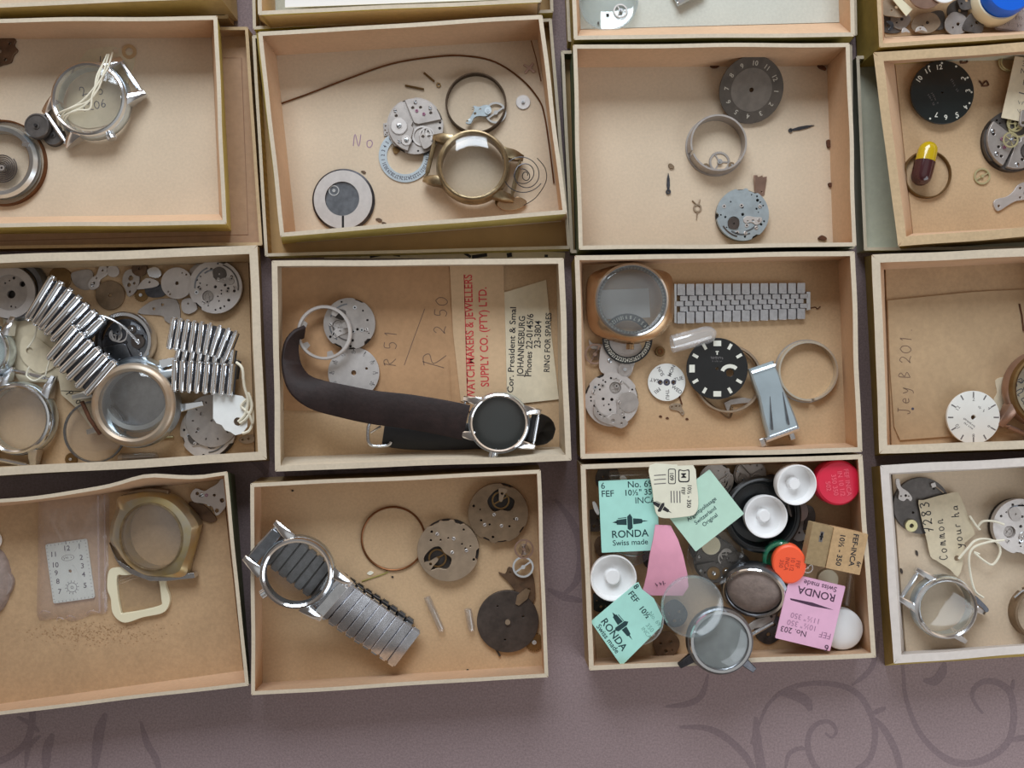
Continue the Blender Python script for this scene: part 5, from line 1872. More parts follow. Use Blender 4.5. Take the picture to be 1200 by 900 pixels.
# strap watch
T = watch_case('steel wristwatch with dark glass and long brown leather strap', 585, 495, 36, 170, ('steel_blue', 'chrome', 'chrome', 'steel'), h=20, z=Z + 33, rin=.86, lug_len=.28, lug_w=.15, spread=.56, crown=-100, crystal='glass', name='wristwatch', cat='wristwatch')
mb = MB()
mb.disc(0, 0, 33, 8, 10)
T.add('dial', mb, ['dial_green'])
mb = MB()
mb.lathe([(0, -3), (24, -3), (34, 2), (34, 6), (0, 6)], n=48)
T.add('case_back', mb, ['steel'])
strap(T, [(547, 495, 8), (520, 489, 9), (480, 482, 10), (440, 477, 12), (405, 470, 12), (374, 462, 12), (355, 450, 10), (344, 430, 6), (341, 408, 0), (345, 394, -6), (352, 388, -14)],
      [42, 41, 40, 39, 38, 36, 32, 26, 22, 20, 20], 5, 'leather', wdirs=[(0.1, 1, 0), (.12, 1, 0), (.12, 1, 0), (.14, 1, 0), (.16, 1, .0), (.2, 1, -.2), (.5, .9, -.6), (.8, .3, -1.0), (.6, 0, -1), (.3, 0, -1), (.2, -.2, -1)])
strap(T, [(622, 500, 8), (632, 502, -4), (633, 506, -16), (610, 508, -22), (560, 512, -22), (510, 514, -21), (470, 513, -21), (446, 510, -20)], [34, 34, 34, 33, 32, 31, 30, 28], 4, 'leather_black', name='buckle_strap')
mb = MB()
mb.tube(cr(T.l([(438, 492, -16), (430, 497, -16), (428, 510, -16), (430, 521, -16), (438, 524, -16), (452, 523, -16), (456, 519, -16)]), 5), 2.2, 8)
bk = T.add('buckle', mb, ['steel'])
mb = MB()
mb.tube(T.l([(432, 508, -14), (444, 500, -12)]), 1.4)
T.add('buckle_prong', mb, ['chrome'], bk)

# ================================================= tray with gold cushion case (row 2, third)
T = Thing('watch_case', 'gold cushion shaped watch case with large round glass, upper left', 'watch case', 737, 356, Z + 12)
o = cr(T.l([(686, 356), (688, 328), (700, 318), (722, 312), (740, 311), (758, 315), (782, 322), (788, 340), (788, 362), (785, 378), (772, 394), (752, 402), (735, 404), (716, 400), (696, 392), (688, 378)]), 5, True)


def scl(o, q, dx=0, dy=0):
    return [(x * q + dx, y * q + dy) for x, y in o]


mb = MB()
c0 = circ(0, 0, 1, len(o))
# loft rings from outer foot to inner lip
cxy = (0, 2)
ang = [atan2(y - 2, x) for x, y in o]


def rg(q, z, rr=None):
    if rr is None:
        return [(x * q, (y - 2) * q + 2, z) for x, y in o]
    return [(rr * cos(a), 2 + rr * sin(a), z) for a in ang]


mb.loft([rg(None, 0, 40), rg(.97, 0), rg(1.0, 5), rg(.99, 12), [((x + (42 * cos(a)) * 1) / 2, (y + 2 + 42 * sin(a)) / 2, 19) for (x, y), a in zip(o, ang)], rg(None, 22, 42.5), rg(None, 22, 40.5), rg(None, 14, 40), rg(None, 0, 40)], cap=False)
T.add('case_body', mb, ['gold_warm'], sharp=25)
mb = MB()
mb.lathe([(38.5, 18), (42, 21), (41.5, 24), (39.5, 25), (38.5, 23)], 0, 2, 64, True)
T.add('bezel', mb, ['chrome'])
mb = MB()
mb.lathe([(0, 26), (20, 26), (36, 25), (39, 23), (39, 21.5), (36, 23.5), (20, 24.6), (0, 24.6)], 0, 2, 64)
T.add('crystal', mb, ['glass_smoke'])
mb = MB()
mb.ring(0, 2, 35.5, 38.4, 19, 20.5, 64)
for i in range(60):
    a = radians(6 * i)
    mb.box(37 * cos(a), 2 + 37 * sin(a), 2.6, .7, 20.5, 20.7, 6 * i, 1)
T.add('chapter_ring', mb, ['dial_grey', 'lume_dim'])
mb = MB(-90)
secs = [[(48 + d, y, 9 + zz) for y, zz in gear_outline(4.5, 14, .5)] for d in (0, 6)]
mb.loft(secs)
T.add('crown', mb, ['gold_warm'])
mb = MB()
mb.prism(lp(737, 356, [(702, 340), (760, 338), (762, 372), (704, 374)])[::-1], 0, .6)
solo('paper_slip', 'whitish paper slip seen through the glass of the gold case', 'paper', 737, 356, Z, mb, ['paper_white'])
T = Thing('date_ring', 'black date ring with pale numerals, partly under the gold case', 'date ring', 735, 397, Z + 8)
mb = MB()
mb.prism(circ(0, 0, 29.5, 60), 0, 1.4, [circ(0, 0, 21.5, 48)])
T.add('ring', mb, ['dial_black'])
mb = MB()
for i in range(31):
    a = radians(i * 360 / 31)
    mb.text(str(i + 1), 25.4 * cos(a), 25.4 * sin(a), 6.2, 1.55, math.degrees(a) + 90, sx=.8, bold=.015)
T.add('numerals', mb, ['lume'])
plate_bit('movement_plate', 'pale bridge plate showing inside and below the black date ring', 'movement part', 726, 412, [(702, 420), (706, 402), (720, 396), (742, 398), (752, 408), (744, 424), (738, 440), (724, 444), (704, 436)], 'nickel_light', Z + 3, 3, [(714, 423, 1.6)], None, [(714, 423, 2.4)])
gear_bit('gear_wheel', 'grey ratchet wheel below the black date ring', 'gear', 732, 433, 8.5, 'nickel', Z + 7, 30)
balance_thing('loose balance wheel with tangled hairspring at the left wall', 697, 415, 12, 'bronze_pink', Z + 3, 60)
plate_bit('spring_leaf', 'pale bent leaf above the loose balance at the left wall', 'spring', 696, 405, [(690, 398), (694, 402), (706, 404), (708, 412), (702, 410), (692, 408)], 'nickel_light', Z, 1.5)
movement('pale holed movement in the lower left of the gold case tray', 716, 468, 31.5, 62, Z, 'dial', ('nickel_light', 'nickel', 'nickel', 'nickel_light'), h=8, nholes=26, rot=30)
plate_bit('setting_bridge', 'thin steel keyless bridge lying on the pale holed movement', 'movement part', 714, 484, [(696, 476), (702, 486), (712, 488), (720, 484), (730, 490), (736, 496), (728, 502), (716, 498), (704, 494), (696, 486)], 'nickel', Z + 9, 1.4, [(718, 493, 2.2), (708, 488, 1.3), (728, 496, 1.4)])
disc_bit('barrel_cover', 'grey half-moon cover on the pale holed movement', 'movement part', 736, 471, 12, 'nickel', Z + 8, 1.2, 0)


def day_marks(mb, r, z):
    for i, s_ in enumerate(('SUN', 'MON', 'TUE', 'WED', 'THU', 'FRI', 'SAT')):
        a = radians(118 - i * 51.4)
        mb.text(s_, r * .66 * cos(a), r * .66 * sin(a), 6, z, math.degrees(a), bold=.012)
    for x in (-7.5, 8):
        mb.ring(x, 0, 1.6, 3.0, z - .1, z, 16, 1)
    mb.ring(0, 0, 1.6, 4.0, z - .1, z, 20, 1)


dial('white weekday disc with grey lettering left of the black dial', 781, 448, 22, day_marks, base='dial_white', z=Z + 2, th=1.4, markmat='ink_grey', extra=['ink_blue'], hole=.07, holes=[(-7.5, 0, 1.6), (8, 0, 1.6)])
plate_bit('escape_bridge', 'tiny bridge with three holes below the white weekday disc', 'movement part', 793, 477, [(784, 476), (788, 473), (797, 473), (799, 478), (802, 484), (799, 487), (795, 482), (786, 480)], 'nickel_warm', Z, 1.5, [(787, 477, 1), (792, 476, 1), (796, 476, .9), (799, 484, .9)])
rod('steel_pin', 'short dark stem between weekday disc and tiny bridge', 'pin', 798, 468, [(796, 464), (799, 474)], .9, 'rust', Z)
for lb, x, y in (('rust crumb left below the weekday disc', 774, 488), ('rust crumb right below the weekday disc', 782, 490), ('rust crumb by the tiny bridge', 805, 491)):
    plate_bit('rust_flake', lb, 'flake', x, y, [(x - 2, y), (x, y - 1.4), (x + 2, y + .3), (x, y + 1.4)], 'rust', Z, .8)
T = Thing('winding_knob', 'small dark winding crown right of the black date ring', 'crown', 773, 412, Z)
mb = MB()
mb.prism(gear_outline(6, 22, .7), 0, 5)
T.add('knurled_cap', mb, ['brass_dark'], bev=.3)
mb = MB()
mb.ring(0, 0, 1.6, 3.4, 5, 6.4, 16)
T.add('tube', mb, ['copper_brown'])
vial('clear plastic tube lying between the bracelet and the black dial', 811, 397, 52, 10.5, 15, Z + 6, closed=False, m='tube_glass', name='plastic_tube', group=None, cat='plastic tube')
# bracelet: flat five-row links
T = Thing('steel_bracelet', 'flat steel bracelet of brick pattern links under the back wall', 'watch band', 867, 355, Z)
N = 14
for i in range(N):
    x = 797 + i * 10.75
    sh = 1 - .10 * i / N
    yc = 356.5 - i * .25
    for j, (dy, hh, off) in enumerate(((-16.5, 13.5, 0), (-6.2, 5.8, 3.2), (0, 5.8, -1.8), (6.2, 5.8, 3.2), (16.5, 13.5, 0))):
        mb = MB()
        mb.prism(rrect(9.3, hh * sh, .8, 2, x + off - 867, 355 - (yc + dy * sh)), 1, 6)
        T.add('outer_link' if j in (0, 4) else 'centre_link', mb, ['steel_brushed'], bev=.5)
mb = MB()
mb.box(0, -1.5, 142, 34, 1.5, 2.5)
T.add('backing', mb, ['steel_dark'])
mb = MB()
mb.box(790.5 - 867, -1, 3.4, 46, 1, 5)
T.add('end_piece', mb, ['steel'], bev=.5)
mb = MB()
mb.box(945.5 - 867, 2, 4.6, 22, 1, 5)
T.add('end_piece', mb, ['steel'], bev=.5)
rod('wire_piece', 'short rusty wire right of the flat steel bracelet', 'wire', 956, 361, [(950, 361), (955, 360), (958, 362), (961, 359)], .6, 'rust', Z)
# black dial


def black_marks(mb, r, z):
    for i in range(12):
        a = 90 - 30 * i
        if i == 3:
            continue
        big = i % 3 == 0
        mb.box(r * .82 * cos(radians(a)), r * .82 * sin(radians(a)), 6.4 if big else 7, 9 if big else 3.4, z - .1, z + .6, a)
    mb.scrawl(0, 12.5, 15, 4, z, 0, m=1, lw=.9)
    mb.scrawl(0, 8.5, 12, 2.2, z, 0, m=1, lw=.5)
    mb.box(0, 20, 3.6, 1.2, z - .1, z, 0, 0)
    mb.box(0, 18, 1.4, 3.8, z - .1, z, 0, 0)
    mb.ribbon(T_arc, 4.4, z, 0)


T_arc = [(10 + 10 * cos(radians(a)) * .9 + 5, -4 + 7 * sin(radians(a))) for a in range(170, 20, -15)]
dial('glossy black dial with white baton markers in the gold case tray', 840, 432, 36, black_marks, base='dial_black', z=Z + 12, th=1.6, markmat='lume', extra=['ink_grey'], hole=.05, holes=[(15, -5, 4.5)])
ring_thing('casing_ring', 'steel ring with pointed mount under the glossy black dial', 'ring', 852, 444, 37, 40, 7, 'nickel_warm', Z + 3)
plate_bit('mount_plate', 'pointed steel mount plate below the glossy black dial', 'movement part', 852, 480, [(853, 484), (856, 474), (866, 473), (876, 472), (886, 468), (870, 466), (856, 468), (848, 472), (854, 488)], 'nickel', Z + 2, 2, [(857, 478, 1.4)], sm=0)
rod('wire_piece', 'bent steel wire running to a point below the glossy black dial', 'wire', 838, 478, [(820, 462), (838, 478), (854, 490), (858, 480)], 1.0, 'nickel_brown', Z)
# clasp
T = Thing('folding_clasp', 'polished steel folding clasp slanting below the bracelet', 'clasp', 903, 470, Z + 4)
mb = MB()
secs = []
for f, w, zz in ((0, 30, 12), (.2, 31, 14), (.4, 30, 14), (.6, 34, 13), (.8, 37, 12), (1, 38, 11)):
    x, y = -15 + 27 * f, 42 - 80 * f
    tx, ty = .33, -.94
    nx, ny = -ty, tx
    secs.append([(x - nx * w / 2, y - ny * w / 2, zz - 6), (x - nx * w / 2, y - ny * w / 2, zz), (x - nx * w * .44, y - ny * w * .44, zz + 1.6), (x + nx * w * .44, y + ny * w * .44, zz + 1.6), (x + nx * w / 2, y + ny * w / 2, zz), (x + nx * w / 2, y + ny * w / 2, zz - 6)])
mb.loft(secs)
T.add('cover', mb, ['clasp_steel'])
for a, b in (((897, 462), (900, 503)), ((911, 455), (919, 497))):
    mb = MB()
    mb.ribbon(T.l([a, ((a[0] + b[0]) / 2, (a[1] + b[1]) / 2), b]), [.6, 1.6, 2.6], 15.4)
    T.add('groove', mb, ['steel_dark'])
mb = MB()
mb.tube([(-27, 33, 15), (0, 42, 15)], 1.8)
T.add('hinge', mb, ['chrome'])
mb = MB()
mb.tube([(-10, -45, 12), (28, -31, 12)], 3.6)
T.add('hinge_bar', mb, ['chrome'])
for x, y in ((-13, -46), (21, -38)):
    mb = MB(18)
    mb.box(x * .95 + y * .31, -x * .31 + y * .95 - 2, 6, 10, 5, 11)
    T.add('foot', mb, ['steel'], bev=.8)
ring_thing('casing_ring', 'pale steel casing ring standing by the right wall', 'ring', 944, 435, 32.5, 35.5, 9, 'ring_silver', Z, gap=(276, 282), flange=(33, 37, 2, 'nickel'))

# ================================================= tray with pencilled envelope (row 2, fourth)
T = Thing('manila_envelope', 'worn brown envelope with pencil number written along its left side', 'envelope', 1150, 430, Z)
mb = MB()
mb.prism(T.l([(1039, 352), (1140, 342), (1262, 336), (1258, 500), (1054, 516), (1047, 500), (1042, 430)])[::-1], 0, 2)
T.add('body', mb, ['manila'], bev=.4)
mb = MB()
mb.hand('Jey B 201.', -86, -56, 13, 2.15, 88, w=.9, adv=.92)
T.add('handwriting', mb, ['pencil'])
mb = MB()
mb.disc(1068.5 - 1150, -49, 1.6, 2, 2.2, n=10)
T.add('spot', mb, ['ink_blue'])
T = Thing('old_screw', 'rusty brown wood screw leaning at the back wall', 'screw', 1108, 305, Z + 6)
mb = MB()
mb.lathe([(0, 4), (4.5, 4), (5.4, 2.5), (2.4, 0), (0, 0)], 14, 0, 16)
T.add('head', mb, ['copper_brown'])
mb = MB()
mb.tube([(-19 + i * .8, .3, 3.2) for i in range(42)], [.6 + min(1.6, i * .06) + (.5 if i % 3 == 0 else 0) for i in range(42)], 8)
T.add('shank', mb, ['rust'])


def white_marks(mb, r, z):
    for i in range(12):
        a = 150 - 30 * i
        mb.box(r * .86 * cos(radians(a)), r * .86 * sin(radians(a)), r * .2, 1.5, z - .1, z, a)
        if i % 2 == 0:
            mb.text(str(12 if i == 0 else i), r * .68 * cos(radians(a)), r * .68 * sin(radians(a)), 6, z, a - 90)
    mb.scrawl(8, 11, 13, 3.6, z, -36)
    mb.scrawl(-5, -6, 17, 2.6, z, -36)
    mb.scrawl(-6, -10, 17, 2.6, z, -36)


dial('white round dial with worn edge marks on the pencilled envelope', 1139, 489, 31, white_marks, base='dial_white', z=Z + 10, th=3, markmat='ink_grey', hole=.09)
T = watch_case('pinkish bronze watch case with paper tag inside, at right photo edge', 1216, 456, 46, 66, ('bronze_pink', 'brass_dark', 'bronze_pink', 'bronze_pink'), h=22, z=Z + 6, rin=.84, lug_len=.28, lug_w=.14, spread=.55, crown=None, crystal='glass')
T = Thing('paper_tag', 'round pinkish paper tag with handwriting inside the bronze case', 'paper tag', 1212, 456, Z + 2.4)
mb = MB()
mb.disc(0, 0, 37, 2, 3)
T.add('card', mb, ['paper_tag'])
mb = MB()
mb.hand('Bla', -30, 8, 13, 3.2, -60, w=1.0)
mb.hand('ser', -32, -8, 10, 3.2, -60, w=1.0)
mb.hand('so', -20, 10, 10, 3.2, -60, w=.9)
T.add('handwriting', mb, ['ink_blue'])
T = paper_tag('paper_tag', 'pale scalloped tag edge showing left of the bronze case', 'paper tag', 1172, 460, [(1166, 446), (1176, 442), (1184, 448), (1182, 478), (1172, 482), (1164, 470), (1168, 460)], 'paper_cream', Z + 2.2, sm=3)
rod('string_piece', 'dark brown cord loop across the bronze watch case', 'cord', 1190, 450, cr([(1200, 426, 34), (1188, 440, 33), (1184, 460, 32), (1186, 480, 32), (1196, 494, 33)], 4), 2.2, 'oxide_brown', Z + 2)
rod('wire_piece', 'thin rusty wire near the right photo edge above the bronze case', 'wire', 1197, 370, [(1194, 356), (1197, 370), (1199, 388)], .9, 'rust', Z + 2)
# ================================================= bottom left tray (row 3, first)
T = Thing('plastic_bag', 'clear crumpled zip bag lying flat with a rectangular dial inside', 'bag', 87, 652, Z)
mb = MB()
o = cr(T.l([(46, 584), (60, 582), (100, 578), (126, 578), (128, 600), (128, 640), (127, 700), (124, 718), (108, 720), (86, 728), (70, 724), (46, 726), (44, 700), (45, 640)]), 3, True)
R = random.Random(9)
# puffed film: concentric rings
rings = []
for q, zz in ((1, .6), (.93, 3.5), (.8, 6.5), (.6, 8), (.35, 8.5), (.12, 8.5)):
    rings.append([(x * q + R.uniform(-.6, .6), y * q + R.uniform(-.6, .6), zz + R.uniform(-.9, .9) * (1 if q < .99 else 0)) for x, y in o])
mb.loft(rings, cap=False)
mb.face([mb._v(*p) for p in rings[-1]])
T.add('film', mb, ['poly_bag'], sharp=180)
mb = MB()
mb.tube(T.l([(117, 580, 4), (118, 640, 5), (119, 716, 4)]), 1.2)
mb.tube(T.l([(124, 580, 3), (125, 640, 4), (125, 716, 3)]), 1.0)
T.add('zip_seal', mb, ['poly_bag'])
mb = MB()
for x, y, l_, a in ((54, 716, 12, 20), (84, 722, 10, 80), (110, 716, 14, -20), (72, 724, 8, 60)):
    mb.tube(cr(T.l([(x - l_ / 2, y + 2, 2), (x, y - 2, 5), (x + l_ / 2, y + 1, 2)]), 4), .8, 5)
T.add('fold', mb, ['poly_bag'])
T = Thing('watch_dial', 'pale rectangular dial with arabic numerals inside the clear bag', 'watch dial', 83, 669, Z + .4)
mb = MB(8)
mb.prism(rrect(49, 70, 2.5, 3), 0, 2.0, [circ(0, 0, 2, 12)])
T.add('dial_face', mb, ['dial_pale'], bev=.4)
mb = MB(8)
for s_, x, y in (('12', 0, 27), ('1', 15, 27), ('2', 15.5, 14), ('3', 15.5, 4), ('4', 15.5, -6), ('5', 15.5, -19), ('7', -15, -22), ('8', -15.5, -10), ('9', -16, 0), ('10', -16, 9.5), ('11', -16, 22)):
    mb.text(s_, x, y, 8.4, 2.15, -6, bold=.012)
mb.ring(0, -19, 5.2, 5.7, 2.05, 2.15, 28)
mb.ring(0, -19, 1.2, 1.7, 2.05, 2.15, 12)
for a in range(0, 360, 30):
    mb.box(7.2 * cos(radians(a)), -19 + 7.2 * sin(radians(a)), 2, .5, 2.05, 2.15, a)
mb.box(0, 34, .8, 4, 2.05, 2.15)
for i in range(-5, 6):
    mb.box(i * 4.4, 33.2, .4, 1.6, 2.05, 2.15)
    mb.box(i * 4.4, -33.2, .4, 1.6, 2.05, 2.15)
for i in range(-7, 8):
    mb.box(22.8, i * 4.3, 1.6, .4, 2.05, 2.15)
    mb.box(-22.8, i * 4.3, 1.6, .4, 2.05, 2.15)
T.add('numerals', mb, ['ink_blue'])
mb = MB(8)
mb.scrawl(0, 16, 10, 3, 2.15)
mb.prism(circ(0, 16, 7.5, 24, ry=3.6), 2.0, 2.1, [circ(0, 16, 7.0, 24, ry=3.2)])
T.add('printed_oval', mb, ['ink_grey'])
# worn gold cushion case
T = Thing('watch_case', 'worn gold cushion watch case with clear glass, back tilted on the tray wall', 'watch case', 189, 624, Z + 2, rx=3, ry=-2)
o = cr(T.l([(145, 580), (160, 576), (182, 573), (206, 577), (224, 590), (239, 609), (238, 622), (228, 656), (222, 672), (200, 674), (176, 672), (156, 660), (144, 645), (134, 630), (136, 610), (142, 594)]), 5, True)
ang = [atan2(y, x) for x, y in o]


def rg2(q, z, rx_=None, ry_=None):
    if rx_ is None:
        return [(x * q, y * q, z) for x, y in o]
    return [(rx_ * cos(a) - 1, ry_ * sin(a), z) for a in ang]


mb = MB()
mb.loft([rg2(0, 0, 36, 39), rg2(.97, 0), rg2(1, 6), rg2(.985, 13), [((x + 39 * cos(a)) / 2, (y + 42 * sin(a)) / 2, 19) for (x, y), a in zip(o, ang)], rg2(0, 21, 38, 41), rg2(0, 21, 36, 39), rg2(0, 12, 36, 39), rg2(0, 0, 36, 39)], cap=False)
T.add('case_body', mb, ['gold_worn'], sharp=25)
mb = MB()
mb.loft([rg2(0, 18, 36, 39), rg2(0, 22.5, 37, 40), rg2(0, 23, 35, 38), rg2(0, 18, 34.5, 37.5)], cap=False)
T.add('bezel', mb, ['gold_old'])
mb = MB()
mb.lathe([(0, 25), (18, 24.6), (30, 23.4), (35, 22), (35, 21), (30, 22), (18, 23.2), (0, 23.6)], -1, 0, 56, sy=1.08)
T.add('crystal', mb, ['glass_dusty'])
mb = MB()
mb.loft([[(x - 1, y, z) for x, y, z in ((-56 + 9 * q, -10 - 28 * q + 8 * q * q, 10), (-54 + 9 * q, -16 - 28 * q + 8 * q * q, 10), (-54 + 9 * q, -16 - 28 * q + 8 * q * q, 2), (-56 + 9 * q, -10 - 28 * q + 8 * q * q, 2))] for q in (0, .5, 1)] +
        [[(x, y, z) for x, y, z in ((-30 + 22 * q, -40 - 8 * q, 12), (-31 + 22 * q, -46 - 8 * q, 12), (-31 + 22 * q, -46 - 8 * q, 2), (-30 + 22 * q, -40 - 8 * q, 2))] for q in (.0, .5, 1)] +
        [[(x, y, z) for x, y, z in ((10 + 33 * q, -47 + 3 * q, 12), (10 + 34 * q, -54 + 4 * q, 12), (10 + 34 * q, -54 + 4 * q, 2), (10 + 33 * q, -47 + 3 * q, 2))] for q in (0, .5, 1)])
T.add('lug_bar', mb, ['steel'], bev=.8)
mb = MB()
mb.loft([[(a, b, 10), (a, b + 6, 10), (a, b + 6, 3), (a, b, 3)] for a, b in ((-44, 36), (-30, 45), (-8, 48), (14, 46))])
T.add('lug_bar', mb, ['nickel_brown'], bev=.8)
# cream square crystal gasket
T = Thing('crystal_gasket', 'cream rounded square crystal frame partly under the gold cushion case', 'watch crystal', 165, 694, Z)
o1 = cr(T.l([(130, 668), (140, 664), (166, 662), (190, 664), (196, 670), (196, 684), (201, 700), (198, 712), (190, 718), (170, 722), (152, 728), (142, 726), (134, 716), (132, 700), (128, 688)]), 4, True)
i1 = cr(T.l([(139, 676), (150, 673), (180, 670), (187, 674), (191, 700), (188, 709), (150, 717), (143, 713)]), 4, True)
mb = MB()
mb.prism(o1, 0, 5, [i1])
T.add('frame', mb, ['plastic_cream'], bev=.8)
mb = MB()
mb.prism(i1, 2, 3)
T.add('pane', mb, ['glass'])
mb = MB()
for k in range(3):
    mb.tube(T.l([(140, 684 - k * 3.5, 4), (168, 674 - k * 3, 4.5)]), .7, 5)
T.add('ridge', mb, ['glass_dusty'])
plate_bit('balance_bridge', 'pale bridge in the top right corner of the bottom left tray', 'movement part', 246, 583, [(224, 580), (230, 572), (240, 575), (246, 572), (256, 566), (264, 558), (266, 588), (262, 598), (254, 604), (250, 594), (240, 590), (228, 588)], 'nickel_light', Z + 3, 2.4, [(232, 578, 2), (252, 580, 1.6), (261, 586, 2.6), (255, 598, 2.4)], None, [(237, 580, 3)], jewel=[(243, 580, 2)])
gear_bit('gear_wheel', 'little brown wheel under the pale corner bridge', 'gear', 246, 590, 10, 'nickel_brown', Z, 26, 4)
plate_bit('brown_lever', 'dark brown plate under the corner bridge beside the gold cushion case', 'movement part', 238, 602, [(222, 588), (240, 592), (252, 604), (254, 610), (244, 612), (228, 602)], 'oxide_brown', Z, 2)
T = Thing('watch_crystal', 'round white rimmed lens cut by the left photo edge', 'watch crystal', -10, 633, Z + 2)
mb = MB()
mb.ring(0, 0, 9, 12.4, 0, 7, 40)
T.add('rim', mb, ['plastic_white'])
mb = MB()
mb.lathe([(0, 9), (6, 8.4), (9, 6)], n=40)
T.add('lens', mb, ['acrylic'])
T = Thing('cloth_scrap', 'fuzzy grey cloth scrap at the left photo edge of the bottom tray', 'cloth', -8, 680, Z)
mb = MB()
mb.sphere(0, 0, 0, 22, 40, 16, 20, half=True)
T.add('lump', mb, ['foam_grey'])
mb = MB()
mb.prism(blob(26, 31, 9, .3), 0, 5)
T.add('fringe', mb, ['foam_grey'], bev=1.5)
T = Thing('dust_smudge', 'brown dusty smear on the floor below the clear bag', 'dust', 110, 742, ZF + .05)
mb = MB()
R = random.Random(12)
for i in range(420):
    x, y = R.gauss(0, 40), R.gauss(0, 7)
    s_ = .4 + R.random() * .8
    mb.flat([(x - s_, y), (x, y - s_ * .6), (x + s_, y), (x, y + s_ * .6)], .1 + .0005 * i)
T.add('specks', mb, ['dust'], kind='stuff')

# ================================================= tray with expansion bracelet watch (row 3, second)
T = watch_case('steel watch case on a folded grey expansion bracelet, bottom tray', 350, 668, 43, 139, ('steel_blue', 'chrome', 'chrome', 'steel'), h=20, z=Z + 47, rin=.84, lug_len=.34, lug_w=.14, spread=.60, crown=-148, crystal='glass', name='wristwatch', cat='wristwatch', bars=(1,), tilt=(0, 8))
band_links(T, [(316, 645, -38), (340, 664, -38), (362, 682, -36), (386, 700, -34), (412, 718, -32), (442, 738, -30), (472, 760, -27)], 44, 12.4, 'steel_dark', 6, dirfix=52, gap=.05, round_top=False, edge='steel_dark')
band_links(T, [(380, 693, -4), (396, 708, -6), (422, 730, -12), (450, 752, -17), (477, 773, -20)], 50, 12.4, 'steel_link', 5, dirfix=47, gap=.03, round_top=False, edge='chrome')
mb = MB(139)
mb.box(48, 0, 12, 42, 2, 10)
T.add('end_link', mb, ['steel_dark'], bev=1)
mb = MB(139)
mb.box(-51, 0, 12, 44, 0, 9)
T.add('end_link', mb, ['steel'], bev=1)
mb = MB()
mb.tube([(37 * cos(t), 37 * sin(t), .7) for t in [2 * pi * i / 60 for i in range(60)]], 1.3, 6, True)
solo('gasket_ring', 'very thin brown gasket ring left of the two brown movements', 'ring', 461, 631, Z + .8, mb, ['copper_brown'])
movement('brown movement with open balance, left and lower of the brown pair', 526, 643, 36, 71, Z, 'solid', ('nickel_warm', 'nickel_warm', 'brass_dark', 'nickel_light'), rot=20, h=10, nholes=9)
movement('brown movement in the top right corner, right of the brown pair', 584, 600, 35, 85, Z, 'solid', ('nickel_warm', 'nickel_brown', 'brass_dark', 'nickel_light'), rot=-120, h=10, nholes=7)
balance_thing('pale thin balance ring leaning at the right wall, upper of the pair', 614, 643, 11.5, 'bronze_pink', Z + 8, 70, hair=True)
balance_thing('bright steel balance wheel at the right wall, lower of the pair', 613, 664, 12.5, 'chrome', Z + 5, 35, hair=False)
plate_bit('balance_bridge', 'dark winged bridge plate under the bright balance wheel', 'movement part', 606, 686, [(584, 670), (592, 672), (596, 664), (604, 668), (612, 676), (624, 672), (627, 700), (620, 706), (610, 702), (604, 692), (594, 680)], 'oxide_brown', Z, 3, [(598, 670, 1.4), (620, 690, 1.6)])
T = Thing('dial_back_plate', 'dark round blackened plate with centre post near right front', 'movement part', 595, 727, Z)
mb = MB()
mb.prism(circ(0, 0, 36, 60), 0, 5, [circ(18, 6, 1.4, 8), circ(-3, -21, 1.2, 8), circ(-12, 18, 1.0, 8)])
T.add('plate', mb, ['oxide_dark'], bev=.6)
mb = MB()
mb.disc(0, 0, 3, 5, 8, n=14)
T.add('centre_post', mb, ['nickel_warm'])
mb = MB()
mb.prism(T.l([(604, 706), (606, 696), (616, 688), (621, 690), (618, 700), (608, 708)])[::-1], 5, 6.5)
T.add('finger', mb, ['nickel_brown'])
mb = MB()
mb.tube(T.l([(580, 758, 2), (586, 768, 2)]), 1.2)
T.add('stud', mb, ['oxide_dark'])
gear_bit('gear_wheel', 'dark brown wheel beside the blackened plate by the front rim', 'gear', 626, 752, 11, 'brass_dark', Z + 1, 26)
vial('longer thin glass tube on the floor of the bracelet watch tray', 510, 719, 44, 4.2, -66)
vial('shorter thin glass tube nearer the blackened plate', 551, 726, 27, 4.5, -80)
rod('straw_fibre', 'greenish straw fibre right of the watch case', 'fibre', 440, 678, [(424, 681), (436, 677), (448, 673), (455, 670)], .7, 'straw', Z)
plate_bit('fibre_tuft', 'pale fluff at the tip of the greenish straw fibre', 'fibre', 434, 671, [(430, 672), (434, 669), (438, 671), (434, 674)], 'string', Z, .8)
for lb, x, y in (('dark crumb in the upper left of the bracelet watch tray', 343, 575), ('dark crumb under the back wall of the bracelet watch tray', 452, 563), ('dark crumb below the thin gasket ring', 460, 676), ('dark crumb by the front rim of the bracelet watch tray', 548, 785)):
    plate_bit('rust_flake', lb, 'flake', x, y, [(x - 1.5, y), (x, y - 1.2), (x + 1.5, y), (x, y + 1.2)], 'hole', Z, .9)

# ================================================= tray heaped with packets (row 3, third)
GD = 'dull watch parts under the packets'
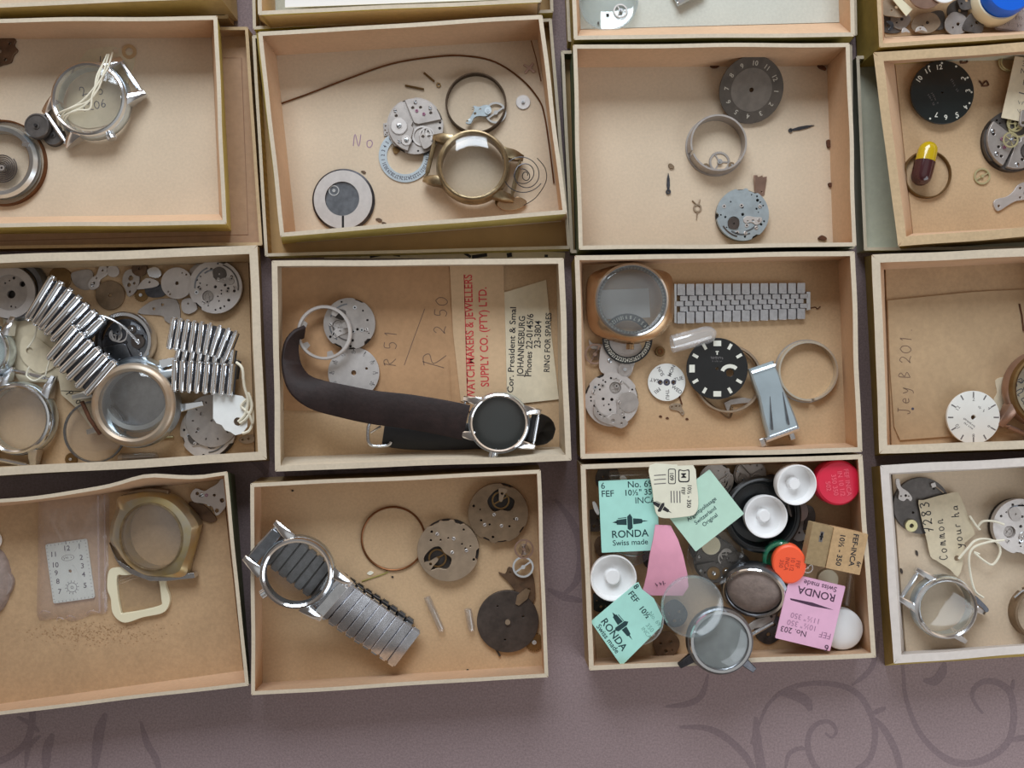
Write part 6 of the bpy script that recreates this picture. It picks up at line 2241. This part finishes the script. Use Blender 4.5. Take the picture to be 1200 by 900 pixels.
# bed of dull parts, some dark ones added to fill the gaps as shadow
bed = [
    ('dark round plate in the back left corner under the packet', 712, 560, 16, 'oxide_grey'), ('dark lump plate left of the upper mint packet', 696, 610, 16, 'oxide_dark'),
    ('brown plate in the left corner above the white cap', 708, 640, 14, 'oxide_brown'), ('dark plate left of the lower mint packet', 704, 705, 14, 'gunmetal'),
    ('grey round plate below the pale mint packet', 828, 640, 22, 'oxide_grey'), ('dark plate under the centre of the heap', 846, 655, 22, 'gunmetal'),
    ('brown plate near the front rim left of steel case', 780, 755, 18, 'oxide_brown'), ('dark plate beneath the front steel case', 790, 720, 18, 'gunmetal'),
    ('dark plate right of the front steel case', 900, 735, 20, 'gunmetal'), ('grey plate between oval case and pink packet', 896, 715, 17, 'oxide_grey'),
    ('dull plate right of the black ring jar', 940, 605, 17, 'oxide_grey'), ('dark plate beneath the orange capped jar', 936, 640, 18, 'oxide_dark'),
    ('dark plate behind the black ring jar', 850, 575, 17, 'gunmetal'), ('dull plate under the upright white cap', 905, 570, 15, 'oxide_dark'),
    ('brown plate under the pink folded packet', 770, 650, 20, 'oxide_dark'), ('grey plate by the front left corner of heap tray', 730, 750, 16, 'oxide_dark'),
]
for i, (lb, x, y, r, m) in enumerate(bed):
    mb = MB()
    rr = random.Random(200 + i)
    mb.prism(blob(r, 300 + i, 8, .22), 0, 2.2, [circ(r * .3, r * .2, r * .1, 10), circ(-r * .35, r * .1, r * .08, 9), circ(0, -r * .4, r * .12, 10), circ(r * .4, -r * .35, r * .06, 8)])
    solo('movement_plate', lb, 'movement part', x, y, Z + (i % 4) * 2.4, mb, [m], GD, .3)
movement('grey holed movement at the back wall behind the black ring jar', 838, 562, 20, 91, Z + 14, 'dial', ('nickel', 'oxide_grey', 'nickel', 'nickel_light'), h=6, nholes=12)
movement('pale skeleton movement at the back wall left of the white cap', 878, 556, 19, 95, Z + 8, 'bridge', ('nickel', 'nickel_light', 'nickel', 'steel'), rot=40, h=6, jewels=0)
movement('dark movement in the centre under the clear plastic wrap', 838, 656, 26, 101, Z + 12, 'bridge', ('oxide_grey', 'oxide_grey', 'brass_dark', 'steel'), rot=90, h=7, jewels=0)
disc_bit('movement_disc', 'dark pierced disc right of the central dark movement', 'movement part', 862, 664, 18, 'oxide_grey', Z + 16, 2, .12, [(856, 658, 1.6), (866, 672, 2)], tilt=(0, 0))
disc_bit('grey_button', 'pale round button under the tip of the pale mint packet', 'button', 832, 638, 11, 'plastic_cream', Z + 22, 5, 0, bev=1.2)
disc_bit('steel_disc', 'dull steel disc half hidden below the upright white cap', 'disc', 934, 597, 14, 'nickel', Z + 18, 2, .0, tilt=(-20, 20))
plate_bit('movement_plate', 'pale jagged bridge between black ring jar and brown box', 'movement part', 932, 618, [(924, 610), (932, 602), (942, 604), (940, 620), (944, 630), (934, 634), (926, 626)], 'nickel', Z + 14, 2, [(932, 612, 1.8), (936, 624, 1.4)], GD)
# black ring jar with white cap inside
T = Thing('black_ring_box', 'round black plastic box holding a white cap, centre top of heap', 'box', 888, 600, Z + 14)
mb = MB()
mb.lathe([(0, 0), (38, 0), (42, 3), (43, 14), (42, 17), (38, 17), (36, 13), (34, 6), (0, 5)], n=64)
T.add('bowl', mb, ['plastic_black'])
mb = MB()
mb.lathe([(39.5, 15), (44, 15), (44.5, 18), (42, 20), (39.5, 19)], n=64, closed=True)
T.add('rim', mb, ['plastic_black'])
cap_thing('white hollow cap sitting inside the round black box', 893, 603, 25, 'plastic_white', Z + 26, 15, boss=.30)
cap_thing('white hollow cap leaning at the back wall beside the red cap', 927, 565, 24, 'plastic_white', Z + 34, 15, boss=.30, tilt=(6, 6))
cap_thing('white hollow cap by the left wall below the upper mint packet', 717, 674, 27, 'plastic_white', Z + 28, 15, boss=.34)
cap_thing('white closed cap at the right front behind the pink packet', 984, 735, 24, 'plastic_white', Z + 22, 10, hollow=False)
T = cap_thing('red plastic cap with embossed lettering in the back right corner', 977, 564, 26.5, 'plastic_red', Z + 30, 16, hollow=False)
mb = MB()
for i, s_ in enumerate(('FEF INCA', 'IN 10 1/2', '350 350', '502')):
    mb.text(s_, 9 - 7.4 * i, 1 - 1.5 * i, 7.6, 16.4, 278, bold=.012)
T.add('lettering', mb, ['plastic_red_pale'])
T = Thing('screw_jar', 'small green jar with orange lettered cap, tipped on the heap', 'jar', 919, 655, Z + 28, rx=4, ry=-10)
mb = MB(0, -5, 2)
mb.lathe([(0, 0), (20, 0), (21, 2), (21, 14), (19, 16), (17.5, 16), (18.5, 12), (18.5, 2.5), (0, 2)], n=40, sy=1.05)
T.add('jar_body', mb, ['acrylic_green'])
mb = MB(0, 2, 0)
mb.lathe([(17, 9), (18.4, 10), (18.4, 21), (16.8, 22.5), (0, 22.5)], n=48, sy=1.22)
T.add('screw_cap', mb, ['plastic_orange'])
mb = MB(0, 2, 0)
for i, s_ in enumerate(('FEF', '10 1/2', 'INCA', '350')):
    mb.text(s_, 9 - 6 * i, 1, 6.4, 22.7, 262, bold=.015)
T.add('lettering', mb, ['plastic_orange_dark'])
# steel cases
T = Thing('watch_case', 'oval looking tilted steel case with dull grey back, centre of heap', 'watch case', 884, 686, Z + 20, rx=24, ry=-20)
mb = MB()
mb.lathe([(31, 0), (36, 1), (38, 6), (37, 12), (33, 15), (31, 13)], n=60, closed=True)
T.add('case_ring', mb, ['steel_dark'])
mb = MB()
mb.lathe([(32.5, 13), (34.5, 14.5), (33.5, 16), (31, 15.5)], n=60, closed=True)
T.add('bezel', mb, ['chrome'])
mb = MB()
mb.lathe([(0, 17), (14, 16.6), (24, 15), (30.5, 11), (30.5, 8), (0, 8)], n=56)
T.add('dull_lens', mb, ['foam_grey'])
T = Thing('watch_case', 'round steel case with clouded glass overhanging the front rim', 'watch case', 841, 748, Z + 53, rx=-2, ry=0)
mb = MB()
mb.lathe([(31, 0), (37, 1), (39, 6), (38, 12), (34, 15), (31, 13)], n=60, closed=True)
T.add('case_ring', mb, ['steel_dark'])
mb = MB()
mb.lathe([(32, 13), (36, 13.5), (35, 16), (32, 16)], n=60, closed=True)
T.add('bezel', mb, ['chrome'])
mb = MB()
mb.lathe([(0, 14), (18, 14), (31.5, 12), (31.5, 4), (0, 4)], n=56)
T.add('clouded_glass', mb, ['cloud_grey'])
mb = MB()
mb.lathe([(0, 18), (16, 17.6), (28, 16), (32.5, 14), (32.5, 13), (0, 16.6)], n=56)
T.add('crystal', mb, ['glass_smoke'])
for sx_, sy_, a in ((-34, -22, 215), (30, -26, -40)):
    mb = MB(a, sx_ * .98, sy_ * .98)
    mb.loft([[(q, -5 + 2 * q / 20, 2), (q, 5 - 2 * q / 20, 2), (q, 5 - 2 * q / 20, 9 - q * .2), (q, -5 + 2 * q / 20, 9 - q * .2)] for q in (-4, 6, 16)])
    T.add('lug', mb, ['gunmetal'], bev=.8)
crystal_thing('large clear domed crystal lying over the pink packet and steel case', 811, 710, 36, Z + 72, 'acrylic', 9, rimm='acrylic')
crystal_thing('white rimmed crystal edge peeping out under the lower mint packet', 748, 726, 29, Z + 18, 'acrylic', 8, rimm='plastic_white')
crystal_thing('thin clear crystal under the upper mint packet bottom edge', 742, 638, 24, Z + 12, 'acrylic', 6)
crystal_thing('thin clear plastic crystal over the central dark movement', 838, 652, 33, Z + 24, 'glass', 6)
plate_bit('metal_lever', 'long pale lever with a hole in front of the pink packet', 'lever', 888, 722, [(866, 742), (884, 726), (898, 722), (902, 714), (908, 716), (906, 728), (898, 734), (884, 736), (870, 746)], 'nickel', Z + 14, 2, [(903, 722, 1.6)], GD)
rod('steel_pin', 'shiny rod slanting in front of the pink packet', 'pin', 888, 738, [(868, 748, 4), (902, 726, 10)], 2.2, 'steel', Z + 14)
T = Thing('staff_wheel', 'tiny spoked wheel between the orange cap and the brown box', 'gear', 946, 665, Z + 44)
mb = MB()
balance_geo(mb, 0, 0, 6.5, 0, 40)
T.add('wheel', mb, ['nickel_light'])
disc_bit('white_button', 'cream round button behind the upper edge of the lilac packet', 'button', 968, 678, 12, 'plastic_cream', Z + 20, 6, 0, bev=1.6)
vial('thin glass tube standing behind the white closed cap', 993, 688, 40, 4.0, 82, Z + 10)
vial('dark glass tube in the back left corner behind the mint packet', 738, 556, 48, 6, 2, Z + 10)
plate_bit('white_chip', 'small white chip at the top edge of the upper mint packet', 'chip', 730, 561, [(726, 559), (730, 557), (734, 560), (733, 564), (728, 563)], 'plastic_white', Z + 34, 3)
plate_bit('white_chip', 'small white sliver left of the upper mint packet', 'chip', 697, 592, [(694, 588), (698, 589), (702, 600), (700, 603), (696, 597)], 'plastic_white', Z + 20, 3)
rod('wire_piece', 'curved bright wire between white cap and upper mint packet', 'wire', 735, 650, cr([(722, 645), (730, 649), (744, 651), (756, 648)], 3), .9, 'chrome', Z + 34)


# packets
def mint_front(mb, z):
    mb.text('6', -29, 36, 10.5, z)
    mb.text('FEF', -24, 26.5, 10.5, z, bold=.008)
    mb.text('No. 692', 17, 36, 10.5, z, bold=.008)
    mb.text('10½" 350', 14, 26.5, 9.5, z, bold=.012)
    mb.text('INCA', 20, 17, 10.5, z)
    staff_emblem(mb, 1, -7, 42, z, 0)
    mb.text('RONDA', 0, -21.5, 12, z, bold=.012)
    mb.text('Swiss made', 0, -31.5, 9, z, bold=.008)


packet('upper left mint green packet with black printing, under the ivory packet', 737, 604, 68, 84, 2.6, 'paper_mint', Z + 42, ['ink_teal'], lambda mb, z: mint_front(mb, z))


def mint_back(mb, z):
    mb.text('Argentpolissage', 0, 2, 6.6, z, bold=.01)
    mb.text('Switzerland', -1, -6.5, 6.6, z, bold=.01)
    mb.text('Original', 0, -14, 6.6, z, bold=.01)
    mb.box(-2, 12, 8, .8, z - .1, z)
    for x0, x1, y in ((-14, 14, -1.5), (-14, 14, -17.5)):
        pass


packet('pale mint packet turned slantwise, right of the ivory packet', 823, 598, 72, 66, 38, 'paper_mint_pale', Z + 46, ['ink_teal'], lambda mb, z: mint_back(mb, z))
T = Thing('parts_packet', 'ivory packet with rounded corners and sideways print, leaning on back wall', 'packet', 788, 575, Z + 50, 'parts packets', rx=0)
mb = MB()
mb.prism(cr(T.l([(761, 545), (788, 544), (812, 545), (816, 566), (818, 590), (814, 602), (804, 605), (778, 607), (768, 600), (764, 572)]), 3, True), 0, 2)
T.add('envelope', mb, ['paper_ivory'], bev=.3)
mb = MB()
z = 2.12
mb.prism(rrect(9, 18, 2, 3, -1, 17), z - .1, z, [rrect(7.2, 16.2, 1.5, 3, -1, 17)])
mb.text('601', -1, 17, 6.5, z, 92, bold=.02)
mb.prism(cr([(x + 13, y + 18) for x, y in [(-6, -7), (0, -8), (6, -7), (6.5, 0), (6, 7), (0, 6), (-6, 7), (-6.5, 0)]], 3, True), z - .1, z, [cr([(x * .82 + 13, y * .82 + 18) for x, y in [(-6, -7), (0, -8), (6, -7), (6.5, 0), (6, 7), (0, 6), (-6, 7), (-6.5, 0)]], 3, True)])
mb.text('M', 13, 18, 8, z, 92, bold=.02)
mb.text('10½ - 350', 19, -6, 6.5, z, -92, bold=.02)
mb.text('FEF', 12, 0, 6, z, -92, bold=.015)
staff_emblem(mb, -13, -19, 28, z, -30)
T.add('printing', mb, ['ink_black'])
mb = MB()
for i in range(4):
    mb.ribbon([(-2 + i * 3.4, 0), (-2 + i * 3.4 + .3, -14)], 1.2, z)
for i in range(3):
    mb.ribbon([(-22, 8 + i * 5), (-8, 9 + i * 5)], 1.0, z)
T.add('small_print', mb, ['ink_grey'])
T = Thing('parts_packet', 'pink folded packet hanging below the ivory packet', 'packet', 776, 656, Z + 40, 'parts packets', rx=0, ry=0)
mb = MB()
secs = []
for y, x0, x1, zz in ((614, 767, 785, 6), (630, 764, 793, 9), (648, 760, 799, 9), (670, 757, 804, 8), (686, 754, 806, 5), (697, 751, 800, 2)):
    a, b = x0 - 776, x1 - 776
    yy = 656 - y
    secs.append([(a, yy, zz - 2), (b, yy - 1, zz - 3), (b, yy - 1, zz - 1.5), ((a + b) / 2 + 4, yy, zz + 1.5), (a, yy, zz)])
mb.loft(secs)
T.add('paper', mb, ['paper_pink'], sharp=60)
mb = MB()
mb.scrawl(-4, -26, 14, 6, 7.6, 8, lw=.9)
T.add('printing', mb, ['ink_plum'])


def mint_low(mb, z):
    mb.text('B', 28, 36, 9, z, 0, bold=.02)
    mb.text('FEF', 18, 30, 9.5, z, -0, bold=.012)


T = Thing('parts_packet', 'lower mint green packet set diagonally at the front left', 'packet', 736, 733, Z + 44, 'parts packets')
mb = MB()
mb.prism(T.l([(692, 728), (744, 684), (748, 682), (752, 690), (766, 701), (776, 722), (774, 734), (728, 780)])[::-1], 0, 2)
T.add('envelope', mb, ['paper_mint'], bev=.3)
a = -54
mb = MB()
z = 2.14


def q_(x, y):
    return x - 736, 733 - y


for s_, x, y, size, bo in (('8', 745, 687, 9, .02), ('FEF', 742, 699, 10, .01), ('10½', 755, 717, 9, .02), ('No. 692', 768, 726, 7, 0), ('350', 761, 735, 7.5, 0), ('INCA', 757, 741, 6.5, 0)):
    mb.text(s_, *q_(x, y), size, z, a + 2, bold=bo, m=1 if s_ in ('No. 692', '350', 'INCA') else 0)
staff_emblem(mb, *q_(729, 733), 40, z, a)
mb.text('RONDA', *q_(719, 743), 12, z, a, bold=.012)
mb.text('Swiss made', *q_(712, 748), 8.6, z, a, bold=.008)
T.add('printing', mb, ['ink_teal', 'ink_faint_mint'])


def lilac_print(mb, z):
    mb.text('Swiss made', 4, 33, 8.6, z, 180, bold=.008)
    mb.text('RONDA', 2, 23, 12.5, z, 180, bold=.012)
    mb.flat([(-27, 10.5), (-26, 8.6), (0, 7.4), (26, 9), (0, 11.6)], z, 0)
    mb.text('11½" 350', -4, -8, 9, z, 180, m=1)
    mb.text('10½" 350', -6, -17, 9, z, 180, m=1)
    mb.text('No. 203', -14, -26, 9.5, z, 180, bold=.005)
    mb.text('FEF', 23, -22, 10, z, 180, bold=.005, m=1)
    mb.text('6', 28, -36, 11, z, 180, bold=.008)


packet('lilac pink packet printed upside down at the right front', 949, 717, 66, 78, -13.5, 'paper_lilac', Z + 44, ['ink_plum', 'ink_faint_lilac'], lambda mb, z: lilac_print(mb, z))
# kraft box
T = Thing('parts_carton', 'small brown card box with typed sideways print at the right wall', 'box', 974, 640, Z + 40, rx=0, ry=0)
mb = MB(-12)
mb.prism(rrect(40, 48, .8, 2, 12, 0), 0, 16)
T.add('body', mb, ['paper_kraft'], bev=.6)
mb = MB(-12)
mb.prism(rrect(24, 48, .8, 2, -20.5, 0), 0, 15)
T.add('end_flap', mb, ['paper_kraft_dark'], bev=.6)
mb = MB(-12)
z = 16.14
for s_, x, y, size in (('FEF-INCA', 20, 3, 8.6), ('10½ - 350', 5, 0, 8.4), ('6r', 29, -12, 7)):
    mb.text(s_, x - 1, y, size, z, -87, bold=.02, sx=1.05)
T.add('printing', mb, ['ink_black'])
mb = MB(-12)
staff_emblem(mb, -20, 10, 12, 15.14, -87)
mb.box(-20, 10, 4, 12, 15.04, 15.14)
T.add('emblem', mb, ['ink_grey'])

# ================================================= bottom right tray (row 3, fourth)
T = Thing('dial_back_plate', 'dull grey round plate with brass hub in the upper left corner', 'movement part', 1078, 592, Z)
mb = MB()
mb.prism(circ(0, 0, 33, 60), 0, 4, [circ(14, 20, 1.2, 8), circ(-10, -8, 1.4, 8), circ(12, 4, 1, 8)])
T.add('plate', mb, ['oxide_grey'], bev=.5)
mb = MB()
mb.ring(-13, -23, 2.6, 7, 4, 6.5, 28)
T.add('brass_hub', mb, ['brass_pale'])
plate_bit('balance_bridge', 'white little bridge lying on the dull grey plate', 'movement part', 1058, 576, [(1049, 562), (1053, 561), (1055, 570), (1063, 576), (1068, 583), (1066, 587), (1062, 584), (1058, 587), (1052, 584), (1053, 576), (1050, 570)], 'nickel_light', Z + 4.4, 2, [(1060.5, 580.5, 1.5), (1055, 581, .9), (1064, 581, .8)])
T = Thing('pallet_fork', 'tiny pallet lever with square head above the paper tag', 'pallet fork', 1096, 570, Z + 2)
mb = MB()
mb.box(-4, 2, 5, 5, 2, 4, 20)
T.add('head', mb, ['nickel_light'])
mb = MB()
mb.tube([(-2, 1, 3), (8, -7, 3)], .8)
T.add('stem', mb, ['nickel_warm'])
T = paper_tag('paper_tag', 'beige paper tag with handwritten number and white string, upper left', 'paper tag', 1108, 622,
              [(1076, 590), (1082, 586), (1116, 577), (1124, 580), (1134, 604), (1142, 626), (1130, 636), (1128, 660), (1122, 676), (1114, 668), (1102, 660), (1096, 656), (1090, 652), (1086, 634)], 'paper_tag', Z + 6, hole=(1121, 654, 3.4),
              write=lambda mb, T, z: (mb.hand('7283', -22, 0, 11, z, 99 + 180 - 180, w=1.1) if False else [mb.text('', 0, 0, 1, z)] and mb.hand('7283', -14, -2, 10.5, z, 100, w=1.2, adv=.95), mb.hand('Common', 2, -34, 9, z, 97, w=1.0, adv=.95), mb.hand('your ha', 20, -20, 9, z, 97, w=1.0, adv=.9)), ink='ink_black', sm=2)
string_on(T, [[(1121, 654, 4), (1130, 640, 8), (1138, 632, 8), (1150, 630, 8), (1163, 634, 8), (1167, 646, 8), (1160, 660, 6), (1150, 656, 6), (1138, 646, 6), (1144, 648, 6)],
              [(1144, 618, 2), (1148, 610, 6), (1158, 609, 10), (1168, 612, 14)],
              [(1168, 630, 14), (1150, 633, 12), (1136, 640, 8), (1132, 652, 6), (1136, 672, 2), (1142, 692, 1), (1152, 700, 1)],
              [(1134, 604, 4), (1142, 616, 4), (1146, 620, 4)]], 1.3)
movement('white holed movement at right photo edge beside the string', 1189, 615, 32, 113, Z + 3, 'dial', ('nickel_light', 'nickel', 'nickel', 'nickel_light'), h=11, nholes=20, rot=50)
watch_case('chrome watch case lying empty in the bottom right tray', 1100, 708, 37, -33, ('steel_blue', 'chrome', 'chrome', 'steel'), h=20, z=Z + 4, rin=.85, lug_len=.28, lug_w=.13, spread=.52, crown=None, crystal='glass', bars=(-1,))
plate_bit('spring_lug', 'dark pointed lug piece at right side of the empty chrome case', 'lug', 1146, 708, [(1138, 696), (1146, 702), (1155, 712), (1152, 716), (1142, 712), (1134, 704)], 'gunmetal', Z + 6, 6)
ring_thing('casing_ring', 'brown split ring at right photo edge of the bottom right tray', 'ring', 1212, 716, 27, 31, 12, 'nickel_brown', Z, gap=(118, 128))
rod('steel_pin', 'bent steel wire above the brown split ring', 'wire', 1196, 694, [(1188, 700), (1196, 693), (1206, 688)], 1.2, 'steel', Z + 10)
for lb, x, y in (('dark crumb above the empty chrome case', 1056, 669), ('small dark crumb right below the dull grey plate', 1074, 648)):
    plate_bit('rust_flake', lb, 'flake', x, y, [(x - 1.5, y - 3), (x + 1, y - 2), (x + 1.5, y + 3), (x - 1, y + 2)], 'oxide_dark', Z, 1.2)
